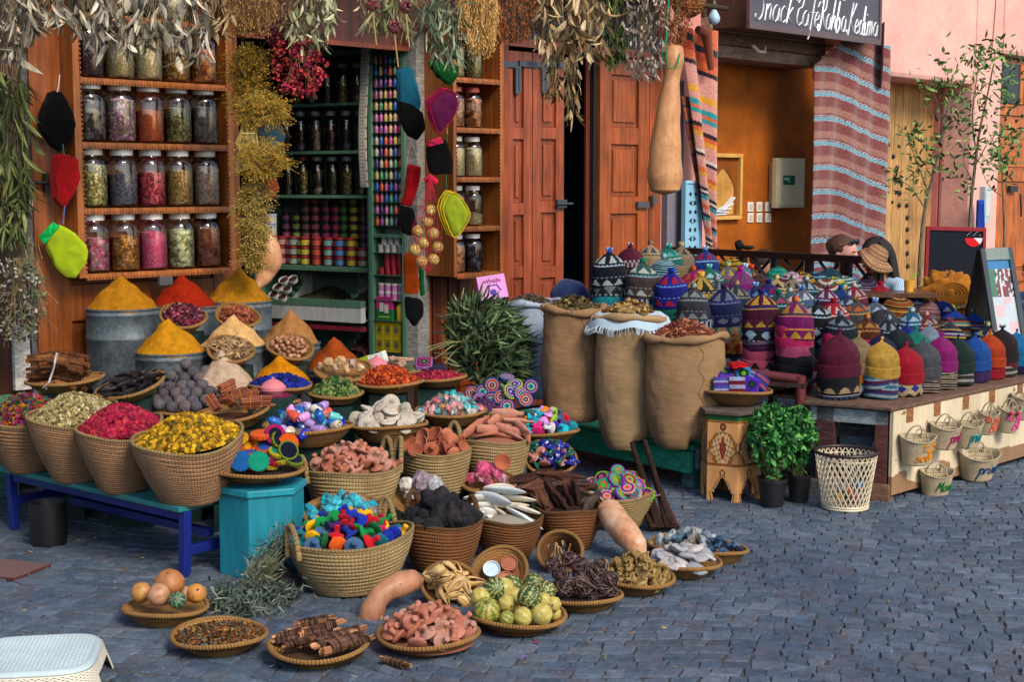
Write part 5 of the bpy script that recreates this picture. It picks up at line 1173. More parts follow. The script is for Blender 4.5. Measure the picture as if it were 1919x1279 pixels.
for k,(px,py,a,pt) in enumerate(((1010,910,20,-10),(1040,925,-50,35),(1065,905,0,0),(1085,910,30,10),(1030,950,-60,45),(1065,945,80,65),(1095,955,40,-35),(1050,895,10,5),(1010,930,-65,30),(1080,935,70,60),(1105,945,50,-30),(1045,960,-50,40),(1025,900,25,-15),(1000,895,15,-10))):
 inst('bark_piece',BC[k%4],lay(px,py,6.35+.05*(py<915),a,pt,k)@Matrix.Scale(1.1,4),'rough dark brown bark chunk in the brown basket','bark','bark chunks')
o,c,r=B('palm_basket','light straw basket of striped crochet discs at the right',1157,922,144,6.75,.2,STRAW,.62,base=.0,wave=.01)
filler(c,r*.93,-.03,'#3a3040',parent=o,hm=.04)
def palette(seed,k=6):
 rnd=random.Random(seed);c0=['#c81a5a','#1aa05a','#14509a','#30b0c0','#d8501a','#7a2a9a','#e08a20','#d8c81a','#8a70a0','#c85848','#1a2a6a','#c0a090','#8a1a3a','#5ab41a']
 return [rnd.choice(c0) for _ in range(k)]
DS=[disc(palette(s_),.037,.008) for s_ in (1,2,3,5,8,13)]
pile(DS,c,r*.86,48,.095,'striped round crochet disc in the right light basket','crochet disc','crochet discs in the right basket',21,None,'face',sc=(.95,1.15))
o,c,r,q=tray('shallow tray of turquoise and grey rocks beside the teal box',645,962,158,6.1,h=.06,tiltx=14,tilty=2,group='raised trays of minerals')
filler(c,r*.9,-.025,'#5a5a58',q,parent=o)
RK=[rock(s_,(.036,.03,.026),ROCK,.6,'mineral_rock') for s_ in (1,4,7)]
pile(RK,c,r*.78,20,.06,'@ raw mineral rock in the turquoise rock tray','rock','turquoise tray rocks',2,[('turquoise','#1a90a8'),('grey','#6a6e72'),('light turquoise','#3aa8b8'),('grey brown','#807670')],'any',rot=q,sc=(.8,1.35))
o,c,r,q=tray('round tray of white and mauve crystal rocks',790,935,112,6.45,h=.06,tiltx=16,group='raised trays of minerals')
for k,(px,py,s,cc_) in enumerate(((790,905,1.5,'#8a7a84'),(815,915,1.4,'#9a9aa0'),(760,908,1.1,'#c8c4bc'),(828,930,1.0,'#c0ccd0'),(795,930,1.2,'#a07a84'),(770,925,1.0,'#b8bcc0'))):inst('crystal_rock',rock(k+20,(.036,.03,.034),ROCK,.5,'crystal_rock'),Matrix.Translation(P(px,py,6.45))@rrot()@Matrix.Scale(s,4),'whitish mauve crystal rock behind the lava stones','rock','white and mauve rocks',H(cc_))
o,c,r,q=tray('round tray of pink crystal rocks',915,905,104,6.85,h=.05,tiltx=12,group='raised trays of minerals')
for k,(px,py,s,cc_) in enumerate(((905,880,1.3,'#c04a74'),(930,884,1.2,'#c85a80'),(898,895,1.0,'#b8849a'),(880,897,.9,'#b04a64'),(940,898,.9,'#c890a0'),(915,900,1.0,'#a05068'))):inst('crystal_rock',rock(k+30,(.034,.028,.03),ROCK,.5,'crystal_rock'),Matrix.Translation(P(px,py,6.85))@rrot()@Matrix.Scale(s,4),'bright pink crystal rock above the cuttlefish bones','rock','pink rocks',H(cc_))
inst('clay_cup',CUP,Matrix.Translation(P(942,868,6.85))@Matrix.Rotation(R(70),4,'X')@Matrix.Scale(1.2,4),'clay cup lying beside the pink rocks','clay cup',None,H('#a05a40'))
o,c,r,q=tray('tilted round basket of glazed blue and green knobs',1032,858,100,7.15,h=.07,tiltx=30,tilty=5,group='leaning round baskets')
filler(c,r*.9,-.025,'#3a2a20',q,parent=o)
m=MB();m.lathe([(.001,0),(.02,.001),(.029,.004),(.031,.008),(.028,.012),(.014,.016),(.0095,.022),(.009,.032),(.011,.038),(.0105,.045),(.006,.048),(.001,.0485)],24);MUSHG=meshof(m,'glazed_scrubber',GLAZE)
pile([MUSHG],c,r*.82,30,.05,'@ glazed scrubber in the tilted basket','scrubber','glazed scrubbers',12,[('cobalt blue','#0e1a7a'),('cobalt blue','#142490'),('dark green','#0c4a3c'),('salmon and blue','#a06a60')],'tilt',70,rot=q)
o,c,r,q=tray('straw tray of bright crochet scrubbers next to the sacks',1022,806,124,7.4,h=.06,base=.3)
filler(c,r*.9,-.02,'#3a2a30',parent=o)
CR2=[('red','#b01030'),('teal','#1a8090'),('hot pink','#d82a7a'),('lilac','#b888c8'),('violet','#4a2a9a'),('lime','#80a830'),('orange','#d07a14'),('cyan','#1a9ab0'),('grey blue','#3a4a6a'),('white','#c8c8c8'),('green','#0e6a44')]
pile([MUSHF],c,r*.84,44,.09,'@ crochet scrubber in the tray next to the sacks','scrubber','crochet scrubbers next to the sacks',7,CR2,'tilt',80,sc=(1.0,1.25))
D2=[disc([['#14509a','#2090a0','#a0b070','#2a2a7a','#b86a78','#143e84'],['#b8701a','#1a2a6a','#b0a080','#8a1a4a','#b86a5c','#1e4a88'],['#90b030','#1a2a6a','#8a9ab0','#6a2a7a','#b86a78','#2a5a98'],['#a0b860','#1a3a9a','#7a1a4a','#9a9ac0','#1a2a5a','#a8b040']][k],.042,.008) for k in range(4)]
c=P(948,752,7.55)
for k,(px,py,tx,ty,tz,Yk) in enumerate(((905,735,70,-30,0,7.6),(922,722,80,-50,10,7.6),(950,708,15,5,0,7.65),(965,722,35,-10,0,7.55),(995,725,78,-15,0,7.6),(938,745,68,15,0,7.5),(975,738,55,40,10,7.52),(955,735,60,35,30,7.5),(920,750,85,70,0,7.5),(985,750,60,10,0,7.5),(900,750,60,20,0,7.55),(910,765,80,60,20,7.5),(950,762,75,10,0,7.48),(885,738,60,0,0,7.65))):
 inst('crochet_disc',D2[k%4],Matrix.Translation(P(px,py,Yk))@Matrix.Rotation(R(tz),4,'Z')@Matrix.Rotation(R(ty),4,'Y')@Matrix.Rotation(R(tx),4,'X'),'large ringed crochet disc on the heap below the green leaves','crochet disc','large crochet discs in the heap')
o,c,r,q=tray('shallow straw tray of felt discs on the teal box',480,876,190,6.0,h=.045)
filler(c,r*.9,-.015,'#2a2220',parent=o)
D3=[disc(['#1a5a9a']*3,.034,.008),disc(['#109070']*3,.034,.008),disc(['#d8a018','#c04a14','#d8a018'],.034,.008),disc(['#d8581a']*3,.034,.009),disc(['#a01428']*3,.03,.007),disc(['#10142a','#10142a','#10142a','#10142a','#10142a','#6a7c20'],.034,.007),disc(['#16162a','#16162a','#a0185a'],.034,.007),disc(['#108060','#108060','#a89a1a'],.03,.008),disc(['#2a4a9a','#2a4a9a','#b04a1a'],.034,.008)]
nmx=['plain blue','mint green','yellow with orange rings','plain orange','dark red','black and lime','black and hot pink','green edged with yellow','blue edged with orange']
for k,(px,py,tx,ty,i) in enumerate(((452,866,62,0,0),(485,866,62,5,1),(465,838,58,0,2),(488,816,12,0,3),(425,836,60,-62,4),(420,848,60,-55,4),(402,862,30,-20,4),(540,845,50,40,5),(515,815,60,45,6),(520,848,25,12,7),(497,838,35,0,8),(435,850,30,-20,5),(405,872,20,-10,6),(530,862,15,-15,7),(505,872,10,10,7),(550,862,20,20,5),(448,825,20,-20,2),(440,838,10,-10,3),(515,865,15,0,4),(540,832,70,50,3),(526,825,40,50,5),(470,850,10,0,8),(425,865,15,5,0),(500,855,15,10,6),(480,880,5,0,4))):
 inst('felt_disc',D3[i],Matrix.Translation(P(px,py,5.98+.03*(py<845)-(.1 if k<2 else 0)))@Matrix.Rotation(R(ty),4,'Y')@Matrix.Rotation(R(tx),4,'X')@Matrix.Scale(1.3,4),'%s felt disc on the tray over the teal box'%nmx[i],'felt disc','felt discs on the teal box')
o,c,r,q=tray('straw tray piled with pastel ceramic bottles',578,798,168,6.6,h=.085)
filler(c,r*.9,-.03,'#6a5a60',parent=o,hm=.05)
BCc=[('lilac','#a888c8'),('pink','#c88ac0'),('pale cream','#c0baa0'),('blue','#1a5aa8'),('pale blue','#6aa8c0'),('lavender','#9a90c0'),('cobalt','#1c2a9a'),('coral','#c04a38'),('aqua','#5ab0b0'),('purple grey','#6a5a80'),('white','#b8c0c0')]
pile([BOT],c,r*.84,56,.10,'@ ceramic bottle in the bottle tray','bottle','ceramic bottles in the tray',31,BCc,'any',sc=(.92,1.05),lay=1)
o,c,r,q=tray('straw tray of ribbed white shell discs',726,792,152,6.9,h=.085)
filler(c,r*.9,-.03,'#6a5440',parent=o,hm=.05)
def shell(edge):
 m=MB();n=48;r0=.038
 def wp(co,a,v):
  k=1+(.02*math.cos(24*a))*(math.hypot(co.x,co.y)/r0)*.6;return (co.x*k,co.y*k,co.z*(1+.06*math.cos(24*a)))
 pr=[(.001,.012),(.01,.0118),(.02,.0105),(.03,.008),(.038,.004),(.039,.0015),(.039,-.0015),(.038,-.004),(.03,-.008),(.02,-.0105),(.001,-.012)]
 m.lathe(pr,n*2,warp=wp);fi=0
 for j in range(len(pr)-1):
  for i in range(n*2):
   c_=H(edge) if 5<=j<=5 else (H('#c0b8a8') if math.cos(24*2*PI*(i+.5)/(2*n))>-.3 else H('#8a8478'));m.c[fi]=c_;fi+=1
 return meshof(m,'shell_disc',MATT)
SH=[shell('#1c1c20'),shell('#a0603c')]
pile(SH,c,r*.85,40,.10,'ribbed white disc with a dark or rust edge in the shell tray','shell disc','ribbed shell discs',17,None,'face',sc=(.95,1.15))
o,c,r,q=tray('straw tray of mixed turquoise and pink rough minerals',845,770,132,7.2,h=.07)
filler(c,r*.9,-.02,'#6a5a58',parent=o,hm=.05)
RK2=[rock(s_,(.022,.018,.017),ROCK,.6,'mineral_piece') for s_ in (1,4,7)]
pile(RK2,c,r*.84,80,.085,'@ mineral piece in the mixed mineral tray','mineral','mixed mineral pieces',18,[('turquoise','#2a98a0'),('pink','#b86a74'),('whitish','#b0b4ac'),('rose','#c08a88'),('grey','#5a6468'),('ochre','#a0704a'),('aqua','#5aa0a8')],'any',sc=(.8,1.5))
o,c,r,q=tray('deep straw tray of cinnamon stick bundles',436,772,138,6.7,h=.07,tilty=-6,tiltx=6)
filler(c,r*.9,-.025,'#4a2a1c',parent=o)
def cinn(seed):
 rnd=random.Random(seed);m=MB()
 for k in range(16):
  x,y=(k%4-1.5)*.012+rnd.uniform(-.002,.002),(k // 4-1.5)*.011
  m.tube([(x,y,-.045+rnd.uniform(-.006,.006)),(x,y,.045+rnd.uniform(-.006,.006))],.0058,7,H(rnd.choice(['#7a3a20','#8e4c2c','#6a301c'])))
 m.tube([(-.026,-.024,0),(.026,-.024,0),(.026,.024,0),(-.026,.024,0)],.0012,4,H('#c8a030'),closed=True)
 return meshof(m,'cinnamon_bundle',DRYW)
CI=[cinn(1),cinn(2)]
for k,(px,py,a,pt,Y) in enumerate(((425,725,40,-20,6.85),(468,740,30,-12,6.8),(470,755,8,-2,6.62),(428,750,60,30,6.65),(400,756,-40,40,6.62),(445,738,45,-10,6.72),(490,752,10,0,6.7))):
 inst('cinnamon_bundle',CI[k%2],lay(px,py,Y,a,pt,.3*k)@Matrix.Scale(.95,4),'tied bundle of cinnamon sticks, %s in the cinnamon tray'%['rear left','rear right','front right','front middle','front left','centre','far right'][k],'cinnamon','cinnamon bundles')
c=P(350,745,6.95)
NB=MB();NB.blob((0,0,0),.033,3,.08,5,3);NBm=meshof(NB,'nut_ball',vm('nut_shell','obj',.85,.3,40,120,1,.006,fine=.4))
for rowk,(yy,xs,Y) in enumerate(((700,(335,362,385),7.1),(712,(322,345,372),7.05),(728,(300,318,340,358,378),6.98),(742,(285,305,328,348,368,396),6.9),(756,(292,312,336,362,385),6.84),(766,(300,322,345,368),6.78),(690,(350,),7.1))):
 for k,x in enumerate(xs):inst('nut_ball',NBm,Matrix.Translation(P(x+(k*7%5)-2,yy-4+(k*5%6)-3+(0 if rowk != 6 else 0),Y))@rrot()@Matrix.Scale(.9+.1*(k%3)/2,4),'round grey brown nut ball in the dark pile beside the cinnamon','nut','grey nut balls',H(['#5a5458','#4c484e','#625656','#545058'][k%4]))
tray('straw tray under the heap of grey nut balls',345,768,130,6.92,h=.05)
o,c,r,q=tray('straw tray of black carob pods',244,722,130,6.8,h=.055,tiltx=12,tilty=-12)
filler(c,r*.9,-.02,'#181416',q,parent=o)
def pod(seed):
 rnd=random.Random(seed);m=MB();pts=catmull([(0,0,-.06),(.012,0,-.02),(.008,.004,.02),(-.01,0,.06)],3);m.tube(pts,[.004+.008*math.sin(PI*i/(len(pts)-1)) for i in range(len(pts))],7,H('#1e181a'),flat=.5);return meshof(m,'black_pod',vm('pod%d'%seed,'col',.5,.4,20,70,.6,.005))
PO=[pod(1)]
pile(PO,c,r*.86,54,.045,'black shrivelled pod in the carob tray','pod','black pods',19,None,lambda rn:Matrix.Rotation(rn.uniform(0,6.28),4,'Z')@Matrix.Rotation(R(90+rn.uniform(-18,18)),4,'Y')@Matrix.Rotation(rn.uniform(0,6),4,'Z'),rot=q)
o,c,r,q=tray('straw tray holding a tied bundle of brown twigs',122,712,140,7.0,h=.055,tilty=-4)
m=MB();rnd=random.Random(2)
for i in range(34):
 a,b=rnd.uniform(-.3,.3),rnd.uniform(-.1,.1);y=rnd.uniform(664,726);x0=rnd.uniform(48,80);x1=rnd.uniform(125,172)-abs(y-690)*.3;Y=7.0+rnd.uniform(-.1,.12)
 m.tube([P(x0,y+rnd.uniform(-4,4),Y),P((x0+x1)/2,y-5,Y),P(x1,y+5,Y-.05)],[.008,.014,.015],7,H(rnd.choice(['#6a4226','#8a5a34','#5a3620','#a06c3c'])))
o=tag(m.build('twig_bundle',BARK),'thick bundle of cut brown twigs tied with white string','twig bundle')
m=MB();m.tube([P(80+26*(k/11)**.5*(1 if k<12 else 1),728-66*k/11,6.82-.02*math.sin(k)) for k in range(12)],.003,5,H('#b8b8b8'));m.tube([P(86+22*(k/11)**.7,730-68*k/11,6.82) for k in range(12)],.003,5,H('#a8a8a8'));m.build('string',MATT,o)
defs=[('palm basket of yellow dried flowers, rightmost on the blue legged bench',352,820,204,5.95,['#c8960e','#b08010','#8a6a14','#d8ac20','#6a5a14'],'yellow_flowers','heap of golden yellow dried flowers'),
  ('palm basket of crimson rosebuds, second from the right on the bench',224,800,158,6.15,['#a8143c','#8a1034','#c02a50','#b83a3a','#7a1030'],'rose_buds','heap of crimson dried rosebuds'),
  ('palm basket of pale chamomile, third from the right on the bench',137,776,165,6.38,['#a89a6a','#8a7c4c','#c8bc94','#6a5c34','#b09c5a'],'chamomile','heap of pale beige chamomile heads'),
  ('palm basket of multicoloured potpourri, leftmost on the bench',48,778,150,6.6,['#8a1a3a','#a83a1a','#c08a1a','#3a6a4a','#6a2a5a','#a8307a','#5a6a2a','#1a5a6a','#b06a3a'],'potpourri','heap of mixed red, orange, green and violet potpourri')]
for k,(lb,px,py,w,Y,cols,nm,lb2) in enumerate(defs):
 o,c,r=B('tall_basket',lb,px,py,w,Y,.25,STRAWT,.62,base=.312,ell=1.05,sag=.018,rz=R(20),ropemat=ROPE,tiltx=6,tilty=-5)
 buds(nm,lb2+' in its tall palm basket',c+Vector((0,0,-.0)),r*.96,.10,1300 if k != 2 else 2600,cols,.012 if k in (0,1) else (.0085 if k==2 else .013),1.0 if k != 3 else 1.3,rot=Euler((R(6),R(-5),0)),drop=.008,sheet=(k==3),seed=k+2,base=cols[1],cat='dried flowers')
be=T('bench','teal topped bench with royal blue legs under the tall palm baskets','bench',G(200,1060),0)
def Zp(px,py,z):return G(px,py,z)
A=Zp(335,952,.31);Bp=Zp(-60,862,.31);d=(A-Bp).normalized();n_=Vector((-d.y,d.x,0));W_=.45
m=MB(Matrix.Translation((A.x,A.y,0))@Matrix.Rotation(math.atan2(d.y,d.x),4,'Z'));L=(A-Bp).length+.3
A2=L
m.box((-L,0,.286),(0,W_,.31),H('#1c6c6c'));m.build('top',PAINT,be,False,bevel=.004)
for x in (-1.34,-.03):
 for y in (.05,W_-.05):
  m=MB(m.X.copy());m.X=Matrix.Translation((A.x,A.y,0))@Matrix.Rotation(math.atan2(d.y,d.x),4,'Z');m.bx((x,y,.143),(.04,.038,.285),H('#0e2070'),Euler((0,R(3 if x>-.5 else-3),0)).to_matrix());m.build('leg',PAINT,be,False,bevel=.003)
X_=Matrix.Translation((A.x,A.y,0))@Matrix.Rotation(math.atan2(d.y,d.x),4,'Z')
for a,b in (((-1.32,.04,.24),(-.05,.07,.285)),((-1.32,W_-.07,.23),(-.05,W_-.04,.285)),((-1.35,.07,.12),(-1.32,W_-.07,.16)),((-.08,.07,.08),(-.045,W_-.07,.12)),((-1.1,W_/2-.02,.13),(-.08,W_/2+.02,.165))):
 m=MB(X_);m.box(a,b,H('#0e1f6e'));m.build('rail',PAINT,be,False,bevel=.003)
hb=T('teal_box','bright teal painted six sided wooden box between the bench and the front basket','box',G(492,1080),R(10))
c0=P(490,905,5.98);m=MB();r_=.185
def hexp(m,c,r,z0,z1,col,ph=.0):
 a=[m.p((c.x+r*math.cos(ph+k*PI/3),c.y+r*math.sin(ph+k*PI/3),z0)) for k in range(6)];b=[m.p((c.x+r*math.cos(ph+k*PI/3),c.y+r*math.sin(ph+k*PI/3),z1)) for k in range(6)]
 for k in range(6):m.face((a[k],a[(k+1)%6],b[(k+1)%6],b[k]),None,col)
 m.face(a[::-1],None,col);m.face(b,None,col)
zt4=P(490,922,5.98-r_).z
hexp(m,c0,r_,0,zt4-.03,H('#147a8c'),R(100-17));m.build('body',PAINT,hb,False,bevel=.004)
m=MB();hexp(m,c0,r_*1.07,zt4-.029,zt4,H('#168496'),R(100-17));m.build('top',PAINT,hb,False,bevel=.004)
# ======= spice cones and zinc drums
def cone(px,pyt,pyb,w,Y,colr,nm,lb,drumh=.5,drum=True,base=None):
 c=P(px,pyb,Y);r=w/2*Y/FPX;top=P(px,pyt,Y).z;hh=top-c.z
 if drum:
  z0=base if base is not None else c.z-drumh
  o=T('zinc_drum','grey zinc drum holding '+lb,'drum',(c.x,c.y,z0))
  m=MB();H_=c.z-z0;pr=[(.001,0),(r*.98,0)]
  for z in (.1,):pr+=[]
  zz_=[(0,0),(H_-.17,0),(H_-.165,.004),(H_-.155,.004),(H_-.15,0),(H_-.04,0),(H_-.035,.005),(H_-.028,.005),(H_-.023,0),(H_-.012,0),(H_-.008,.006),(H_,.007),(H_+.001,.0),(H_-.03,-.003)]
  for z,d_ in zz_:pr.append((r+d_,max(0,z)))
  m.lathe(pr,56);m.build('drum',ZINC,o,world=False)
 m=MB();prof=[(r*.985,-.02),(r*.97,0)]
 for i in range(1,22):
  t=i/22;prof.append((r*.97*(1-t)**1.0+.012*math.sin(PI*t)+(.0),hh*(t**1.06)))
 prof.append((.004,hh*.985));prof.append((.0006,hh))
 def wp(co,a,v):
  n=noise.noise(Vector((co.x*14,co.y*14,co.z*14+px)))*.011;k=1+n/max(.03,math.hypot(co.x,co.y));return (co.x*k+.014*math.sin(px)*co.z/hh,co.y*k,co.z+n)
 m.lathe(prof,64,warp=wp,M=Matrix.Translation(c));tag(m.build(nm,powder(nm,H(colr))),'tall cone of '+lb,'spice','ground spice cones')
cone(230,516,576,135,7.7,'#a06a10','turmeric_cone','mustard yellow powder, back left',base=.35)
cone(345,514,572,126,7.95,'#8a1e06','paprika_cone','brick red powder, back middle',base=.35)
cone(447,502,563,122,8.15,'#a06c12','curry_cone','mustard yellow powder, back right',base=.35)
cone(320,596,658,131,7.25,'#b07810','ginger_cone','golden yellow powder, middle left',base=.3)
cone(436,590,646,124,7.5,'#c49a62','cumin_cone','pale beige powder, middle',base=.3)
cone(543,582,642,112,7.8,'#96683a','coriander_cone','tan brown powder, middle right',base=.3)
cone(628,632,690,112,7.65,'#8a3c10','chilli_cone','rust red coarse powder, right',base=.3)
cone(420,658,722,116,7.12,'#b09880','garlic_cone','greyish white powder, lower middle',base=.3)
cone(527,664,716,116,7.35,'#b87404','saffron_cone','deep yellow orange powder, lower right',base=.3)
def bowl(label,px,py,w,Y,tx=25,ty=12,h=.075):return tray(label,px,py,w,Y,h=h,rb=.55,tiltx=tx,tilty=ty,group='small tilted straw bowls',name='straw_bowl',cat='bowl')
o,c,r,q=bowl('small straw bowl of dark red hibiscus between two drums',344,592,84,7.5);buds('hibiscus','glossy dark red hibiscus calyces in the small bowl',c,r*.86,.03,150,['#4a1424','#6a1a30','#32101c','#7a2438'],.014,1.4,rot=q,seed=4,mat=vm('hibiscus_skin','col',.35,.3,40),sub=1)
o,c,r,q=bowl('small straw bowl of brown dates or nuts right of the red powder',446,592,82,7.7);pile([meshof((lambda mm:(mm.blob((0,0,0),(.011,.011,.017),2,.1),mm)[1])(MB()),'brown_nut',MATTO)],c,r*.8,60,.035,'shiny reddish brown nut in the small bowl','nut','reddish brown nuts in the bowl',3,[H('#7a3e24'),H('#8e4e30'),H('#6a301c')],'any',rot=q)
o,c,r,q=bowl('small straw bowl of pale ginger roots in front of the beige cone',433,655,88,7.2);buds('ginger_roots','pale brown curled ginger roots in the small bowl',c,r*.86,.03,170,['#8a6c4c','#a4845c','#6e5238','#b89868'],.0065,4.5,rot=q,seed=5,base='#4a3422',flat=.4)
o,c,r,q=bowl('small straw bowl of round nutmegs in front of the tan cone',543,650,86,7.45);pile([meshof((lambda mm:(mm.blob((0,0,0),(.0115,.0115,.013),2,.06),mm)[1])(MB()),'nutmeg',MATTO)],c,r*.8,70,.035,'round pale brown nutmeg in the small bowl','nutmeg','nutmegs in the bowl',4,[H('#9a6c4e'),H('#ac8060'),H('#8a5c42')],'any',rot=q)
o,c,r,q=tray('straw bowl of cloudy amber resin in front of the rust red cone',643,694,108,7.35,h=.06,tiltx=14)
for k,(px,py,s) in enumerate(((615,680,1.3),(638,676,1.3),(660,682,1.2),(675,690,1.0),(650,690,1),(628,690,.9),(600,686,.8))):inst('resin_lump',rock(k+40,(.024,.02,.02),GLAZE,.6,'resin_lump'),Matrix.Translation(P(px,py,7.35))@rrot()@Matrix.Scale(s,4),'cloudy amber resin lump wrapped in the straw bowl','resin','amber resin lumps',H(['#a88a68','#b8946a','#9a8070'][k%3]))
def bt(label,px,py,w,Y,nm,lb,cols,size,hm,n,el=1.0,sheet=False,h=.05,seed=1,tr=True,sub=1,flat=1,drop=0.005):
 if tr:o,c,r,q=tray(label,px,py,w,Y,h=h)
 else:c=P(px,py,Y);r=w/2*Y/FPX
 buds(nm,lb,c,r*.93,hm,n,cols,size,el,drop=drop,sheet=sheet,seed=seed,base=cols[0],sub=sub,flat=flat,cat='dried flowers')
bt('straw tray of magenta buds next to the cinnamon',508,752,108,6.95,'magenta_buds','heap of magenta rosebuds behind the pastel bottles',['#7a0c44','#981458','#b02a6a','#5a0a34'],.0095,.07,700,seed=3)
bt('straw tray of indigo blue lumps',525,722,118,7.08,'indigo_heap','heap of vivid indigo blue pigment lumps',['#0c1a6a','#10248a','#08124a','#1a3098'],.014,.05,420,seed=4)
bt('straw tray of green pods and buds',628,738,104,7.12,'green_buds','heap of green dried pods behind the shell discs',['#2c5024','#48702c','#6a8040','#8a8a50','#1c3a1c'],.0105,.085,600,1.3,seed=5)
bt('straw tray of orange dried peel',728,716,128,7.3,'orange_peel','heap of rust orange dried flowers behind the shell discs',['#9a3010','#b84418','#7a220c','#c85a24'],.0105,.085,800,1.3,seed=6)
bt('straw tray of crimson petals behind the minerals',818,706,112,7.6,'crimson_petals','low heap of crimson petals behind the minerals',['#8a1430','#a82040','#6a1028','#c03a50'],.009,.03,420,seed=7)
bt('',905,765,60,7.4,'violet_buds','small heap of violet buds left of the large crochet discs',['#4a2a5a','#6a3a6a','#3a1a3a'],.009,.06,200,seed=8,tr=False)
def tagine(px,py,w,Y,lb):
 c=P(px,py,Y);k=w*Y/FPX/2;o=T('tagine',lb,'tagine',c)
 m=MB();m.lathe([(.001,0),(k*.6,0),(k,k*.45),(k*.98,k*.6),(k*.001,k*.6)],32,col=H('#b86a74'));m.build('base',MATT,o,world=False)
 m=MB();m.lathe([(k*.99,k*.605),(k*1.0,k*.66),(k*.7,k*1.0),(k*.3,k*1.22),(k*.1,k*1.28),(k*.12,k*1.42),(k*.001,k*1.46)],32,col=H('#be7078'));m.build('lid',MATT,o,world=False)
tagine(706,697,44,7.5,'small pink lidded pot on the orange dried flowers');tagine(512,742,50,6.9,'small pink lidded pot between the magenta and blue heaps')
m=MB(Matrix.Translation(P(695,677,7.75))@Matrix.Rotation(R(-15),4,'Z')@Matrix.Rotation(R(-20),4,'Y'));m.box((-.09,-.03,-.035),(.0,.03,.035),H('#8aa01a'));m.box((.0005,-.03,-.035),(.09,.031,.03),H('#c8d0c8'));tag(m.build('incense_box',MATT,smooth=False),'small lime and white carton behind the pink pot','box')
m=MB();rnd=random.Random(8)
for k in range(12):m.tube([P(728+rnd.uniform(0,20),672+rnd.uniform(-5,8),7.7),P(745+rnd.uniform(0,30),676+rnd.uniform(-6,12),7.65)],.007,6,H('#c09a80'))
tag(m.build('pale_sticks',DRYW),'loose pale wooden sticks behind the orange flowers','sticks')
def sqpad(cols,w=.085,th=.014,stripes=False):
 m=MB();n=24
 def col_(u,v):
  if stripes:return H(cols[int(v*len(cols)*2)%len(cols)])
  d_=max(abs(u-.5),abs(v-.5))*2;e=math.hypot(u-.5,v-.5)*2;d_=d_ if d_>.7 else e;return H(cols[min(len(cols)-1,int(d_*len(cols)))])
 for sgn in (1,-1):m.grid(lambda u,v:((u-.5)*w,(v-.5)*w*sgn,sgn*th*(.5+.5*(1-(2*u-1)**4)*(1-(2*v-1)**4))),n,n,col_,(12,12))
 cc_=H(cols[-1]) if not stripes else H(cols[0]);h_=w/2;t_=th/2
 m.box((-h_,-h_,-t_),(h_,h_,t_),cc_);return meshof(m,'crochet_pad',KNIT)
for k,(px,py,cs) in enumerate(((795,681,['#5ab83a','#141a2a','#a04a8a','#8a1a4a','#a070b0']),(820,688,['#3a2a5a','#14142a','#2a2a4a']),(770,692,['#8a8040','#4a5a3a','#7a7a4a']),(808,694,['#1a1a3a','#5a3a2a','#101020']))):
 inst('crochet_pad',sqpad(cs,.09),Matrix.Translation(P(px,py,7.75))@Matrix.Rotation(R(8*k),4,'Z')@Matrix.Rotation(R(35 if k==0 else 8),4,'X'),'square crochet pad, %s behind the minerals'%['pink and green one','dark violet one','olive one','navy one'][k],'crochet pad','pads behind the minerals')
sto=T('display_stand','dark green stepped stand hidden under the trays and baskets','stand',(-.6,6.9,0));items_=[]
for o in list(bpy.data.objects):
 if o.parent is None and o.type=='EMPTY' and o.get('category') in ('tray','basket','drum','bowl','tagine') and o.location.z>.045 and 'bench' not in o['label']:
  mn=o.location.z
  if o.rotation_euler.x>.3:mn -= .02
  items_.append((o.location.x,o.location.y,mn))
for k,(x,y,z) in enumerate(items_):
 w=.085+.003*(k%7);st=MB();st.box((x-w,y-w*.9,.0),(x+w,y+w*1.1,z-.004-.0007*(k%9)),H('#14302c'));st.build('step',PAINT,sto,False)
m=MB();m.X=Matrix.Translation((0,0,0));a=P(1000,1050,6.15)
m.box((-.35,6.05,.0),(.62,6.28,.02),H('#14543e'));m.build('x',PAINT) if False else None
def longgourd(pts,rad,c1,c2,lb,name='long_gourd',gr=None):
 m=MB();cp=catmull(pts,8);rr=[];n=len(cp)
 for i in range(n):
  t=i/(n-1)*(len(rad)-1);k=min(int(t),len(rad)-2);f=t-k;f=f*f*(3-2*f);rr.append(rad[k]*(1-f)+rad[k+1]*f)
 m.tube(cp,rr,28)
 for fi,f in enumerate(m.f):
  v=Vector(m.v[f[0]]);w=noise.noise(v*7)*.5+.5+.35*noise.noise(v*40);w=max(0,min(1,w));m.c[fi]=tuple(a*(1-w)+b*w for a,b in zip(H(c1),H(c2)))
 return tag(m.build(name,GOURD),lb,'gourd',gr)
Yg=5.25
longgourd([P(672,1180,5.3),P(690,1165,5.3),P(700,1140,5.3),P(715,1115,5.32),P(740,1100,5.35),P(770,1090,5.4),P(792,1088,5.42)],[.018,.045,.048,.042,.043,.05,.044,.012],'#b88868','#96664a','long curved tan gourd leaning on the front basket')
longgourd([P(1135,945,6.3),P(1140,955,6.3),P(1160,985,6.2),P(1185,1015,6.1),P(1205,1045,6.05)],[.01,.055,.06,.062,.052,.02],'#d8c4a8','#a8683c','thick mottled cream and brown gourd leaning on the right baskets')
hg=longgourd([P(1264,84,8.4),P(1264,90,8.4),P(1262,112,8.4),P(1258,150,8.4),P(1252,215,8.4),P(1247,280,8.4),P(1246,330,8.4),P(1246,355,8.4),P(1246,366,8.4)],[.012,.05,.062,.05,.072,.092,.104,.09,.012],'#c89a6c','#b07c50','huge pale gourd hanging by a green cord before the doors')
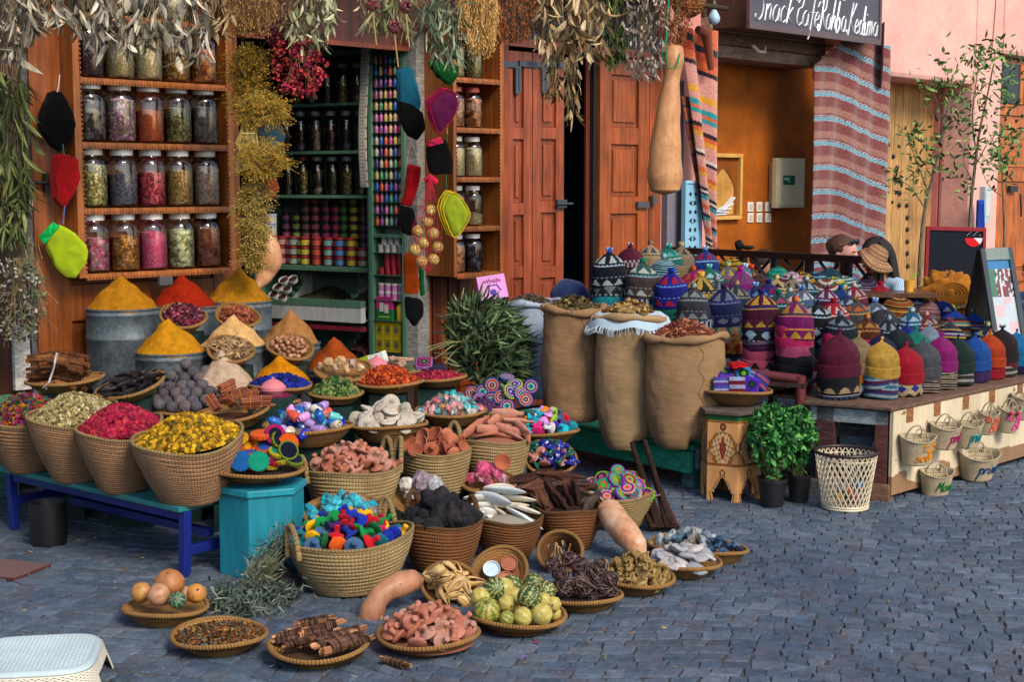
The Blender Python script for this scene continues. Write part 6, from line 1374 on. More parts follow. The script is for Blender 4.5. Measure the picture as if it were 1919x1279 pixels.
m=MB();m.tube([P(1258,-60,8.4),P(1250,40,8.35),P(1247,90,8.32),P(1252,128,8.3),P(1268,128,8.3),P(1274,100,8.35)],.005,6,H('#14805a'));m.tube([P(1252,60,8.34),P(1243,85,8.33),P(1238,130,8.33)],.004,6,H('#14805a'));m.build('cord',MATT,hg)
longgourd([P(492,440,8.5),P(500,450,8.5),P(507,480,8.5),P(500,510,8.5),P(480,540,8.45)],[.02,.045,.065,.07,.05,.02],'#c89c74','#b8845c','pale gourd behind the hanging yellow flowers')
m=MB();rnd=random.Random(5)
for k,(x0,y0,x1,y1) in enumerate(((1184,830,1232,1000),(1208,826,1258,995),(1190,850,1240,1000),(1216,850,1250,992),(1200,870,1228,1003),(1222,880,1262,985),(1180,880,1222,1000),(1232,905,1268,990))):
 p0=P(x0,y0,6.9);p1=P(x1,y1,6.62);p1.z=max(.02,p1.z-.02*0);m.tube([p0,(p0+p1)/2+Vector((0,0,rnd.uniform(-.01,.01))),p1],[.012,.014,.016],9,H(rnd.choice(['#3a261e','#4a3228','#2e1e1a'])))
m.tube([P(1215+22*k/6,934-6*k/6,6.68) for k in range(7)],.003,4,H('#a8906a'))
tag(m.build('pole_bundle',BARK),'bundle of dark brown wooden poles standing between basket and sacks','poles')
def sprig(m,base,tip,n,ll,lw,cols,rnd,spread=.03,curl=.4):
 ax=tip-base
 for i in range(n):
  t=rnd.random();p=base+ax*t+Vector((rnd.gauss(0,spread),rnd.gauss(0,spread),rnd.gauss(0,spread)))
  d=(ax.normalized()*rnd.uniform(.2,1)+Vector((rnd.gauss(0,.6),rnd.gauss(0,.6),rnd.gauss(0,.6)))).normalized();leafq(m,p,d,ll*rnd.uniform(.6,1.3),lw*rnd.uniform(.6,1.2),H(rnd.choice(cols)),rnd,curl)
def leafq(m,p,d,L,w,c,rnd,curl=.4,seg=3):
 s=d.cross(Vector((rnd.gauss(0,1),rnd.gauss(0,1),rnd.gauss(0,1)))).normalized();nn=d.cross(s);k=rnd.uniform(.6,1.25);c=tuple(v*k for v in c);pr=None
 cu=rnd.uniform(-curl,curl)*1.5;sd2=rnd.uniform(-curl,curl)
 for i in range(seg+1):
  t=i/seg;q=p+d*L*t+nn*L*cu*t*t+s*L*sd2*t*t;ww=w*math.sin(PI*(t*.88+.08)) 
  row=(m.p(q-s*ww),m.p(q+nn*ww*.45),m.p(q+s*ww))
  if pr:m.face((pr[0],pr[1],row[1],row[0]),None,c);m.face((pr[1],pr[2],row[2],row[1]),None,tuple(v*.85 for v in c))
  pr=row
m=MB();rnd=random.Random(9);cc_=['#3c4c44','#54665c','#2a3832','#7a8a80','#6a7460']
sprig(m,P(440,1150,5.45),P(545,1120,5.5),900,.03,.004,cc_,rnd,.035,1.2);sprig(m,P(470,1110,5.5),P(530,1140,5.45),500,.03,.004,cc_,rnd,.04,1.2)
sprig(m,P(392,1135,5.42),P(500,1165,5.3),800,.032,.004,cc_,rnd,.03,1.4);sprig(m,P(400,1110,5.5),P(470,1150,5.35),400,.03,.004,cc_,rnd,.03,1.4)
sprig(m,P(480,1080,5.5),P(545,1005,5.75),700,.03,.0035,cc_,rnd,.03,1.0)
for k in range(60):b=P(450+rnd.uniform(0,40),1080+rnd.uniform(-8,30),5.5);m.tube([b,b+Vector((rnd.uniform(.02,.12),rnd.uniform(0,.06),rnd.uniform(.02,.12)))],.0014,4,H('#6a6a4c'))
tag(m.build('herb_sheaf',LEAF),'sprawling grey green dried herb sheaf between teal box and front basket','herb sheaf')
m=MB();m.blob(P(520,1110,5.68),(.1,.07,.12),3,.4,2,4,col=H('#2c2830'));tag(m.build('dark_cloth',CLOTH),'crumpled dark cloth behind the grey green herbs','cloth')
so=T('plastic_stool','white woven look plastic stool, seat tinted for sky light, cut by the bottom left corner','stool',(-1.62,4.5,0),R(8))
zs2=P(100,1215,4.62).z
m=MB(Matrix.Translation((-1.575,4.56,0))@Matrix.Rotation(R(9),4,'Z'));hx,hy=.2,.2
def rr2(a,hx,hy,e=4.5):c_,s_=math.cos(a),math.sin(a);k=(abs(c_)**e+abs(s_)**e)**(-1/e);return hx*c_*k,hy*s_*k
def topf(u,v):
 x,y=rr2(u*2*PI,hx*v,hy*v) if v>.001 else (0,0)
 bump=.0022*(math.sin(x*230)*math.sin(y*230)) if v<.9 else 0
 return (x,y,zs2+bump*1.3-(.012*max(0,(v-.93)/.07)**2))
m.grid(topf,220,90,H('#a9bcc0'),wrap=True)  # bluish sky light on the seat is put into its colour
def sidef(u,v):
 x,y=rr2(u*2*PI,hx+.002+.03*v,hy+.002+.03*v);return (x,y,zs2-.012-(zs2-.012)*v)
def sskip(u,v):
 a=(u*4+.5)%1.0
 if v>.34 and abs((u*4)%1-.5 if True else 0)>-1:
  q=abs(((u*4)%1)-.0);q=min(q,1-q)      # centre of each side
  if q<.30 and v>.36:return True
 du,dv=(u*60)%1,(v*22)%1;row=int(v*22)
 if v<.95:
  du=(u*60+(.5 if row%2 else 0))%1
  return abs(du-.5)+abs(dv-.5)<.26 and row>0
 return False
m.grid(sidef,480,176,H('#c8c2b0'),wrap=True,skip=sskip)
o=m.build('shell',METAL,so);s_=o.modifiers.new('t','SOLIDIFY');s_.thickness=.004
# ================= SACKS, GREEN BENCH
gb=T('green_bench','chipped green and grey wooden bench carrying the burlap sacks','bench',G(1200,920),0)
P1=G(1038,838,.30);
q0=P(1292,848,7.55);q1=P(1050,800,8.35);d=(q0-q1);d.z=0;L=d.length;d.normalize();an=math.atan2(d.y,d.x)
zt5=q0.z
X_=Matrix.Translation((q0.x,q0.y,0))@Matrix.Rotation(an,4,'Z')
def bb(name,a,b,c,mat=PEEL):m=MB(X_);m.box(a,b,H(c));m.build(name,mat,gb,False,bevel=.005)
bb('apron',(-L-.5,0,zt5-.12),(0,.035,zt5-.0),'#2c9272');bb('top',(-L-.5,.02,zt5+.001),(.0,.42,zt5+.03),'#34a07c');bb('end_board',(.001,.04,zt5-.1),(.03,.42,zt5+.02),'#5a6e74')
bb('leg',(-.1,.05,0),(-.02,.12,zt5-.0),'#4e6e6c');bb('leg',(-.1,.33,0),(-.02,.4,zt5),'#2a5a50');bb('leg',(-L-.3,.05,0),(-L-.22,.12,zt5),'#2a5a50')
m=MB();e0=P(1300,852,7.62);e1=P(1324,848,7.95);m.box((e0.x,e0.y,zt5-.1),(e0.x+.25,e0.y+.04,zt5+.0),H('#6a7a80'));tag(m.build('grey_board',PEEL,smooth=False),'short grey board end beside the painted side table','board')
def sack(label,px,pyt,pyb,w,Y,seed,mat=BURLAP,col='#7c6146',taper=.9,corner=None,name='sack',roll=True,lean=0,ell=.75):
 top=P(px,pyt,Y);bot=P(px+lean,pyb,Y-.02);r=w/2*Y/FPX;h=top.z-bot.z
 o=T(name,label,'sack',(bot.x,bot.y,bot.z),group='burlap sacks on the bench' if mat is BURLAP else None)
 off=Vector(((top.x-bot.x),0,0))
 def prof(t):return r*(taper+(1-taper)*t**.6)*(1+.05*math.sin(PI*min(1,t*1.1)))
 def fn(u,v):
  a=2*PI*u;t=v;rr=prof(t)
  if t<.07:rr*=.8+.2*(t/.07)**.5
  k=1+.04*noise.noise(Vector((math.cos(a)*2,math.sin(a)*2,t*3+seed)))+.02*noise.noise(Vector((math.cos(a)*6,math.sin(a)*6,t*9+seed)))
  x,y=rr*k*math.cos(a),rr*k*math.sin(a)*ell
  z=h*t
  if corner is not None and t<.25:
   f=(1-t/.25)**1.5;x=(x-corner*r)*(1-.3*f)+corner*r;z -= .07*f*(1 if x<0 else .3)
  z+=.012*math.sin(a*2+seed)*t
  return Vector((x,y,z))+off*t
 m=MB();N1,N2=72,60
 m.grid(fn,N1,N2,H(col),(40,40),wrap=True)
 m.face([m.p(fn(i/24,0)) for i in range(24)][::-1],None,H(col));m.build('body',mat,o,world=False)
 m=MB();m.tube([fn(.80+.012*math.sin(i),.02+.96*i/24)*1.004 for i in range(25)],.0028,5,tuple(v*.8 for v in H(col)));m.build('seam',mat,o,world=False)
 if roll:
  m=MB();pts=[]
  for i in range(72):
   a=2*PI*i/72;q=fn(i/72,1);pts.append(q+Vector((0,0,.006+.012*noise.noise(Vector((math.cos(a)*2,math.sin(a)*2,seed))))))
  m.tube(pts,[.021+.006*math.sin(5*2*PI*i/72+seed) for i in range(72)],12,H(col),closed=True);m.build('rolled_rim',mat,o,world=False)
 return o,Vector((top.x,top.y,top.z)),r
o,c,r=sack('brown burlap sack of dried leaves, left of the three on the bench',1074,582,788,113,8.0,1,taper=.97)
buds('dried_leaves','greenish brown dried leaves filling the left sack',c,r*.9,.07,900,['#6a5a38','#8a7a50','#4a4028','#a08c5c'],.012,2.2,ell=1,seed=2,base='#4a4028',sheet=True,cat='herbs')
o,c,r=sack('burlap sack with frayed white lining, middle of the three on the bench',1181,596,815,127,7.8,5,corner=-.35,col='#877052',taper=.97)
m=MB();rnd=random.Random(4)
def lin2(u,v):
 a=2*PI*u;rr=r*(.5+.72*v);dz=.03-.05*max(0,v-.55)*2-(.05*(v>.9))*(v-.9)*6;return c+Vector((rr*math.cos(a)*1.02,rr*.8*math.sin(a),dz+.01*math.sin(7*a)*v))
m.grid(lin2,60,16,H('#9fb6c4'),wrap=True)
for k in range(220):
 a=rnd.uniform(0,6.28);q=lin2(a/6.2832,1);dd=Vector((math.cos(a),math.sin(a),0));m.tube([q,q+dd*.012+Vector((0,0,-.012)),q+dd*.012+Vector((rnd.uniform(-.012,.012),0,-.035))],.0014,3,H('#b4c8d4'))
m.build('lining',CLOTH,o)
buds('dried_figs','golden brown dried seed heads heaped in the middle sack',c+Vector((0,0,.015)),r*.72,.07,90,['#8a6a3a','#a8864c','#c4a468','#6a4e28'],.014,2.2,seed=3,base='#6a4e28',cat='spice')
o,c,r=sack('burlap sack of reddish chips, right of the three on the bench',1284,632,812,146,7.62,9,corner=-.45,col='#80664a',taper=.98)
buds('reddish_chips','reddish brown root chips heaped in the right sack',c,r*.8,.085,800,['#7a3c28','#9a5438','#5a2c20','#b47a58','#8a4630'],.0075,2.6,seed=5,base='#5a2c20',cat='spice')
PLW=vm('woven_plastic','col',.6,.15,8,300,.4,.002,spec=.3)
o,c,r=sack('white woven plastic sack half hidden behind the green leaves',1000,572,745,112,8.45,12,mat=PLW,col='#8e9cae',taper=.92,name='white_sack')
buds('dark_seeds','dark brown seeds filling the white plastic sack',c+Vector((-.02,0,0)),r*.8,.06,600,['#3a3028','#54463a','#2a221c','#6a5a48'],.009,1.5,seed=6,base='#2a221c',cat='spice')
m=MB();rnd=random.Random(12)
for k in range(1500):
 while True:
  u_,v_,w_=rnd.uniform(-1,1),rnd.uniform(-1,1),rnd.uniform(-1,1)
  if u_*u_+v_*v_+w_*w_<1:break
 q=P(912+72*u_+12*v_,648+88*v_,8.1+.17*w_);dd=Vector((.25+.75*u_+rnd.gauss(0,.3),-.25+rnd.gauss(0,.25),.35-.7*v_*0-.35*u_+rnd.gauss(0,.35)))
 leafq(m,q,dd.normalized(),rnd.uniform(.07,.13),.0085,H(rnd.choice(['#3e5230','#4e643c','#5c7448','#2e4028','#788e60','#33482e'])),rnd,.4)
for k in range(7):b=P(880,640,8.0);t_=P(790+k*8,655+k*6*(k%2),7.9);m.tube([b,(b+t_)/2+Vector((0,0,.02)),t_],.002,4,H('#8a8a5a'))
tag(m.build('leaf_bouquet',LEAF),'big bushy bunch of long green bay leaves leaning on the white sack','leaf bunch')
m=MB();rnd=random.Random(14);c_=P(1068,552,8.9)
m.blob(c_,(.12,.08,.1),3,.15,2,3,col=H('#1c2c54'));tag(m.build('blue_bag',CLOTH),'dark blue fabric bag behind the left burlap sack','bag')
# ================= HEX PAINTED TABLE
hx=T('side_table','hexagonal natural wood side table with painted arabesque arches','side table',G(1372,935),0)
b0=G(1378,942);zt6=P(1378,772,b0.y).z;rT=.165;ctr=Vector((b0.x-.005,b0.y+.15,0));ph=R(-90+4)
KS,KD=H('#c8925a'),H('#3a2216');OC=H('#a8641c');DG=H('#1e4a34');RD=H('#8a2a1a')
def ornament(u,v):
 """u 0..1 across a face, v 0..1 up"""
 x=abs(u-.5)*2
 if v>.93:return H('#1e5a2c')
 if v>.915:return OC
 if v>.905:return KD
 def arch(x,v):  # outer arch band
  if v>.80:return abs(x)-max(0,.10-abs(v-.855)*2.2) if v>.80 else 1
  return 0
 if .80<v<.90:
  dd=math.hypot(x*.5,(v-.86)*2.2);
  if .05<dd<.10:return KD
  if dd<=.05:return OC
  if x<.05 and v<.83:return KD
  return KS
 if v<.41:pass
 if .44<v<=.80:
  t=(v-.44)/.36
  w=.92*math.sqrt(max(0,1-((t-.38)/.62)**2)) if t>.38 else .92-.5*(.38-t)/.38
  w+=.05*math.sin(t*22)
  e=x-w
  if abs(e)<.035:return KD
  if-.12<e<-.035:return OC
  if-.15<e<-.12:return KD
  if e>0:
   if t<.35 and x>1.0-.8*(.35-t)*2:
    return OC if x<1.06-.8*(.35-t)*2 else (KS if (int(u*60)+int(v*120))%5 else KD)
   return KS
  s1=math.sin(t*19+x*5) ;s2=math.cos(x*13-t*7)
  if x<.08+.14*max(0,1-abs(t-.45)*3.2) and .12<t<.85:return RD if x<.06+.08*max(0,1-abs(t-.45)*3) else KD
  if abs(s1*s2)<.13:return KD if s1>0 else DG
  return H('#c8a070')
 if .41<v<=.44:return KD if .425<v<.433 or v<.415 else OC
 return KS
def cutw(v):
 if v>.37:return-1
 if v>.30:return .10*(1-abs(v-.325)/.03) if v<.355 else 0
 if v>.27:return .05
 if v>.14:return .05+.42*((.27-v)/.13)**.7
 if v>.10:return .56
 return .62+.10*(v/.10)
def orn2(u,v):
 x=abs(u-.5)*2
 if v<.40:
  w=cutw(v)
  w2=w if w>0 else-1
  if v<.38 and w2>=0 and x<w2+.12 and x>w2+.06:return KD
  if .30<v<.37 and abs(x-max(0,.16*(1-abs(v-.325)/.045)))<.04:return KD
 return ornament(u,v)
m=MB();rr=rT
for k in range(6):
 a0,a1=ph+k*PI/3,ph+(k+1)*PI/3
 A_=ctr+Vector((rr*math.cos(a0),rr*math.sin(a0),0));B_=ctr+Vector((rr*math.cos(a1),rr*math.sin(a1),0))
 m.grid(lambda u,v:(A_.x+(B_.x-A_.x)*u,A_.y+(B_.y-A_.y)*u,(zt6-.02)*v),60,130,orn2,skip=lambda u,v:v<.30 and abs(u-.5)*2<cutw(v))
o=m.build('body',PAINT,hx,False);s_=o.modifiers.new('t','SOLIDIFY');s_.thickness=.014;s_.offset=-1
m=MB();hexp(m,ctr,rr*1.13,zt6-.0195,zt6,H('#5a4c48'),ph);m.build('top',PEEL,hx,False,bevel=.003)
o,c,r,q=tray('patterned coiled bowl of crochet squares on the side table',1379,730,134,7.52,base=zt6+.002,rb=.45)
filler(c,r*.9,-.01,'#2a2030',parent=o)
SQ=dict(green=sqpad(['#1a1a1a','#d85a9a','#b07a2a','#141414','#60c81a'],.085),red=sqpad(['#b80c1a']*3,.085,.016),ring=sqpad(['#8a1a1a','#60c030','#1a1a3a','#4a3ab0','#6a4ac8'],.08),s1=sqpad(['#5a3ab0','#b8b0d8','#3a5ab8','#6a3ab0'],.085,stripes=True),s2=sqpad(['#7a1434','#a8b0d8'],.085,stripes=True),pur=sqpad(['#0c4a3c','#10143a','#4a1ab0','#5a2ac8'],.085),s3=sqpad(['#1a3a8a','#d8582a','#6a2a9a','#1a3a8a'],.085,stripes=True),gb=sqpad(['#70c81a','#1a1a1a','#3a8ac0'],.08))
for nm,px,py,tx,ty,tz,dy,lb in (('green',1338,716,40,-32,0,0,'black square with neon green edge'),('ring',1357,700,25,-5,20,.02,'violet square with ringed centre'),('s1',1352,722,72,0,0,-.06,'purple and white striped square'),('s2',1381,722,74,0,0,-.07,'maroon and white striped square'),('pur',1408,722,70,18,0,-.05,'bright violet square with dark green middle'),('s3',1426,716,60,40,10,-.02,'blue and orange striped square'),('red',1382,684,4,-4,10,0,'plain red square on top'),('gb',1393,702,55,0,0,.0,'neon green and black square'),('s1',1410,705,40,20,40,.04,'partly hidden blue square'),('pur',1340,735,10,0,0,0,'lowest violet square'),('s3',1368,715,10,0,0,.05,'hidden striped square in the middle'),('red',1395,712,10,5,0,.06,'hidden red square'),('s3',1420,730,15,5,0,0,'low striped square at the right')):
 inst('crochet_square',SQ[nm],Matrix.Translation(P(px,py,7.5+dy))@Matrix.Rotation(R(tz),4,'Z')@Matrix.Rotation(R(ty),4,'Y')@Matrix.Rotation(R(tx),4,'X'),'%s in the bowl on the side table'%lb,'crochet square','crochet squares on the side table')
# ================= BASIL POTS
def basil(label,px,pyb,w,cpx,cpy,cw,ch,seed):
 b=G(px,pyb);r=w/2*b.y/FPX;o=T('potted_basil',label,'plant',b)
 hh=.15;m=MB();m.lathe([(.001,.002),(r*.74,0),(r*.78,.01),(r*.97,hh*.86),(r*1.05,hh*.87),(r*1.05,hh),(r*.98,hh),(r*.93,hh*.8),(.001,hh*.78)],40,col=H('#16181c'));m.build('pot',METAL,o,world=False)
 rnd=random.Random(seed);m=MB();cc_=P(cpx,cpy,b.y+.02);top=b+Vector((0,0,hh*.8));rx,rz_=cw/2*b.y/FPX,ch/2*b.y/FPX
 for k in range(22):
  e=cc_+Vector((rnd.uniform(-.7,.7)*rx,rnd.uniform(-.7,.7)*rx,rnd.uniform(-.6,.6)*rz_));m.tube(catmull([top+Vector((rnd.uniform(-.03,.03),rnd.uniform(-.03,.03),0)),top*.5+e*.5+Vector((rnd.uniform(-.02,.02),0,-.02)),e],3),.0025,5,H('#7a6a3c'))
 m.build('stem',LEAF,o)
 m=MB()
 for k in range(1500):
  while True:
   v=Vector((rnd.uniform(-1,1),rnd.uniform(-1,1),rnd.uniform(-1,1)))
   if .25<v.length<1:break
  if noise.noise(v*2.6+Vector((seed,0,0)))<-.22:continue
  if v.z<-.3 and rnd.random()<.4:continue
  p=cc_+Vector((v.x*rx*(1-.25*max(0,-v.z)),v.y*rx,v.z*rz_));d_=(v*.6+Vector((rnd.gauss(0,.5),rnd.gauss(0,.5),rnd.gauss(-.1,.4)))).normalized()
  leafq(m,p,d_,rnd.uniform(.022,.042),rnd.uniform(.008,.0135),H(rnd.choice(['#347a34','#429044','#266230','#6aa850','#388440','#1e5428'])),rnd,.5,4)
 for k in range(90):p=top+Vector((rnd.gauss(0,.02),rnd.gauss(0,.02),rnd.uniform(.0,.16)));leafq(m,p,Vector((rnd.gauss(0,1),rnd.gauss(0,1),rnd.gauss(0,.5))).normalized(),.028,.009,H('#4a8a3c'),rnd)
 m.build('leaves',LEAF,o)
basil('bushy basil plant in a black pot, the left and nearer of the two',1446,949,56,1448,822,90,128,3)
basil('bushy basil plant in a black pot tied with a yellow band, right and further back',1497,941,46,1493,818,66,112,7)
# ================= LATTICE BIN
bn=G(1583,952);rt,rbm=58*bn.y/FPX,43*bn.y/FPX;hb_=P(1583,843,bn.y).z
bo=T('lattice_bin','cream plastic lattice waste bin with brown rim','bin',bn)
m=MB();nd=30;K=14
def bp(u,t):rr_b=rbm+(rt-rbm)*t;return Vector((rr_b*math.cos(u),rr_b*math.sin(u),.02+(hb_-.03)*t))
for sgn in (1,-1):
 for k in range(nd):
  m.tube([bp(2*PI*k/nd+sgn*.95*t/K,t/K) for t in range(K+1)],.0034,5,H('#c9bda0'),cap=False)
m.tube([bp(2*PI*i/60,0) for i in range(60)],.006,6,H('#c9bda0'),closed=True);m.tube([bp(2*PI*i/60,0)*1+Vector((0,0,-.012)) for i in range(60)],.006,6,H('#c9bda0'),closed=True);m.tube([bp(2*PI*i/60,.88) for i in range(60)],.003,6,H('#c9bda0'),closed=True)
m.lathe([(.001,.008),(rbm,.008)],40,col=H('#8a8474'));m.build('lattice',METAL,bo,world=False)
m=MB();m.tube([bp(2*PI*i/60,1) for i in range(60)],.009,8,H('#2c1e20'),closed=True)
for a in (0.35,PI-.35):m.tube([bp(a,1)+Vector((.012*math.cos(a),.012*math.sin(a),0))+Vector((.03*math.cos(q)*-math.sin(a),0,.035*math.sin(q))) for q in [PI*i/8 for i in range(9)]],.004,6,H('#2c1e20'))
m.build('rim',METAL,bo,world=False)
for k,(dx,dy,dz,c_) in enumerate(((.0,-.06,.1,'#a84a2a'),(-.05,-.05,.07,'#b08a3a'),(.05,-.06,.13,'#3a7a9a'),(.03,-.06,.06,'#8a3a4a'),(-.03,-.06,.12,'#8a8a8a'),(.02,.0,.05,'#6a7a4a'))):
 mm=MB();mm.blob(bn+Vector((dx,dy,dz)),.026,2,.4,3,k,col=H(c_));tag(mm.build('paper_scrap',MATT),'%s crumpled wrapper in the lattice bin'%['rust','yellowish','blue','wine red','grey','olive'][k],'scrap')
# ================= HAT TABLE
c1=G(1660,940);TD=Vector((math.cos(PI/4),math.sin(PI/4),0));
TM=Matrix.Translation((c1.x,c1.y,0))@Matrix.Rotation(PI/4,4,'Z')     # x along street, y away
ht=P(1668,762,c1.y).z
tb=T('hat_table','weathered wooden market table with cream peeling front panel under the hats','table',c1,PI/4)
def tbx(nm,a,b,c,mat=PEEL,X=TM):m=MB(X);m.box(a,b,H(c));return m.build(nm,mat,tb,False,bevel=.004)
m=MB(TM)
def pf(u,v):return (3.1*u,-.01,.035+(ht-.06)*v)
def pc_(u,v):
 n=noise.noise(Vector((u*14,v*2.2,0)));w=1 if v<(.12+.12*n+(.1 if .16<u<.2 or .05>u else 0)) else 0
 if noise.noise(Vector((u*40,v*9,4)))>.62:w=1
 return H('#8a6a4c') if w else H('#cbbd9f')
m.grid(pf,200,50,pc_);o=m.build('front_panel',PAINT,tb,False);s_=o.modifiers.new('t','SOLIDIFY');s_.thickness=.02;s_.offset=1
for x in (.13,.42,.74,1.05,1.4,1.85,2.3):tbx('bracket',(x,-.034,ht-.1),(x+.07,-.012,ht-.002),'#8a5c38')
tbx('top',(-.04,-.04,ht-.02),(3.2,.75,ht),'#6a5040')
XE=TM@Matrix.Rotation(R(50),4,'Z')
E_=Matrix.Translation((c1.x,c1.y,0))@Matrix.Rotation(PI/4+R(122),4,'Z')
q2=P(1519,765,7.5);ed=Vector((q2.x-c1.x,q2.y-c1.y,0));eL=ed.length;E_=Matrix.Translation((c1.x,c1.y,0))@Matrix.Rotation(math.atan2(ed.y,ed.x),4,'Z')
tbx('end_apron',(.0,-.03,ht-.105),(eL,.0,ht-.03),'#93a0a2',X=E_);tbx('end_top',(-.02,-.5,ht-.0195),(eL+.03,.04,ht-.001),'#5c4a3e',X=E_)
tbx('leg',(.0,-.06,0),(.07,.0,ht-.03),'#5a3430',X=E_);tbx('leg',(eL-.13,-.06,0),(eL-.03,.0,ht-.03),'#4a2e30',X=E_)
tbx('foot',(-.02,-.08,0),(eL*.35,.02,.09),'#7a5c48',X=E_);tbx('slat',(.08,-.09,.24),(eL-.14,-.07,.32),'#33404c',X=E_);tbx('slat',(.08,-.1,.36),(eL-.14,-.08,.42),'#2c3844',X=E_);tbx('foot',(eL-.14,-.08,0),(eL+.02,.02,.08),'#6a6a68',X=E_)
rp=T('pipe_stand','rust red metal pipe stand under the middle stacks of hats','stand',P(1500,900,7.6),0)
m=MB();a=P(1400,700,7.75);b=P(1500,712,7.62);c_=P(1505,730,7.62);zf=0;m.tube([a,b],.028,12,H('#5c2628'));m.tube([b+Vector((.0,0,.02)),Vector((c_.x,c_.y,.0))],.03,12,H('#5c2628'));m.tube([a+Vector((0,0,.02)),Vector((a.x,a.y,0))],.03,12,H('#4a2024'));m.build('frame',METAL,rp)
ab=b-a;m=MB(Matrix.Translation(a)@Matrix.Rotation(math.atan2(ab.y,ab.x),4,'Z'));zb9=P(1491,708,7.84).z-a.z;m.box((-.12,-.03,zb9-.022),(ab.length+.03,.5,zb9),H('#3a2420'));m.build('board',DRYW,rp,False)
hs=MB(TM)
hs.box((-1.1,.05,0),(-.02,.3,P(1495,690,7.45).z-.02),H('#241c20')) if False else None
# ================= HATS
def bands_color(bands,u,v):
 v0=0
 for b in bands:
  v1=b[0]
  if v<=v1:
   w=(v-v0)/max(1e-6,v1-v0);ty=b[1];c1_=b[2];c2_=b[3] if len(b)>3 else c1_;n=b[4] if len(b)>4 else 9
   f=(u*n)%1
   if ty=='s':return c1_
   if ty=='tri':return c2_ if abs(f-.5)*2<1-w and .08<w<.92 else c1_
   if ty=='dia':return c2_ if abs(f-.5)*2+abs(w-.5)*1.6<.78 else c1_
   if ty=='dash':return c2_ if int(u*44)%2 else c1_
   if ty=='zig':return c2_ if abs(w-(1-abs(f-.5)*2))<.28 else c1_
   if ty=='chk':return c2_ if (int(u*40)+int(v*90))%2 else c1_
   if ty=='str':return c2_ if int(w*n)%2 else c1_
   if ty=='flw':return c2_ if ((abs(f-.5)<.12 or abs(w-.5)<.18) and abs(f-.5)+abs(w-.5)<.42) or (abs(abs(f-.5)-abs(w-.5))<.07 and abs(f-.5)<.3) else c1_
   if ty=='star':return c2_ if abs(f-.5)*2<.22+.45*(1-w) else c1_
  v0=v1
 return bands[-1][2]
HC={}
def hatmesh(key,bands,shape='peak',cuff=True,tip=None,tipkind='pom',plain=False,squash=1.0):
 if key in HC:return HC[key]
 bands=[tuple([b[0],b[1]]+[H(x) if isinstance(x,str) else x for x in b[2:]]) for b in bands]
 m=MB();R0=.1;hh=.2
 if shape=='peak':pr=[(.098,0),(.104,.004),(.106,.03),(.105,.058)]+([(.099,.062),(.0985,.066)] if cuff else [])+[(.1,.08),(.099,.1),(.095,.12),(.085,.14),(.068,.16),(.047,.177),(.026,.19),(.012,.199),(.007,.204)]
 else:pr=[(.098,0),(.104,.004),(.106,.03),(.105,.058)]+([(.099,.062),(.0985,.066)] if cuff else [])+[(.1,.085),(.097,.11),(.089,.135),(.074,.158),(.052,.176),(.028,.187),(.006,.19)]
 fine=[]
 for a,b in zip(pr,pr[1:]):
  k=max(1,int(math.dist(a,b)/.0048))
  for i in range(k):fine.append((a[0]+(b[0]-a[0])*i/k,a[1]+(b[1]-a[1])*i/k))
 fine.append(pr[-1]);rnd=random.Random(key);ph=rnd.uniform(0,6)
 def wp(co,a,v):
  k=1+.02*math.sin(3*a+ph)+.02*math.sin(2*a+ph*2)+.012*noise.noise(Vector((co.x*20,co.y*20,co.z*20+ph)))
  if co.z>.12:k*=1+.05*math.sin(6*a+ph)*min(1,(co.z-.12)/.05)
  return (co.x*k,co.y*k*.96,co.z*squash+.004*math.sin(2*a+ph))
 m.lathe(fine,88,(60,46),col=lambda u,v:bands_color(bands,u,v),warp=wp)
 me=meshof(m,'knit_hat',KNIT);tp=None
 if tip:
  m=MB();t_=H(tip[0]);t2=H(tip[1]) if len(tip)>1 else t_;z0=(.2 if shape=='peak' else .186)*squash
  if tipkind=='pom':
   m.blob((0,0,z0+.014),.019,2,.5,3,5,col=t_);n=len(m.f)
   for i in range(10):a=i*1.1;m.tube([(0,0,z0),(.014*math.cos(a),.014*math.sin(a),z0+.012),(.018*math.cos(a+.5),.018*math.sin(a+.5),z0+.03)],.0045,5,t2 if i%2 else t_)
  elif tipkind=='knob':m.tube([(0,0,z0-.006),(0,0,z0+.01),(.004,0,z0+.022)],[.009,.007,.006],8,t_);m.blob((.003,0,z0+.024),.0095,2,.3,3,2,col=t_)
  else:
   for i in range(6):a=i*1.05;m.tube([(0,0,z0-.004),(.008*math.cos(a),.008*math.sin(a),z0+.014),(.022*math.cos(a),.022*math.sin(a),z0+.024+.006*(i%3))],.0032,5,t2 if i%2 else t_)
  tp=meshof(m,'tassel',FELT)
 HC[key]=(me,tp);return HC[key]
def plain(c):return [(1.0,'s',c)]
def folk(b,c2,c3,mot='tri',top=None,line=None,n=9,topm='star'):
 top=top or b;line=line or c3
 return [(.03,'dash',b,c3),(.07,'s',b),(.24,mot,b,c2,n),(.27,'s',b),(.29,'dash',b,c3),(.52,'s',b),(.545,'s',line),(.56,'s',top),(.58,'dash',top,line),(.62,'s',top),(.84,topm if len(b) and (ord(b[2])+ord(b[4]))%2 else 'tri',top,c2,7 if (ord(b[2])+ord(b[4]))%2 else 6),(1,'s',top)]
def stripes(*cols,n=22):
 out=[]
 for i in range(n):out.append(((i+1)/n,'s',cols[i%len(cols)]))
 return out
hatz=[]
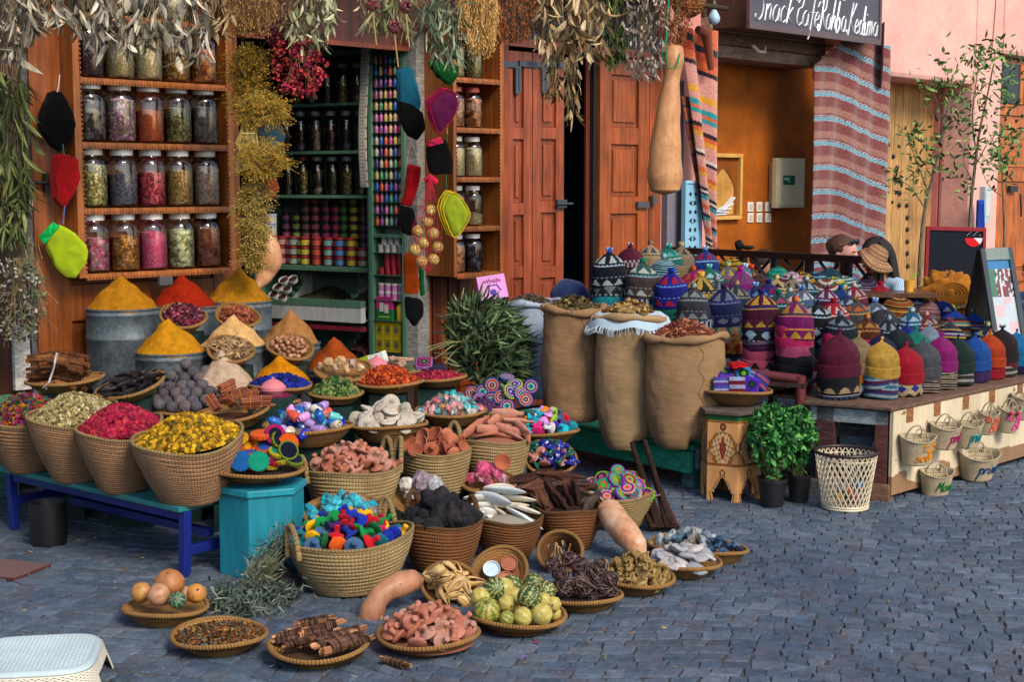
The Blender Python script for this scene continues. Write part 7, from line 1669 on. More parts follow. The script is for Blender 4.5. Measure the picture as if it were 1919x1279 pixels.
def hat(lb,px,pyt,w,mesh,dz=0,under=(),spin=0,ylay=0,tilt=0,Yf=None,sc=1.0):
 front='front row' in lb or pyt>625 and 'behind' not in lb and ('beanie' in lb)
 me,tp=mesh;Ya={'sixth stack':8.0,'seventh stack':7.86}.get(lb.split(', ')[-1]);Y=8.575+.42*(px-1500)/100-1.89*(pyt-560)/100
 if front:
  hu=sum(u[2] for u in under);Y=7.6 if px<1660 else (TM@Vector((FT(px,pyt,-.14,TM)[0],.14,0))).y
  sc=max(.95,min(1.2,(P(px,pyt,Y).z-ht-.002-hu)/.2))
 else:sc=max(.95,min(1.38,w*Y/FPX/.212*1.15));Y+=Yf or 0
 if Ya:Y=Ya;sc=1.04
 zt_h=P(px,pyt,Y)
 if front:zt_h.z=ht+.002+hu+.2*sc
 z0=zt_h.z-.2*sc;loc=Vector((zt_h.x,zt_h.y,z0))
 o=T('knit_hat',lb,'hat',loc,rot=Euler((R(tilt),0,R(spin))));o['group']='knitted hats on the hat stall'
 o.scale=(sc,sc,sc)
 inst('crown',me,Matrix(),None,None,parent=o)
 if tp:inst('tassel',tp,Matrix(),None,None,parent=o)
 z=z0
 for k,(ulb,um,h_) in enumerate(under):
  z -= h_;u_=T('knit_hat',ulb,'hat',(loc.x+.003*((k*7)%3-1),loc.y,z),rot=Euler((R(3*((k%3)-1)),R(2*((k%2)*2-1)),k*1.3)),group='knitted hats on the hat stall');u_.scale=(sc*.99,)*3
  inst('crown',um[0],Matrix(),None,None,parent=u_)
 hatz.append(((loc.x,loc.y,z,'the '+lb.split(',')[0].replace('behind the','by the')),0));return o
hm=hatmesh
MAR,YEL,REDc,GRY,MAG,DGR,BLU,ORA,BRN,CYA='#5a1230','#c49a3e','#a80a26','#4e525a','#8e1470','#16302a','#1450a0','#b8400e','#281c1c','#1470a8'
def PL(c,kind='knob',**k):return hm('plain'+c+kind,plain(c),tip=(c,),tipkind=kind,**k)
U_blk=hm('ublk',plain('#14161c'));U_nat=hm('unat',[(.05,'dash','#1a1c20','#3a5aa0'),(.12,'str','#14161c','#a8a8a8',4),(.28,'tri','#1a1a1c','#b09470',8),(.32,'s','#c0c0c0'),(1,'s','#14161c')])
U_blue=hm('ublue',stripes('#2a6a8a','#a0b0b8','#1a4a7a','#5a1a4a','#8aa8b8',n=18),cuff=False);U_bd=hm('ubd',[(.1,'tri','#b49a70','#2a1c1c',10),(.3,'dia','#c0a880','#16348e',8),(1,'s','#c0a880')])
U_grb=hm('ugrb',plain('#54504e'));U_stp=hm('ustp',stripes('#2a2220','#b8a890',n=34),cuff=False);U_gst=hm('ugst',stripes('#33312f','#33312f','#a8a49e',n=20),cuff=False);U_pur=hm('upur',plain('#3a2058'));U_red=hm('ured',plain('#9a0c24'));U_dr=hm('udr',plain('#6a0c24'))
hat('smooth maroon beanie in the front row, nearest the pipe stand',1573,628,76,PL(MAR),under=(('black hat directly below the maroon beanie',U_blk,.055),('black and beige triangle patterned hat below the maroon beanie',U_nat,.06)))
hat('mustard yellow beanie with a knotted tip, front row',1652,645,80,PL(YEL),under=(('blue and purple striped hat below the mustard beanie',U_blue,.06),('lower blue striped hat below the mustard beanie',U_blue,.05)))
hat('bright red beanie right of the mustard one',1698,654,74,PL(REDc),under=(('beige hat with blue diamonds below the red beanie',U_bd,.07),))
hat('dark grey beanie between the red and magenta ones',1731,650,72,PL(GRY),under=(('grey brown hat below the dark grey beanie',U_grb,.055),('striped hat edge below the grey brown one',U_stp,.03)))
hat('magenta beanie with a star shaped tassel',1763,648,70,PL(MAG,'star'),under=(('black and cream striped hat below the magenta beanie',U_stp,.07),('lower black and cream striped hat',U_stp,.03)))
hat('dark green beanie, front row',1795,646,68,PL(DGR),under=(('dark hat with white stripes below the green beanie',U_gst,.07),))
hat('royal blue beanie, front row',1827,637,66,PL(BLU),under=(('dark purple hat below the royal blue beanie',U_pur,.065),))
hat('orange beanie, front row',1855,634,62,PL(ORA),under=(('bright red hat below the orange beanie',U_red,.07),))
hat('dark brown beanie with tasselled tip, front row',1878,628,60,PL(BRN,'star'),under=(('wine red hat below the brown beanie',U_dr,.045),('dark striped hat at the bottom below the brown beanie',U_gst,.04)))
hat('bright sky blue beanie at the right edge',1905,626,58,PL(CYA),under=(('navy hat below the sky blue beanie',hm('unavy',plain('#16163a')),.05),))
for lb,px,py,w,c in (('beige beanie behind the maroon and mustard ones',1609,632,64,'#8e7a58'),('navy beanie behind the mustard one',1652,628,60,'#12184a'),('blackish teal beanie, second row',1682,618,60,'#0c1e28'),('sea green beanie, second row',1716,622,58,'#14786a'),('pale blue grey beanie, second row',1742,612,56,'#7c90a4'),('cobalt cap behind the sea green beanie',1700,612,55,'#122a86')):
 hat(lb,px,py,w,PL(c,'none' if False else 'knob'))
U1=hm('u_whitetri',folk('#10141e','#b8c8d4','#b8c8d4'));U_tq=hm('utq',plain('#1a8a9a'));U_gr=hm('ugrp',[(.06,'chk','#1a2228','#a0a8ac'),(.26,'tri','#707c84','#18241e',8),(.3,'dash','#16202a','#b0b8bc'),(1,'s','#16202a')]);U_chk=hm('uchk',[(.3,'chk','#14204e','#b0b8c8'),(1,'s','#14204e')]);U_tg=hm('utg',[(.04,'s','#127060'),(.25,'tri','#127060','#101c18',8),(1,'s','#127060')]);U_brn=hm('ubrn',[(.05,'dash','#14100e','#b89a6a'),(.3,'dia','#9a7a50','#1a1210',7),(1,'s','#9a7a50')])
U_tf=hm('utf',[(.3,'flw','#127a64','#c89a70',9),(1,'s','#127a64')]);U_or=hm('uor',[(.3,'flw','#a8381e','#c89a78',8),(1,'s','#a8381e')]);U_ye=hm('uye',[(.3,'dia','#b8721c','#8a1c14',8),(1,'s','#b8721c')]);U_bk2=hm('ubk2',[(.05,'dash','#16141a','#a87a5a'),(1,'s','#16141a')]);U_bdm=hm('ubdm',[(.05,'dash','#12121a','#a8b8c8'),(.3,'dia','#12121a','#94b4cc',7),(1,'s','#12121a')]);U_dp=hm('udp',stripes('#2a1030','#4a1848','#2a1030','#6a5a78',n=16));U_pk=hm('upk',[(.04,'dash','#b0486a','#1a1214'),(.26,'tri','#b0486a','#22141a',8),(1,'s','#b0486a')]);U_hp=hm('uhp',plain('#b8205c'));U_pp=hm('upp',plain('#b04a78'));U_wb=hm('uwb',[(.3,'dia','#20141c','#a8b0b0',8),(1,'s','#5a1430')]);U_bb=hm('ubb',[(.28,'dia','#14161c','#94b4cc',7),(1,'s','#14161c')])
def F(key,*a,tip=('#888888',),**k):return hm(key,folk(*a,**k),tip=tip)
hat('tall navy and black hat with white triangles at the left end of the stall',1142,474,60,F('h1','#0e1626','#b8c8c8','#9ab0c4',line='#a8bcd0',tip=('#2a5ab0','#c0d0e0')),under=(('grey hat with dark diamonds in the leftmost stack',U_gr,.055),('turquoise hat at the bottom of the leftmost stack',U_tq,.07)))
hat('maroon hat with white checks behind the leftmost stack',1181,464,50,hm('h2',[(.5,'chk','#5a1438','#b8b0c0'),(1,'s','#581030')],tip=('#5a1438','#d0c8d0')))
hat('cream pointed hat with brown marks, back row left',1219,459,46,F('h3','#b09a70','#3a4a5a','#3a3a3a',tip=('#8a6a50','#3a4a5a')))
hat('teal green pointed hat, back row',1253,465,46,F('h6','#14786a','#5aa8a0','#c8c8c0',tip=('#1a8a88','#a0c8c0')))
hat('greyish beige pointed hat, back row',1277,462,46,F('h7','#8e8068','#3a4a3a','#8a7a5a',tip=('#b09a70',)))
hat('blue hat with red marks and blue tassel, back row',1322,470,50,F('h8','#143a86','#a0142e','#8aa8d0',tip=('#5a8ac0','#c8d8e8')))
hat('brown and teal hat with green tip, second stack from the left',1205,494,60,F('h4','#4a3e3e','#c0c8c0','#a0a8c0',top='#2a5a50',line='#90a8c0',tip=('#146a50',)),under=(('navy and white checked hat in the second stack',U_chk,.06),))
hat('teal and white zebra striped hat behind the second stack',1244,484,54,hm('h5',stripes('#14344a','#8ab4bc',n=30),tip=('#8ab4bc','#14344a')))
hat('royal blue hat with red flowers, third stack',1258,512,60,F('h9','#141c86','#b01430','#a0b0d0',line='#5a8ad0',tip=('#142a9a',)),under=(('green hat with black triangles in the third stack',U_tg,.06),('lower green hat in the third stack',U_tg,.05)))
hat('magenta and orange pointed hat behind the yellow one',1299,508,50,F('h11','#8a1460','#b8501e','#b8501e',tip=('#b8501e','#8a1430')))
hat('sea green hat with white marks, middle row',1329,504,48,F('h12','#0e6a58','#a8c8c8','#a8c8c8',tip=('#2aa090','#c0d8d8')))
hat('yellow hat with black arrow marks, fourth stack',1314,520,64,hm('h10',[(.03,'dash','#b8923c','#14120e'),(.22,'tri','#b8923c','#14120e',8),(.5,'s','#bc963e'),(.53,'s','#14120e'),(.55,'dash','#14120e','#c0c0b0'),(.6,'s','#14120e'),(.92,'star','#bc963e','#14221c',7),(1,'s','#bc963e')],tip=('#d0a03a',)),under=(('beige hat with black squares below the yellow hat',U_brn,.06),('green hat at the bottom below the yellow hat',U_tg,.05)))
hat('navy hat with pale snowflakes, fifth stack',1357,542,64,F('h13','#141c50','#6a7488','#5a6a94',mot='flw',tip=('#3a1a4a',)),under=(('green hat with beige flowers in the fifth stack',U_tf,.055),('brick orange flowered hat in the fifth stack',U_or,.05),('ochre and red hat in the fifth stack',U_ye,.05),('black hat with tan dashes in the fifth stack',U_bk2,.05),('lowest dark hat in the fifth stack',U_wb,.045)))
hat('magenta and grey pointed hat, middle row',1388,508,54,F('h14','#8a1478','#5a5068','#5a5068',tip=('#a0207a',)))
hat('navy hat with light blue tassel, middle row',1416,538,54,F('h15','#0e1c4e','#4a7ab0','#7aa8d0',tip=('#3a7ac0','#a0c8e0')))
hat('dark grey hat with silver tassel, middle row',1343,526,50,F('h16','#3e4650','#7a8490','#8a94a0',tip=('#8a94a0','#2a3038')))
hat('grey hat with pink and yellow marks, back row',1364,500,44,F('h17','#5a646e','#b8a04a','#b83a6a',tip=('#b8a060','#5a9a8a')))
hat('dark green hat with orange marks and orange tassel',1408,504,46,F('h18','#2c4238','#b8502a','#b8502a',tip=('#c8401e',)))
hat('pale blue tasselled hat behind the magenta one',1397,502,42,F('h18b','#5a7aa0','#c0c8d0','#c0c8d0',tip=('#8ab0d0','#e0e8f0')))
hat('maroon and navy hat with yellow marks, sixth stack',1427,551,66,hm('h20',[(.03,'dash','#16205a','#5a1230'),(.09,'tri','#4a1030','#16205a',10),(.24,'tri','#4a1030','#c0a03a',9),(.5,'s','#4a1030'),(.53,'s','#c09a3a'),(.62,'tri','#4a1030','#16206a',10),(.9,'star','#4a1030','#c09a3a',7),(1,'s','#4a1030')],tip=('#1a206a','#4a1030')),under=(('black hat with pale blue diamonds in the sixth stack',U_bdm,.06),('dark purple striped hat in the sixth stack',U_dp,.055),('pink hat with black triangles in the sixth stack',U_pk,.055),('lower pink patterned hat in the sixth stack',U_pk,.05),('white and dark patterned hat at the foot of the sixth stack',U_wb,.045)))
hat('purple hat with yellow triangles and orange tassel, seventh stack',1491,566,70,hm('h21',[(.03,'dash','#5a1050','#c8a878'),(.22,'tri','#74125c','#c89a2a',9),(.26,'s','#c87a3a'),(.52,'s','#7a1464'),(.55,'s','#c87a3a'),(.62,'s','#4a3a50'),(.86,'star','#7a1464','#b8923a',6),(1,'s','#7a1464')],tip=('#c86a3a','#6a1450')),under=(('hot pink hat below the purple one',U_hp,.045),('rose pink hat below the hot pink one',U_pp,.05),('upper black hat in the seventh stack',U_blk,.055),('lower black hat in the seventh stack',U_blk,.05)))
hat('navy and maroon hat behind the sixth stack',1440,532,50,F('h22','#141c66','#7a1434','#8ab0d0',tip=('#141c66','#5a1a3a')))
hat('cream and black tasselled hat, back',1455,524,42,F('h23','#b8a070','#1a1a14','#1a1a14',tip=('#c8b070','#2a2420')))
hat('beige and grey tasselled hat, back',1486,524,46,F('h24','#8a8070','#38342e','#20201e',tip=('#b0a890','#2a2420')))
hat('teal navy hat with white bars, back',1511,526,46,F('h25','#1a4252','#a8b8c0','#8ab0c8',tip=('#a8b8c0','#1a2a3a')))
hat('steel blue and white hat with blue tassel',1502,544,54,F('h26','#4a6880','#b8ccd8','#1a4a9a',top='#5a6470',tip=('#1a5ab0','#b8ccd8')))
hat('dark green hat with pink marks behind the purple one',1459,552,52,F('h27','#14443c','#a83a6a','#8ab4c8',tip=('#1a5a50',)))
hat('maroon hat with white marks, middle right',1549,542,50,F('h28','#5a143c','#b0b8c8','#8ab0d0',tip=('#5a143c','#a0a8b8')))
hat('black hat with white bars, right of the purple hat',1531,571,56,F('h29','#101418','#a8c0d0','#a8c0d0',mot='dia',tip=('#14202a','#5a8ab0')),under=(('black and pale blue diamond hat below the barred one',U_bb,.06),('dark teal hat below the diamond one',hm('udteal',plain('#124a5c')),.06)))
hat('bright red hat with white bear shapes',1562,568,56,F('h30','#a80a20','#c8c0c0','#c8b0b0',top='#a80a20',line='#c8c8c8',tip=('#8a0a1a',)),under=(('grey and red patterned hat below the red one',U_wb,.05),))
hat('grey hat with orange and yellow flames',1605,566,52,F('h31','#4a4c50','#c8601e','#c8962e',tip=('#5a5a38','#b08a3a')),under=(('green hat below the flame patterned one',hm('ugreen2',plain('#0e6a4c')),.06),))
hat('grey hat with blue and maroon marks',1640,567,54,F('h32','#54606c','#a0bcd0','#5a1a34',line='#a8bcd0',tip=('#5a8ac0','#c0d0e0')),under=(('dark hat below the grey and blue one',U_grb,.055),))
hat('cobalt blue hat with pink line, behind the red hat',1576,543,46,F('h33','#143a7a','#143a7a','#8a1a5a',tip=('#1a4a8a',)))
def DM(key,*c,n=24,lowr=None):return hm(key,(([(.22,)+lowr] if lowr else [])+[(b[0]*.78+.22,*b[1:]) for b in stripes(*c,n=n)]) if lowr else stripes(*c,n=n),shape='dome',cuff=False)
hat('purple and white finely striped round cap',1622,519,60,DM('h34','#4a1a4a','#b0a8c0',n=30),tilt=10)
hat('teal and white wide striped round cap',1582,513,66,DM('h35','#14545c','#a8bcb8',n=18),tilt=10)
hat('red, green and white striped round cap',1545,517,44,DM('h36','#8a1424','#1a6a3a','#c8c0b0',n=14),tilt=18)
hat('yellow and black striped round cap near the railing',1502,505,42,DM('h37','#b8861e','#b8861e','#1c1810',n=16),tilt=18)
hat('mint green round cap near the railing',1458,497,48,DM('h38','#1ea088','#127a6a',n=12),tilt=15)
hat('pink and white striped round cap near the railing',1481,506,38,DM('h39','#a86a94','#c8b8c0',n=14),tilt=15)
hat('red and grey striped round cap near the railing',1467,513,44,DM('h40','#7a1428','#2a2a30','#8a9aa0',n=16),tilt=15)
hat('green, yellow and white striped round cap near the railing',1562,515,42,DM('h41','#1a7a3a','#c8b01e','#c0c8b8',n=14),tilt=15)
hat('mustard round cap with thin black stripes at the left of the railing',1371,480,48,DM('h19','#a8861e','#a8861e','#1c1810',n=18),tilt=12)
hat('brown patterned round cap below the railing',1424,512,44,DM('h19b','#3a2a2a','#5a3a34',n=12),tilt=12)
hat('blue and teal striped cap below the railing',1528,506,44,DM('h19c','#1a3a5a','#5a9ab0','#142a3a',n=14),tilt=12)
hat('dark teal striped cap between the railing posts',1556,500,42,DM('h19d','#1a4a6a','#144054',n=14),tilt=12)
hat('yellow, black and red striped cap with zigzag edge',1682,552,62,DM('h42','#1c1610','#c09a3e','#1c1610','#a84a20',n=26,lowr=('zig','#8a2018','#1c1c1c',12)),tilt=4,under=(('grey speckled hat below the zigzag one',U_gr,.05),))
hat('plain charcoal round cap, middle right',1656,578,56,hm('h43',plain('#34383e'),shape='dome'))
hat('blue hat with white and grey diamonds',1714,553,52,hm('h44',[(.08,'dash','#14286a','#b0c0d0'),(.22,'s','#14286a'),(.4,'tri','#4a4e52','#b8c8d4',6),(.62,'s','#4a4e52'),(.8,'tri','#14349a','#b8c8d4',6),(1,'s','#14349a')],shape='dome',cuff=False),under=(('blue and white checked hat below the diamond one',U_chk,.06),))
hat('maroon and pink striped cap with diamonds',1737,560,48,DM('h45','#5a1a24','#b08a88',n=28,lowr=('dia','#a88078','#3a1018',10)))
hat('royal blue hat with white zigzag',1763,556,50,hm('h46',[(.4,'s','#142a86'),(.6,'tri','#142a86','#a8bcd4',7),(1,'s','#142a86')],shape='dome',cuff=False))
hat('striped hat with blue crown and green tassel',1790,583,62,hm('h47',[(b[0]*.72,*b[1:]) for b in stripes('#14284a','#b8a87a','#2a7a80','#a84a2a','#1a1c24',n=16)]+[(1,'s','#143aa0')],cuff=False,tip=('#b8a050','#1a5a3a'),tipkind='star'))
hat('second striped hat with blue crown, nearer the sandwich board',1824,590,56,hm('h48',[(b[0]*.72,*b[1:]) for b in stripes('#1a1c24','#b8b08a','#1a4a8a','#a85a4a','#14284a',n=16)]+[(1,'s','#143aa0')],cuff=False,tip=('#8a9060','#1a1c34'),tipkind='star'))
hat('purple, yellow and navy striped hat in front of the blue crowned one',1781,605,56,hm('h49',[(b[0]*.75,*b[1:]) for b in stripes('#16183a','#b8a03a','#5a1a6a','#a8a8b8','#16183a',n=18)]+[(1,'s','#34343c')],cuff=False,tip=('#a81a3a','#1a5a6a'),tipkind='star'))
fill=[(1575,592,54,'#14202e','#7a8a9a'),(1625,598,52,'#5a2a1a','#b0803a'),(1590,555,46,'#2a3a5a','#a0b0c0'),(1665,600,54,'#1a2430','#8a9aa8'),(1600,538,46,'#7a1430','#b8a8a8'),(1650,535,46,'#a01430','#a01430'),(1708,585,54,'#1a5a7a','#a8c0cc'),(1735,592,52,'#6a2a30','#b09080'),(1300,540,50,'#3a3a44','#8a9a9a'),(1380,535,50,'#1a3050','#9a8a5a'),(1850,612,54,'#14243a','#a0a878'),(1480,548,50,'#2a5a5a','#b0b0a0')]
for k,(px,py,w,a,b_) in enumerate(fill):
 nm={'#14383c':'dark teal','#3a1a4a':'plum','#1a2a4a':'navy','#14343a':'bottle green','#1a4a3a':'forest green','#3a142a':'wine','#14202e':'ink blue','#5a2a1a':'chestnut','#2a3a5a':'denim blue','#1a2430':'slate','#2a2a3a':'charcoal violet','#7a1430':'crimson','#a01430':'cherry red','#1a5a7a':'petrol blue','#6a2a30':'brick','#3a3a44':'anthracite','#1a3050':'midnight blue','#3a1438':'aubergine','#14243a':'dark navy','#10283a':'storm blue','#2a5a5a':'dull turquoise'}[a]
 hat('%s knitted hat partly hidden among the hat stacks'%nm,px,py,w,F('f%d'%k,a,b_,b_,mot=['tri','dia','flw','zig'][k%4],tip=(b_,a)),Yf=.04)
Ti=TM.inverted();bins={}
for o,n_un in hatz:
 q=Ti@Vector(o[:3]);k=max(0,int((q.y+.1)/.22));bins.setdefault(k,[]).append((q,o))
bz=P(1491,708,7.84).z;hd_=T('hat_display','dark stepped wooden display hidden below the rows of hats','stand',TM@Vector((.5,.4,ht)),PI/4);rnd=random.Random(77);UP=[U_nat,U_gr,U_tq,U_chk,U_tg,U_brn,U_tf,U_or,U_ye,U_bk2,U_bdm,U_dp,U_pk,U_hp,U_pp,U_wb,U_bb,U_pur,U_red,U_stp]
UN=['triangle patterned','grey and dark diamond','turquoise','navy checked','green triangle','tan diamond','green flowered','brick flowered','ochre diamond','black dashed','black diamond','dark purple striped','pink triangle','hot pink','rose','dark and white','black and pale blue','purple','red','black and cream striped']
prev=ht
for k in sorted(bins):
 zmin=max(prev,min(q.z for q,o in bins[k])-.003) if k>4 else ht+.004;prev=zmin
 if zmin>ht+.01:xs_=[q.x for q,o in bins[k]];m=MB(TM);m.box((min(xs_)-.09,-.1+.22*k,ht-.1),(max(xs_)+.09,-.1+.22*(k+1)-.001,zmin),H('#241a1a'));m.build('step',DRYW,hd_,False)
 for q,o in bins[k]:
  z=o[2];n_=0;zm=max(zmin,bz) if o[1]<8.1 and q.x<-.05 else zmin
  while z-.055>zm-.01 and n_<8:
   z -= .055;i=rnd.randrange(len(UP));n_+=1
   u_=T('knit_hat','%s hat low in a stack under %s'%(UN[i],' '.join(o[3].split()[:6])),'hat',(o[0]+rnd.uniform(-.005,.005),o[1],z),rot=Euler((R(rnd.uniform(-4,4)),R(rnd.uniform(-4,4)),rnd.uniform(0,6))),group='knitted hats on the hat stall');inst('crown',UP[i][0],Matrix(),None,None,parent=u_)
# ================= MINI BASKETS WITH WRITING
def minib(label,px,pyr,w,Y,h,txts,col,rz=0,hand=0,tiltx=10,tilty=0,pom=False):
 tq,zq_=FT(px,pyr,.11,TM);c=TM@Vector((tq,-.11,zq_));r=w/2*c.y/FPX;rot=Euler((R(tiltx),R(tilty),rz));Rm_=rot.to_matrix();loc=c-Rm_@Vector((0,0,h))
 o=T('small_basket',label,'basket',loc,rot=rot,group='small embroidered baskets hanging on the hat table')
 def rad(t):return r*(.74+.26*t)
 prof=[(.001,.0),(rad(0)*.92,0)]+[(rad(t/20)+.0012*(1 if t%2 else-1),.004+(h-.004)*t/20) for t in range(21)]+[(rad(t/6)-.007,max(.01,h*t/6)) for t in range(6,-1,-1)]+[(.001,.01)]
 el=.72
 wp=lambda co,a,v:(co.x,co.y*el,co.z+.01*math.cos(2*a)*(co.z/h))
 m=MB();m.lathe(prof,64,(round(2*PI*r/.009),round((h*2+r)/.0115)),warp=wp);m.build('body',STRAWP,o,world=False)
 m=MB();m.tube([wp(Vector((r*math.cos(a),r*math.sin(a),h)),a,1) for a in [2*PI*i/48 for i in range(48)]],.0045,6,closed=True,uk=90);m.build('rim',STRAWP,o,world=False)
 for sgn in (1,-1):
  m=MB();m.tube([Vector((r*.42*math.cos(q),sgn*r*el*(.85-.5*math.sin(q)),h-.03+.085*math.sin(q)**.8)) for q in [PI*i/16 for i in range(17)]],.0042,6,uk=110);m.build('handle',STRAWP,o,world=False)
 m=MB()
 for (tx,a0,a1,zb_2,hh) in txts:
  st,wd=strokes(tx,.25)
  for s_ in st:
   pts=[]
   for a,b in s_:
    an_=-PI/2+a0+(a1-a0)*a/wd;z=zb_2+b*hh;rr_=rad(max(0,min(1,z/h)))+.003;pts.append((rr_*math.cos(an_),rr_*math.sin(an_)*el,z))
   m.tube(pts,.0036,6,H(col))
 m.build('embroidery',FELT,o,world=False)
 if pom:
  for a in (-.3,.3):
   m=MB();an_=-PI/2+a;m.blob((r*math.cos(an_),r*el*math.sin(an_)-.008,h-.012),.013,2,.3,4,1,col=H('#a01048'));m.build('pompom',FELT,o,world=False)
 return o
rzz=R(6)
minib('small basket with orange stitched number words, leftmost upper one',1720,820,70,7.62,.145,[('1.2.3',-.05,1.15,.085,.05),('solei',-.35,1.2,.03,.055)],'#c87e0a',rz=rzz)
minib('small basket with magenta stitched word, second from left in the upper row',1773,797,62,7.85,.13,[('prin',.05,1.3,.045,.07)],'#8e1058',rz=rzz)
minib('small basket with teal stitched word, third in the upper row',1817,793,54,8.1,.14,[('prince',-.15,1.25,.045,.075)],'#157c7e',rz=rzz)
minib('small basket with coral stitched words, fourth in the upper row',1853,774,42,8.3,.125,[('la vie',-.6,1.1,.085,.04),('Bel',-.1,1.1,.025,.055)],'#c85a4a',rz=rzz)
minib('small basket with pink stitched words and two pompoms',1893,766,46,8.5,.14,[('la vie',-.6,1.1,.085,.045),('Bil',.0,1.1,.025,.055)],'#cc4488',rz=rzz,pom=True)
minib('small basket with green stitched country name, lower left',1756,885,66,7.5,.14,[('Maroc',-.25,1.3,.05,.06)],'#0c6a34',rz=rzz)
minib('small basket with blue stitched word, lower right',1835,850,82,7.8,.15,[('prince',-.25,1.25,.055,.075)],'#14406e',rz=rzz,tiltx=14)
minib('plain small basket cut by the right edge',1922,742,56,8.6,.14,[],'#c8b48a',rz=rzz)
# ================= RAILING
rl=T('lattice_railing','black wooden lattice railing between hats and cafe','railing',P(1500,560,10.5),0)
f0,f1=P(1335,466,11.1),P(1654,484,9.85);zt7=1.16;f0.z=f1.z=0
fd=(f1-f0);fL=fd.length;X_=Matrix.Translation(f0)@Matrix.Rotation(math.atan2(fd.y,fd.x),4,'Z');zt7=P(1654,482,9.85).z;FB=H('#0e1012')
m=MB(X_);m.box((-.6,-.03,zt7-.05),(fL,.03,zt7),FB);m.box((-.6,-.02,.5),(fL,.02,.55),FB)
npst=5
for k in range(npst+1):x=fL*k/npst;m.box((x-.022 if k else x,-.025,0),(x+.022 if k<npst else x,.025,zt7-.0505),FB);m.box((x-.03,-.03,.55),(x-.0235,.02,zt7-.05),H('#5a6460')) if k else None
m.box((fL-.32,-.022,0),(fL-.27,.022,zt7-.0505),FB);m.build('frame',METAL,rl,False)
m=MB(X_)
for k in range(npst):
 x0=fL*k/npst;x1=fL*(k+1)/npst;w=x1-x0
 for j in range(-2,4):
  for sgn in (1,-1):
   xa,xb=x0+w*j/2,x0+w*j/2+(zt7-.55);za_,zb2=.55,zt7-.05
   if sgn<0:xa,xb=x0+w*(j+1)/2+.0,x0+w*(j+1)/2-(zt7-.6) 
   def cl(xa,za_,xb,zb2):
    ts=[0,1]
    for lim in (x0,x1):
     if abs(xb-xa)>1e-6:
      t=(lim-xa)/(xb-xa)
      if 0<t<1:ts.append(t)
    ts.sort();
    for a,b in zip(ts,ts[1:]):
     mt=(a+b)/2;xm=xa+(xb-xa)*mt
     if x0<=xm<=x1:yield (xa+(xb-xa)*a,za_+(zb2-za_)*a,xa+(xb-xa)*b,za_+(zb2-za_)*b)
   for (p0,z0_,p1,z1_) in cl(xa,za_,xb,zb2):
    m.tube([(p0,.004*sgn,z0_),(p1,.004*sgn,z1_)],.014,4,FB)
m.build('lattice',METAL,rl,False)
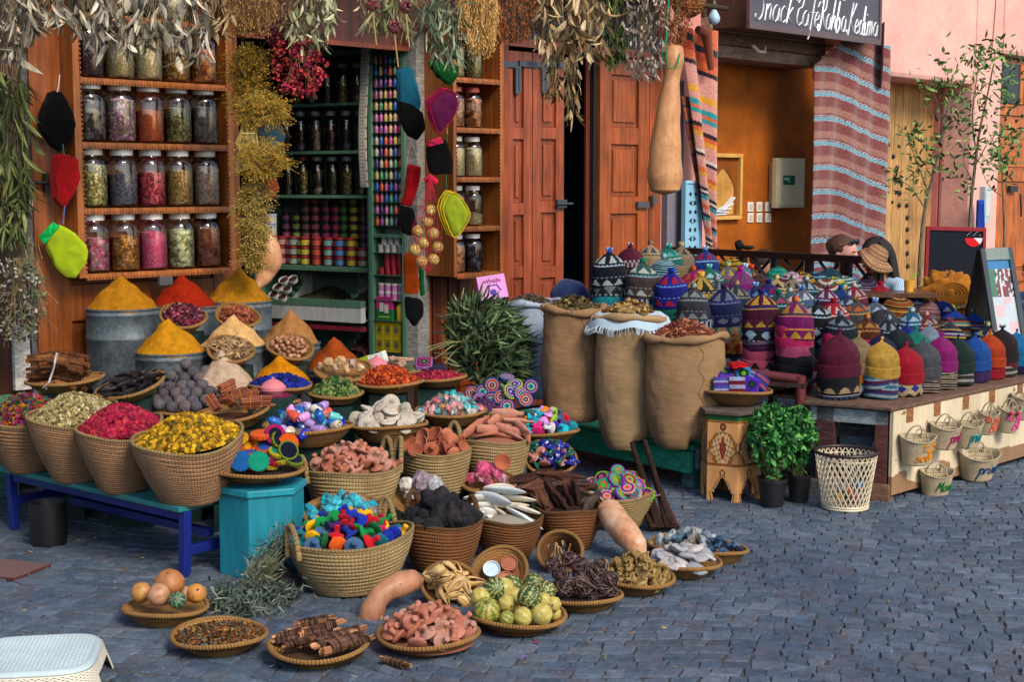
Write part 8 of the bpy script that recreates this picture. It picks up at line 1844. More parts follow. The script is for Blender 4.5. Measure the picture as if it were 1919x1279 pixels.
# ================= PEOPLE
def person(label,loc,face_a,shirt,hair,skin='#b98068',hairkind='bun',head_tilt=0,lean=0,extras=(),arm='table',stripes_=None,scale=1.0,sit=True):
 """seated figure: origin at the seat on the ground; faces local -Y turned by face_a"""
 o=T('person',label,'person',loc,face_a);o.scale=(scale,)*3
 m=MB();sk=H(skin);m.col=sk
 hipz=.47;neck=Vector((0,-.10*lean,1.0));sh=Vector((0,-.08*lean,.95))
 m.tube([(0,.02,hipz-.04),(0,.01,hipz+.08),(0,-.02*lean,.68),(0,-.06*lean,.86),(0,-.09*lean,.96),neck+Vector((0,0,.02))],[.13,.145,.125,.135,.11,.055],20)
 for s in (1,-1):
  m.tube([(s*.09,.02,hipz),(s*.11,-.2,hipz+.02),(s*.1,-.42,hipz+.01),(s*.1,-.44,.25),(s*.1,-.42,.06),(s*.1,-.5,.035),(s*.1,-.58,.03)],[.085,.08,.06,.05,.038,.035,.03],12)
  S0=Vector((s*.165,-.07*lean,.93));El=Vector((s*.25,-.12-.08*lean,.72));Wr=Vector((s*.16,-.36-.05*lean,.80 if arm=='table' else .7));
  m.tube([(s*.06,-.08*lean,.95),S0,S0*.5+El*.5,El,El*.5+Wr*.5,Wr,Wr+Vector((-s*.015,-.04,0))],[.06,.06,.046,.04,.034,.025,.03],12)
  H0=Wr+Vector((-s*.02,-.07,.0));m.blob(H0,(.035,.045,.016),2)
  for f in range(4):b=H0+Vector((s*(.024-.016*f),-.035,0));m.tube([b,b+Vector((0,-.03+.004*abs(f-1.5),.002)),b+Vector((0,-.055+.005*abs(f-1.5),-.012))],[.0085,.008,.006],6)
  m.tube([H0+Vector((-s*.028,.0,0)),H0+Vector((-s*.05,-.025,-.004)),H0+Vector((-s*.052,-.045,-.01))],[.010,.009,.007],6)
 T_=Matrix.Translation(neck)@Matrix.Rotation(R(head_tilt),4,'X')
 m.tube([neck-Vector((0,0,.04)),T_@Vector((0,0,.05)),T_@Vector((0,-.0,.10))],[.055,.05,.05],14)
 hd=T_@Vector((0,-.015,.165));Rh=Matrix.Rotation(R(head_tilt),3,'X')
 m.blob(hd,(.077,.095,.115),3,M=Rh);m.blob(T_@Vector((0,-.05,.095)),(.05,.05,.05),3,M=Rh)
 m.tube([T_@Vector((0,-.105,.175)),T_@Vector((0,-.125,.145)),T_@Vector((0,-.108,.135))],[.008,.013,.014],8)
 for s in (1,-1):m.blob(T_@Vector((s*.078,.0,.155)),(.01,.018,.03),2,M=Rh)
 b=m.build('body',SKIN,o,world=False);rm=b.modifiers.new('r','REMESH');rm.mode='VOXEL';rm.voxel_size=.0085;rm.use_smooth_shade=True;sm_=b.modifiers.new('s','SMOOTH');sm_.iterations=4
 b.data.materials.clear();b.data.materials.append(vm('skin_'+skin,sk,.5,.1,30,120,.1,.001))
 m=MB()
 for s in (1,-1):
  m.blob(T_@Vector((s*.03,-.1,.172)),(.011,.006,.006),2,M=Rh,col=H('#d8d0c8'));m.blob(T_@Vector((s*.03,-.1045,.172)),(.0055,.004,.0055),2,M=Rh,col=H('#2a1c14'))
  m.tube([T_@Vector((s*.016,-.107,.19)),T_@Vector((s*.03,-.108,.195)),T_@Vector((s*.046,-.1,.19))],.0032,5,H('#3a2418'))
 m.tube([T_@Vector((-.022,-.103,.112)),T_@Vector((0,-.111,.112)),T_@Vector((.022,-.103,.112))],[.003,.006,.003],6,H('#8a3c38'));m.build('face',MATT,o,world=False)
 m=MB();sc_=H(shirt)
 def scf(p):return sc_
 m.col=sc_
 m.tube([(0,.02,hipz-.02),(0,.01,hipz+.08),(0,-.02*lean,.68),(0,-.06*lean,.86),(0,-.085*lean,.95),neck-Vector((0,0,.01))],[.152,.165,.145,.155,.13,.066],24)
 for s in (1,-1):
  S0=Vector((s*.165,-.07*lean,.93));El=Vector((s*.25,-.12-.08*lean,.72));m.tube([(s*.06,-.08*lean,.945),S0,S0*.5+El*.5,S0*.1+El*.9 if not stripes_ else El],[.075,.076,.064,.058],14)
 sh_=m.build('shirt',MATT,o,world=False);rm=sh_.modifiers.new('r','REMESH');rm.mode='VOXEL';rm.voxel_size=.01;rm.use_smooth_shade=True;sm_=sh_.modifiers.new('s','SMOOTH');sm_.iterations=3
 if stripes_:
  n=NT('striped_shirt');c_=n.n('ShaderNodeSeparateXYZ');n.l(n.coord(),c_.inputs[0]);w=n.math('FRACT',n.math('MULTIPLY',n.math('ADD',c_.outputs[0],n.math('MULTIPLY',c_.outputs[1],.5)),38));col_=n.ramp(w,[(0,H(stripes_[0])),(.35,H(stripes_[1])),(.5,H(stripes_[2])),(.75,H(stripes_[1]))],True);sh_.data.materials.clear();sh_.data.materials.append(n.fin(col_,.9))
 else:sh_.data.materials.clear();sh_.data.materials.append(vm('shirt_'+shirt,sc_,.9,.15,12,60,.3,.004))
 m=MB();m.tube([(0,.03,hipz-.06),(0,.01,hipz+.03)],[.16,.155],16)
 for s in (1,-1):m.tube([(s*.09,.02,hipz),(s*.11,-.2,hipz+.02),(s*.1,-.43,hipz+.01),(s*.1,-.445,.25),(s*.1,-.43,.1)],[.1,.095,.075,.062,.05],12)
 tr_=m.build('trousers',vm('denim'+shirt,H('#26324a'),.9),o,world=False);rm=tr_.modifiers.new('r','REMESH');rm.mode='VOXEL';rm.voxel_size=.012;rm.use_smooth_shade=True
 m=MB();hc=H(hair)
 hm_=vm('hair_'+hair,hc,.5,.45,6,40,.8,.006,stretch=(14,14,2),spec=.4)
 m.col=hc;base=T_@Vector((0,.018,.2));V,Fc=m.ico(4);st0=len(m.v)
 for v in V:
  k=1+.05*noise.noise(v*6);q=Vector((v.x*.088*k,v.y*.102*k,v.z*.1*k));m.p(base+Rh@q)
 m.f=[];m.c=[];m.u=[]
 for f in Fc:
  cc3=(V[f[0]]+V[f[1]]+V[f[2]])/3
  if cc3.y<-.55 and cc3.z<.35:continue
  m.face([st0+i for i in f],None,hc)
 rnd=random.Random(3)
 if hairkind=='bun':
  m.blob(T_@Vector((0,.1,.2)),(.045,.035,.05),3,.4,3,2)
  for k in range(60):a=rnd.uniform(0,6.28);b_=T_@Vector((.06*math.cos(a),.04+.06*math.sin(a),.24));m.tube([b_,b_+Vector((rnd.gauss(0,.02),rnd.gauss(.01,.02),rnd.uniform(.01,.04)))],.0014,3)
 elif hairkind=='long':
  for k in range(46):
   a=PI*(.02+.96*k/45);x,y=.088*math.cos(a),.02+.088*math.sin(a);
   pts=[T_@Vector((x*.7,y*.7,.27)),T_@Vector((x*1.05,y*1.1,.2)),T_@Vector((x*1.15,y*1.15,.1)),neck+Vector((x*1.35,y*1.2-.03,-.04)),neck+Vector((x*1.3+rnd.gauss(0,.01),y*1.1-.06,-.16)),neck+Vector((x*1.1+rnd.gauss(0,.015),y-.09,-.27+rnd.gauss(0,.02)))]
   m.tube(catmull(pts,3),[.014]*12+[.010,.007,.004,.002],6)
 m.build('hair',hm_,o,world=False)
 return o,T_,Rh
p1=P(1560,472,10.35);o,T1,R1=person('person with brown bun and sunglasses on the head, sitting behind the railing',(p1.x,p1.y,p1.z-1.17),R(48),'#2a5a9a','#4a2c1c','#c08a7a','bun',8,.6)
m=MB()
for s in (1,-1):m.blob(T1@Vector((s*.034,-.085,.262)),(.03,.01,.024),3,M=R1,col=H('#10161c'));m.tube([T1@Vector((s*.066,-.08,.262)),T1@Vector((s*.09,-.02,.23)),T1@Vector((s*.084,.03,.19))],.003,5,H('#8a6a4a'))
m.tube([T1@Vector((-.012,-.094,.266)),T1@Vector((.012,-.094,.266))],.003,5,H('#10161c'));m.build('sunglasses',GLOSSO if 0 else METAL,o,world=False)
p2=P(1661,482,10.0);o2,T2,R2=person('seated person with long black hair in a blue and white striped shirt, head bowed',(p2.x+.05,p2.y,p2.z-1.14),R(-62),'#8fb0cc','#0e0a0c','#b07a5c','long',24,1.0,stripes_=('#a8c4d8','#6a94b8','#c0d0dc'))
c_=P(1643,478,9.75)
ho=T('straw_hat','tan woven sun hat with wide drooping brim covering the bowed head','hat',c_)
m=MB(Matrix.Translation(c_)@Matrix.Rotation(R(28),4,'Y')@Matrix.Rotation(R(12),4,'X'))
m.X=m.X@Matrix.Scale(.78,4);m.lathe([(.001,.085),(.045,.082),(.078,.065),(.096,.03),(.102,.0),(.105,-.012)],48,(110,20));m.build('crown',STRAWT,ho)
m=MB(m.X.copy());m.lathe([(.1055,-.012),(.13,-.03),(.16,-.06),(.17,-.085)],48,(150,12),warp=lambda co,a,v:(co.x*(1+.12*v*math.cos(a)),co.y,co.z+.03*v*math.cos(2*a)));b=m.build('brim',STRAWT,ho);s_=b.modifiers.new('t','SOLIDIFY');s_.thickness=.003
m=MB();m.tube([P(1660,492,9.8),P(1664,500,9.75),P(1670,508,9.7)],.005,6,H('#b88a5c'));m.build('chin_cord',CLOTH,ho)
p3=P(1950,508,9.95);person('person in a light blue short sleeved shirt cut by the right edge',(p3.x+.03,p3.y,p3.z-1.15),R(-70),'#6a8ab8','#14100e','#8a5a44','bun',5,.5)
p4=P(1414,496,11.6);person('person half seen through the lattice at the left, brown haired',(p4.x,p4.y,p4.z-1.17),R(60),'#3a3a44','#2a1a14','#b88068','bun',10,.6)
m=MB();m.blob(P(1385,460,11.0),(.035,.03,.04),2,.3,3,3,col=H('#101214'));m.blob(P(1402,464,10.95),(.05,.03,.018),2,.3,3,5,col=H('#141618'));tag(m.build('dark_bundle',MATT),'small black bundle lying on top of the railing','bundle')
tz_=P(1780,566,9.9).z
ct=T('cafe_table','small pale wooden cafe table with the mustard scarf on it','table',P(1775,566,9.9)-Vector((0,0,tz_)))
c_=P(1770,566,9.9);m=MB();m.box((c_.x-.28,c_.y-.2,tz_-.03),(c_.x+.28,c_.y+.25,tz_),H('#b08a5c'));m.box((c_.x-.26,c_.y-.18,tz_-.1),(c_.x+.26,c_.y+.23,tz_-.031),H('#a8682c'));m.build('top',WOOD,ct,False,bevel=.004)
for sx in (-.23,.23):
 for sy in (-.15,.2):m=MB();m.box((c_.x+sx-.02,c_.y+sy-.02,0),(c_.x+sx+.02,c_.y+sy+.02,tz_-.1),H('#7a4a24'));m.build('leg',WOOD,ct,False)
m=MB();sc_c=P(1772,552,9.85);rnd=random.Random(3)
def scf_(u,v):
 a=u*2*PI;e=v;r_s=.17*math.sin(e*PI/2+.001);hgt=.19*math.cos(e*PI/2)**.8;w=.022*math.sin(6*a+14*e)+.03*noise.noise(Vector((math.cos(a)*2.5,math.sin(a)*2.5,e*5)))
 return Vector((sc_c.x+(r_s+w)*math.cos(a)*1.05,sc_c.y+(r_s+w)*math.sin(a)*.8,tz_+.004+max(0,hgt+w*(1 if e<.95 else 0))))
m.grid(scf_,72,36,H('#a06410'),wrap=True)
for k in range(5):rr_=.02+.02*k;m.tube([(sc_c.x-.0+rr_*math.cos(a)*1.1,sc_c.y-.13-.004*k,tz_+.07+rr_*.8*math.sin(a)) for a in [2*PI*i/14 for i in range(14)]],.011,6,H('#985c0c'),closed=True)
tag(m.build('mustard_scarf',CLOTH),'crumpled mustard yellow scarf heaped on the cafe table','scarf')
jg=T('juice_glass','short glass of orange juice with a green straw','glass',P(1703,547,9.6));jc=P(1703,547,9.6)
m=MB();m.lathe([(.001,0),(.03,0),(.034,.08),(.033,.08),(.03,.004)],20,col=H('#c8922e'),M=Matrix.Translation(jc));m.build('glass',METAL,jg)
m=MB();m.lathe([(.001,.076),(.031,.076)],16,col=H('#d8a850'),M=Matrix.Translation(jc));m.tube([jc+Vector((0,0,.03)),jc+Vector((.02,0,.11)),jc+Vector((.06,0,.125))],.004,6,H('#5ab01a'));m.build('straw',METAL,jg)
jt=MB();jt.bx((jc.x-.1,jc.y+.1,jc.z-.015),(.5,.5,.028),H('#5a3a24'));jt.bx((jc.x-.1,jc.y+.1,(jc.z-.03)/2),(.06,.06,jc.z-.03),H('#2a2a2a'));tag(jt.build('small_table',WOOD,smooth=False),'dark small table holding the glass of orange juice','table')
cbd=T('chalkboard','large black chalkboard with red frame and a red and white half disc','chalkboard',P(1790,520,10.6))
m=MB();
def brd(px,py):return P(px,py,10.6)
a,b_,c2,d2=brd(1735,424),brd(1846,427),brd(1842,620),brd(1727,620)
def quad(m,w0,w1,h0,h1,off,th,col):
 def q(u,v,o):t=a.lerp(b_,u).lerp(d2.lerp(c2,u),v);return t+Vector((0,-o,0))
 ids=[m.p(q(u,v,o)) for o in (off,off+th) for (u,v) in ((w0,h0),(w1,h0),(w1,h1),(w0,h1))]
 for f in ((4,5,6,7),(0,3,2,1),(0,1,5,4),(1,2,6,5),(2,3,7,6),(3,0,4,7)):m.face([ids[i] for i in f],None,col)
quad(m,.04,.96,.03,1,0,.02,H('#101722'));m.build('board',MATT,cbd,False)
m=MB();RDF=H('#8a0e20');quad(m,0,.05,0,1,-.005,.035,RDF);quad(m,.95,1,0,1,-.005,.035,RDF);quad(m,.0505,.9495,0,.035,-.005,.035,RDF);m.build('frame',PAINT,cbd,False)
m=MB();cc3=brd(1823,446)+Vector((0,-.024,0));n0=20;rr3=.065
for k in range(n0):
 a0,a1=PI+PI*k/n0,PI+PI*(k+1)/n0;m.face([m.p(cc3+Vector((0,-.002*0,0))),m.p(cc3+Vector((rr3*math.cos(a0),0,rr3*math.sin(a0)))),m.p(cc3+Vector((rr3*math.cos(a1),0,rr3*math.sin(a1))))],None,H('#c81828') if k<15 else H('#d8d0d0'))
for k in range(9):q=cc3+Vector((-.05+.012*k,0,.02+.012*(k*5%4)));m.bx(q,(.006,.003,.006),H('#b0b0b0'))
m.build('chalk_drawing',MATT,cbd,False)
sb=T('sandwich_board','dark wooden sandwich board with shiny menu sheet standing behind the hats','sandwich board',P(1870,640,9.3))
def fq(m,pts,th,col,dirv):
 ids=[m.p(p_) for p_ in pts]+[m.p(p_+dirv*th) for p_ in pts];n=len(pts)
 m.face(ids[:n][::-1],None,col);m.face(ids[n:],None,col)
 for i in range(n):m.face((ids[i],ids[(i+1)%n],ids[n+(i+1)%n],ids[n+i]),None,col)
Yb=9.3;TL_,TR_=P(1834,468,Yb),P(1893,465,Yb+.1);zb3=.45;BL_,BR_=P(1862,655,Yb-.25),P(1924,655,Yb-.15)
ax=(TR_-TL_).normalized();nrm=ax.cross((TL_-BL_).normalized());nrm=nrm if nrm.y<0 else-nrm
m=MB();DKG=H('#24343a')
def lp(u,v):return TL_.lerp(TR_,u).lerp(BL_.lerp(BR_,u),v)
for (u0,u1,v0,v1) in ((0,.14,0,1),(.86,1,0,1),(.1405,.8595,0,.12)):fq(m,[lp(u0,v0),lp(u1,v0),lp(u1,v1),lp(u0,v1)],.02,DKG if u0 != .1405 else H('#6a7a74'),nrm)
m.build('front_frame',PAINT,sb,False)
m=MB();
def mc(u,v):
 n=noise.noise(Vector((u*3,v*6,2)));n2=noise.noise(Vector((u*9,v*16,7)))
 if v<.1:return H('#2a6a9a')
 if v<.42:return H('#7a2a2a') if n2>.1 and u>.35 else (H('#3a6a4a') if u<.3 else (H('#4a4038') if n2>-.15 else H('#b0b8b8')))
 return H('#a8b4ba') if n>-.15 else H('#c0a0a0')
m.grid(lambda u,v:lp(.14+.72*u,.12+.88*v)+nrm*.008,24,60,mc);m.build('menu_sheet',vm('menu','col',.12,.1,10,6,.25,.01,spec=.7),sb,True)
m=MB();BT0,BT1=TL_,TR_;bk0,bk1=P(1800,655,Yb+.35),P(1858,655,Yb+.45)
fq(m,[TL_-nrm*.005,TR_-nrm*.005,bk1,bk0],.02,H('#1a2024'),-nrm);m.build('back_panel',PAINT,sb,False)
# ================= SMALL TREES
def tree(label,base,pts_list,leafs,seed):
 rnd=random.Random(seed);o=T('potted_tree',label,'tree',base)
 m=MB()
 for pts,r0 in pts_list:cp=catmull(pts,5);m.tube(cp,[r0*(1-.75*i/len(cp)) for i in range(len(cp))],7,H('#6e6658'))
 m.build('trunk',BARK,o)
 m=MB();V_=[]
 for (c,rx,rz_,n) in leafs:
  for k in range(int(n*.62)):
   p=c+Vector((rnd.gauss(0,.45)*rx,rnd.gauss(0,.45)*rx,rnd.gauss(0,.45)*rz_));leafq(m,p,Vector((rnd.gauss(0,.7),rnd.gauss(0,.7),rnd.uniform(-.2,1))).normalized(),rnd.uniform(.04,.07),rnd.uniform(.009,.015),H(rnd.choice(['#4a6a38','#5c8444','#6c9450','#3a5430','#8aaa5c'])),rnd,.3)
 m.build('crown',LEAF,o)
Yt=11.4
b=P(1724,620,Yt);b.z=.3
tree('slim young tree with sparse leaves before the plank door',Vector((b.x,b.y,0)),[([Vector((b.x,b.y,0)),P(1722,520,Yt),P(1732,400,Yt),P(1748,330,Yt),P(1765,260,Yt),P(1778,190,Yt),P(1785,140,Yt)],.018),([P(1740,360,Yt),P(1720,310,Yt),P(1702,260,Yt)],.006),([P(1733,390,Yt),P(1705,350,Yt),P(1680,335,Yt)],.006),([P(1770,240,Yt),P(1755,190,Yt),P(1745,165,Yt)],.006),([P(1772,230,Yt),P(1790,200,Yt),P(1800,160,Yt)],.005)],
     [(P(1778,150,Yt),.22,.26,90),(P(1748,163,Yt),.16,.1,60),(P(1786,190,Yt),.2,.2,70),(P(1700,250,Yt),.1,.1,40),(P(1725,268,Yt),.14,.12,60),(P(1748,300,Yt),.22,.16,90),(P(1765,255,Yt),.2,.16,70),(P(1672,332,Yt),.1,.12,36),(P(1693,358,Yt),.16,.1,40),(P(1720,330,Yt),.16,.12,50),(P(1790,220,Yt),.12,.12,40),(P(1782,325,Yt),.1,.08,30)],4)
Yt=11.8;b=P(1815,620,Yt)
tree('taller slim tree with thin twigs right of the first, before the pink wall',Vector((b.x,b.y,0)),[([Vector((b.x,b.y,0)),P(1818,420,Yt),P(1825,330,Yt),P(1835,250,Yt),P(1850,180,Yt),P(1862,120,Yt)],.018),([P(1830,290,Yt),P(1822,220,Yt),P(1830,150,Yt),P(1835,110,Yt)],.008),([P(1828,310,Yt),P(1850,270,Yt),P(1868,250,Yt)],.006),([P(1823,340,Yt),P(1805,300,Yt),P(1812,250,Yt)],.006)],
     [(P(1832,106,Yt),.18,.16,80),(P(1868,105,Yt),.2,.16,100),(P(1845,130,Yt),.2,.18,60),(P(1880,150,Yt),.2,.2,60),(P(1822,180,Yt),.16,.2,80),(P(1858,200,Yt),.18,.14,50),(P(1890,180,Yt),.16,.1,40),(P(1815,232,Yt),.12,.14,50),(P(1862,268,Yt),.26,.16,110),(P(1892,250,Yt),.2,.22,60),(P(1818,290,Yt),.1,.1,30),(P(1848,300,Yt),.18,.12,50),(P(1882,310,Yt),.18,.14,60),(P(1808,350,Yt),.1,.14,30)],8)
b=P(1882,620,11.0)
tree('third thin leafy sapling behind the sandwich board',Vector((b.x,b.y,0)),[([Vector((b.x,b.y,0)),P(1882,480,11),P(1880,380,11),P(1876,290,11)],.014),([P(1880,370,11),P(1855,350,11),P(1840,320,11)],.005)],[(P(1878,300,11),.16,.2,60),(P(1890,265,11),.16,.2,50),(P(1872,340,11),.1,.12,30)],11)
# ================= DRIED BUNDLES UNDER THE EAVE
def bundle(name,label,px,pyt,pyb,w,Y,n,L,lw,cols,seed,kind='leaf',down=1.0,curl=.5,dense=1,stems='#7a6a4a',spread=None,slant=0,mid=None):
 if 'sage' in name or 'tan' in name:n=int(n*.52);L*=1.2;lw*=1.25
 rnd=random.Random(seed);m=MB();top=P(px,pyt,Y);bot=P(px+slant,pyb,Y);rw_=w/2*Y/FPX;H_=top.z-bot.z
 for k in range(max(12,int(w/4))):
  a=rnd.uniform(0,6.28);e=rnd.uniform(.4,1);q=top.lerp(bot,e)+Vector((math.cos(a)*rw_*.75*e,math.sin(a)*rw_*.4,0));m.tube([top+Vector((rnd.gauss(0,rw_*.3),0,.02)),top.lerp(q,.5)+Vector((rnd.gauss(0,.015),0,0)),q],.0016,4,H(stems))
 for k in range(n):
  t=rnd.random()**.85;ww=rw_*(.45+.65*math.sin(PI*min(1,t*.8+.15)));c=top.lerp(bot,t*.9)+Vector((rnd.uniform(-1,1)*ww,rnd.uniform(-1,1)*ww*.6,0))
  if kind=='leaf':
   d_=Vector((rnd.gauss(0,.42),rnd.gauss(0,.42),-down*rnd.uniform(.5,1.3))).normalized();leafq(m,c,d_,L*rnd.uniform(.6,1.3),lw*rnd.uniform(.6,1.25),H(rnd.choice(cols)),rnd,curl,4)
  elif kind=='straw':
   d_=Vector((rnd.gauss(0,.3),rnd.gauss(0,.3),-1)).normalized();e=c+d_*L*rnd.uniform(.5,1.3);m.tube([c,c.lerp(e,.5)+Vector((rnd.gauss(0,.006),0,0)),e],[.0013,.0012,.0007],3,H(rnd.choice(cols)));m.blob(e,(.0035,.0035,.007),1,col=H(rnd.choice(cols)))
  elif kind=='flower':
   for j in range(5):q=c+Vector((rnd.gauss(0,.012),rnd.gauss(0,.012),rnd.gauss(0,.012)));leafq(m,q,Vector((rnd.gauss(0,1),rnd.gauss(0,1),rnd.gauss(0,1))).normalized(),L*rnd.uniform(.6,1.2),lw,H(rnd.choice(cols)),rnd,.5,2)
  elif kind=='umbel':
   hub=c;r_u=L*rnd.uniform(.6,1.2);dv=Vector((rnd.gauss(.1,.6),rnd.gauss(-.3,.5),-rnd.uniform(.2,1))).normalized()
   for j in range(14):q=hub+dv*r_u*.7+Vector((rnd.gauss(0,1),rnd.gauss(0,1),rnd.gauss(0,.8)))*r_u*.45;m.tube([hub,q],.0008,3,H(stems));m.blob(q,.0035*rnd.uniform(.7,1.5),1,.3,3,j,col=H(rnd.choice(cols)))
 return tag(m.build(name,LEAF),label,'dried bundle','dried bundles hanging under the eave')
SG=['#a09a86','#b8b09a','#827a68','#c4bca8','#6e6656']
bundle('sage_bundle','pale grey dried leaf bundle hanging at the top left corner',22,-30,118,70,6.8,150,.085,.011,SG,1)
bundle('sage_bundle','pale grey dried leaf bundle, second from the left',95,-40,40,90,6.9,170,.075,.010,SG,2)
bundle('sage_bundle','pale grey dried leaf bundle before the left edge of the jar cabinet',165,-40,75,80,6.95,150,.08,.011,SG,3)
bundle('sage_bundle','whitish leaf bundle hanging over the second jar of the top row',222,-40,108,70,7.05,130,.08,.012,SG,4)
bundle('sage_bundle','whitish leaf bundle hanging over the third jar of the top row',290,-40,92,80,7.1,150,.08,.011,SG,5)
bundle('sage_bundle','whitish leaf bundle with the lowest tip, before the fourth jar',352,-40,130,66,7.2,140,.085,.012,SG,6)
bundle('sage_bundle','narrow beige leaf bundle before the top right jar',408,-40,70,60,7.3,90,.07,.009,['#8e7a54','#a8926a','#6e5c3c'],7)
bundle('brown_grass','brown seedy grass bundle right of the jar cabinet',470,-40,62,86,7.5,900,.05,.004,['#6e4c22','#8a6430','#54381a','#a07c44'],8,'straw')
bundle('pale_leaf_bundle','pale green leaf bundle above the red flowers',580,-30,88,92,7.9,190,.085,.012,['#8e9068','#a8a880','#6e7050','#c0bc9c'],9)
bundle('thin_grass','thin brown twigs at the top centre left',515,-40,30,60,7.7,300,.05,.004,['#5a3420','#7a4a2c','#3a2418'],10,'straw')
bundle('red_flowers','bunch of dried coral red and magenta flowers',560,78,186,92,7.9,150,.02,.010,['#a02a2e','#b83c38','#8a1438','#a01a4c','#c25a48'],11,'flower')
bundle('red_flowers','darker magenta flower bunch tucked behind the pale leaves',528,30,100,50,8.0,60,.02,.010,['#5a1428','#7a1838','#8a1a48'],12,'flower')
YLF=['#a87c1c','#c09028','#8e6c1c','#76581c']
bundle('yellow_flowers','upper bunch of dried yellow umbel flowers right of the jar cabinet',462,85,205,60,7.9,130,.06,.006,YLF,13,'umbel',stems='#8a7430')
bundle('yellow_flowers','fan shaped bunch of dried yellow flowers leaning right',482,175,235,86,7.85,120,.06,.006,YLF,14,'umbel',stems='#9a8438',slant=10)
bundle('yellow_flowers','third bunch of dried yellow flowers below the tied stems',492,262,330,84,7.85,110,.06,.006,YLF,15,'umbel',stems='#9a8438')
bundle('yellow_flowers','lowest long bunch of dried yellow flowers beside the gourd',474,330,515,50,7.9,240,.05,.006,['#8a6c20','#a0842c','#6e5a24','#b89a48'],16,'umbel',stems='#a08c50')
m=MB();rnd=random.Random(4)
for k in range(120):x=rnd.gauss(465,7);p0=P(x,rnd.uniform(225,250),7.85);m.tube([p0,P(x+rnd.gauss(0,6),268,7.82),P(x+rnd.gauss(-4,10),320,7.85)],.0014,3,H(rnd.choice(['#b09a50','#8e7a3c','#c8b468'])))
m.tube([P(452+26*k/6,250,7.78) for k in range(7)],.004,5,H('#b8a060'));tag(m.build('flower_stems',LEAF),'tied yellow stems between the yellow flower bunches','stems')
GT=['#5c6a3c','#7a8450','#949a68','#4a5430']
bundle('green_leaf_bundle','green and tan narrow leaf bundle over the tiny bottle column',712,-40,62,70,8.2,150,.09,.008,['#9a9a70','#7a8450','#b8ac84','#5c6a3c'],17,curl=.3)
bundle('green_leaf_bundle','long pale leaf stems right of the bottle column',762,-40,70,50,8.2,110,.1,.006,['#8e8a5c','#a8a078','#6a7048'],18,curl=.2)
bundle('green_leaf_bundle','thick bundle of long grey green leaves above the dark green pot holders',832,-40,118,70,8.1,230,.1,.009,['#5e7058','#7e8c6e','#465a44','#96a082'],19,curl=.4)
for k,(px,py) in enumerate(((698,8),(739,50),(760,12))):
 m=MB();c_=P(px,py,8.0);rnd=random.Random(k)
 for j in range(160):v=Vector((rnd.gauss(0,1),rnd.gauss(0,1),rnd.gauss(0,1))).normalized()*.032;m.blob(c_+v,.006,1,.4,3,j,col=H(rnd.choice(['#6a2434','#8a3a44','#5a4a34','#7a2a48'])))
 m.tube([c_+Vector((0,0,-.03)),c_+Vector((.02,0,-.22))],.004,5,H('#a08a58'));tag(m.build('allium_head',LEAF),'round purplish dried flower head, %s of three above the bottle column'%['left','middle lower','right'][k],'dried flower')
bundle('straw_bundle','golden straw bundle with loose tips above the narrow jar cabinet',893,-40,96,66,8.1,900,.07,.004,['#b0823a','#c89c54','#8e6628','#d8b474'],20,'straw',slant=8)
bundle('berry_bundle','brown twig bundle with small orange berries',962,-40,78,84,8.3,1000,.045,.004,['#5a3c24','#7a5a38','#9a4a1e','#40301e','#b0602a'],21,'straw')
TN=['#9a8058','#b49a70','#7a6442','#c8b08a']
bundle('tan_leaf_bundle','large tan dried leaf bundle above the folding door',1040,-40,110,84,8.3,260,.08,.012,TN,22)
bundle('tan_leaf_bundle','second tan leaf bundle, wide, at the top centre right',1100,-40,118,76,8.35,240,.08,.012,TN,23)
bundle('tan_leaf_strand','long thin strand of tan leaves hanging before the dark doorway',1072,90,238,24,8.3,60,.08,.010,TN,24)
bundle('green_leaf_strand','thin olive leaf strand hanging on the folding door',1036,100,195,24,8.3,50,.07,.009,['#5e5a38','#7a7048','#4a4a2c'],25)
bundle('green_leaf_bundle','fresh green leaf bundle above the open orange door',1152,-30,130,44,8.4,170,.08,.008,['#3e5a26','#56742e','#7a8c46','#2c421c'],26,curl=.3)
bundle('silver_leaf_bundle','big silvery grey brown dried leaf bundle left of the hanging gourd',1208,-40,165,76,8.3,460,.04,.008,['#8a7e72','#a89c90','#6a5c50','#b8aca0','#5a463a'],27)
bundle('rust_bundle','rusty brown dried flower bundle behind the gourd top',1262,-40,88,60,8.45,700,.04,.004,['#6a3418','#8a4a22','#a8602c','#4a2412'],28,'straw')
m=MB();c_=P(1290,5,8.6);m.blob(c_,(.1,.09,.09),3,.1,3,3,col=H('#8a5220'));tag(m.build('hanging_basket',STRAWB),'brown round hanging basket cut by the top edge beside the bulb','basket')
bundle('long_leaf_bundle','long hanging bundle of olive green leaves at the far left',18,125,470,74,7.35,420,.12,.0095,['#3e4a26','#54602e','#6e7840','#2c361c','#848a50'],30,curl=.25)
bundle('stem_bundle','tied grey green stems hanging below the olive leaves',48,440,590,44,7.4,180,.12,.0018,['#6a6e54','#54583e','#848664'],31,'straw',slant=14)
bundle('white_flowers','bunch of small dried white flowers at the left edge',36,490,655,80,7.3,130,.022,.009,['#8e8a80','#a8a298','#4c5a3a','#5e6a44','#6a5a4a'],32,'flower')
m=MB();c_=G(92,1020);m.lathe([(.001,0),(.08,0),(.085,.04),(.085,.2),(.08,.2),(.001,.1)],24,col=H('#0e0e12'),M=Matrix.Translation(c_));tag(m.build('black_bucket',METAL),'black plastic bucket standing under the left end of the bench','bucket')
m=MB();a=G(-30,1082);m.bx((a.x+.05,a.y+.1,.006),(.3,.24,.012),H('#4a1414'),Euler((0,0,R(-20))).to_matrix());tag(m.build('red_mat',CLOTH,smooth=False),'dark red mat corner at the left edge of the paving','mat')
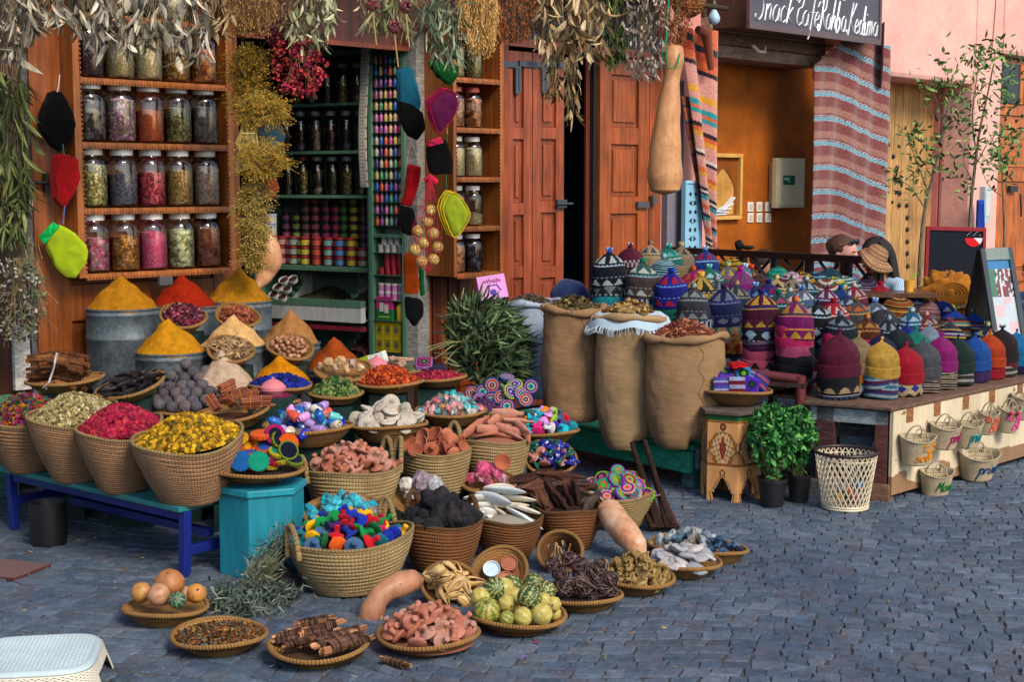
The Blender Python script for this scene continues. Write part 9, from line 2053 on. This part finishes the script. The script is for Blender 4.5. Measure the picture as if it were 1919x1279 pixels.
wc_=MB();wc_.box((-1.75,8.0,.02),(-1.2,8.25,.3),H('#8a4a1c'));tag(wc_.build('wooden_crate',WOOD,smooth=False),'low orange brown wooden box in the shade under the bench','crate')
m=MB();rnd=random.Random(44)
for k in range(260):
 g_=G(rnd.uniform(30,1300),rnd.uniform(1010,1275)) if k<200 else G(rnd.uniform(900,1900),rnd.uniform(900,1250))
 leafq(m,g_+Vector((0,0,.006)),Vector((rnd.gauss(0,1),rnd.gauss(0,1),rnd.uniform(-.05,.25))).normalized(),rnd.uniform(.008,.028),rnd.uniform(.002,.005),H(rnd.choice(['#8a6a3a','#6a4a8a','#a07a4a','#5a4a34','#8a2a3a','#b09a6a','#4a4a3a'])),rnd,.4)
tag(m.build('fallen_petals',LEAF),'scattered dry petals and leaf bits on the paving','litter',kind='stuff')
# ================= place words for repeats that differ only by where they lie
def poslabels(group,names=('back','middle','front')):
 ob=[o for o in bpy.data.objects if o.parent is None and o.get('group')==group]
 if not ob:return
 def pj(o):v=o.location-Vector((0,0,CZ));dz=v.y*CT-v.z*ST;return v.x/dz,-(v.y*ST+v.z*CT)/dz
 pr=sorted([(pj(o),o.name,o) for o in ob],key=lambda q:q[0][1]);n=len(pr);k=3 if n>6 else 1
 for b in range(k):
  row=sorted(pr[b*n // k:(b+1)*n // k],key=lambda q:q[0][0])
  for i,(_,_,o) in enumerate(row):
   w=o['label'].split();o['label']=' '.join(w[:8 if len(w)>8 and False else 9])+(', %s from left%s'%(ORD[i],' in the %s row'%names[b] if k>1 else ''))
for g_,l_ in (('bark chunks','rough dark brown bark chunk in the brown basket'),('grey nut balls','round grey nut ball in the dark pile'),('cuttlefish bones','flat white cuttlefish bone in the basket'),('curled roots in the tray','dark curled root ball in the tray'),('bark bundles in the front tray','thread wrapped bark bundle in the tray'),('terracotta bars in the basket','terracotta scraper bar with narrow neck'),('large crochet discs in the heap','large ringed crochet disc on the heap'),('gourds in the hanging pink net','small striped tan gourd in the net'),('white and mauve rocks','whitish mauve crystal rock'),('pink rocks','bright pink crystal rock'),('lava stones','black porous lava stone'),('corn husks','dry pale corn husk in the leaning basket'),('straw twists in the tray','golden twisted straw knot'),('pumice stones in the tray','flat grey pumice stone'),('dark blue stones','shiny dark blue stone'),('amber resin lumps','cloudy amber resin lump'),('ribbed shell discs','ribbed white disc in the shell tray')):
 for o in bpy.data.objects:
  if o.parent is None and o.get('group')==g_:o['label']=l_
 poslabels(g_)
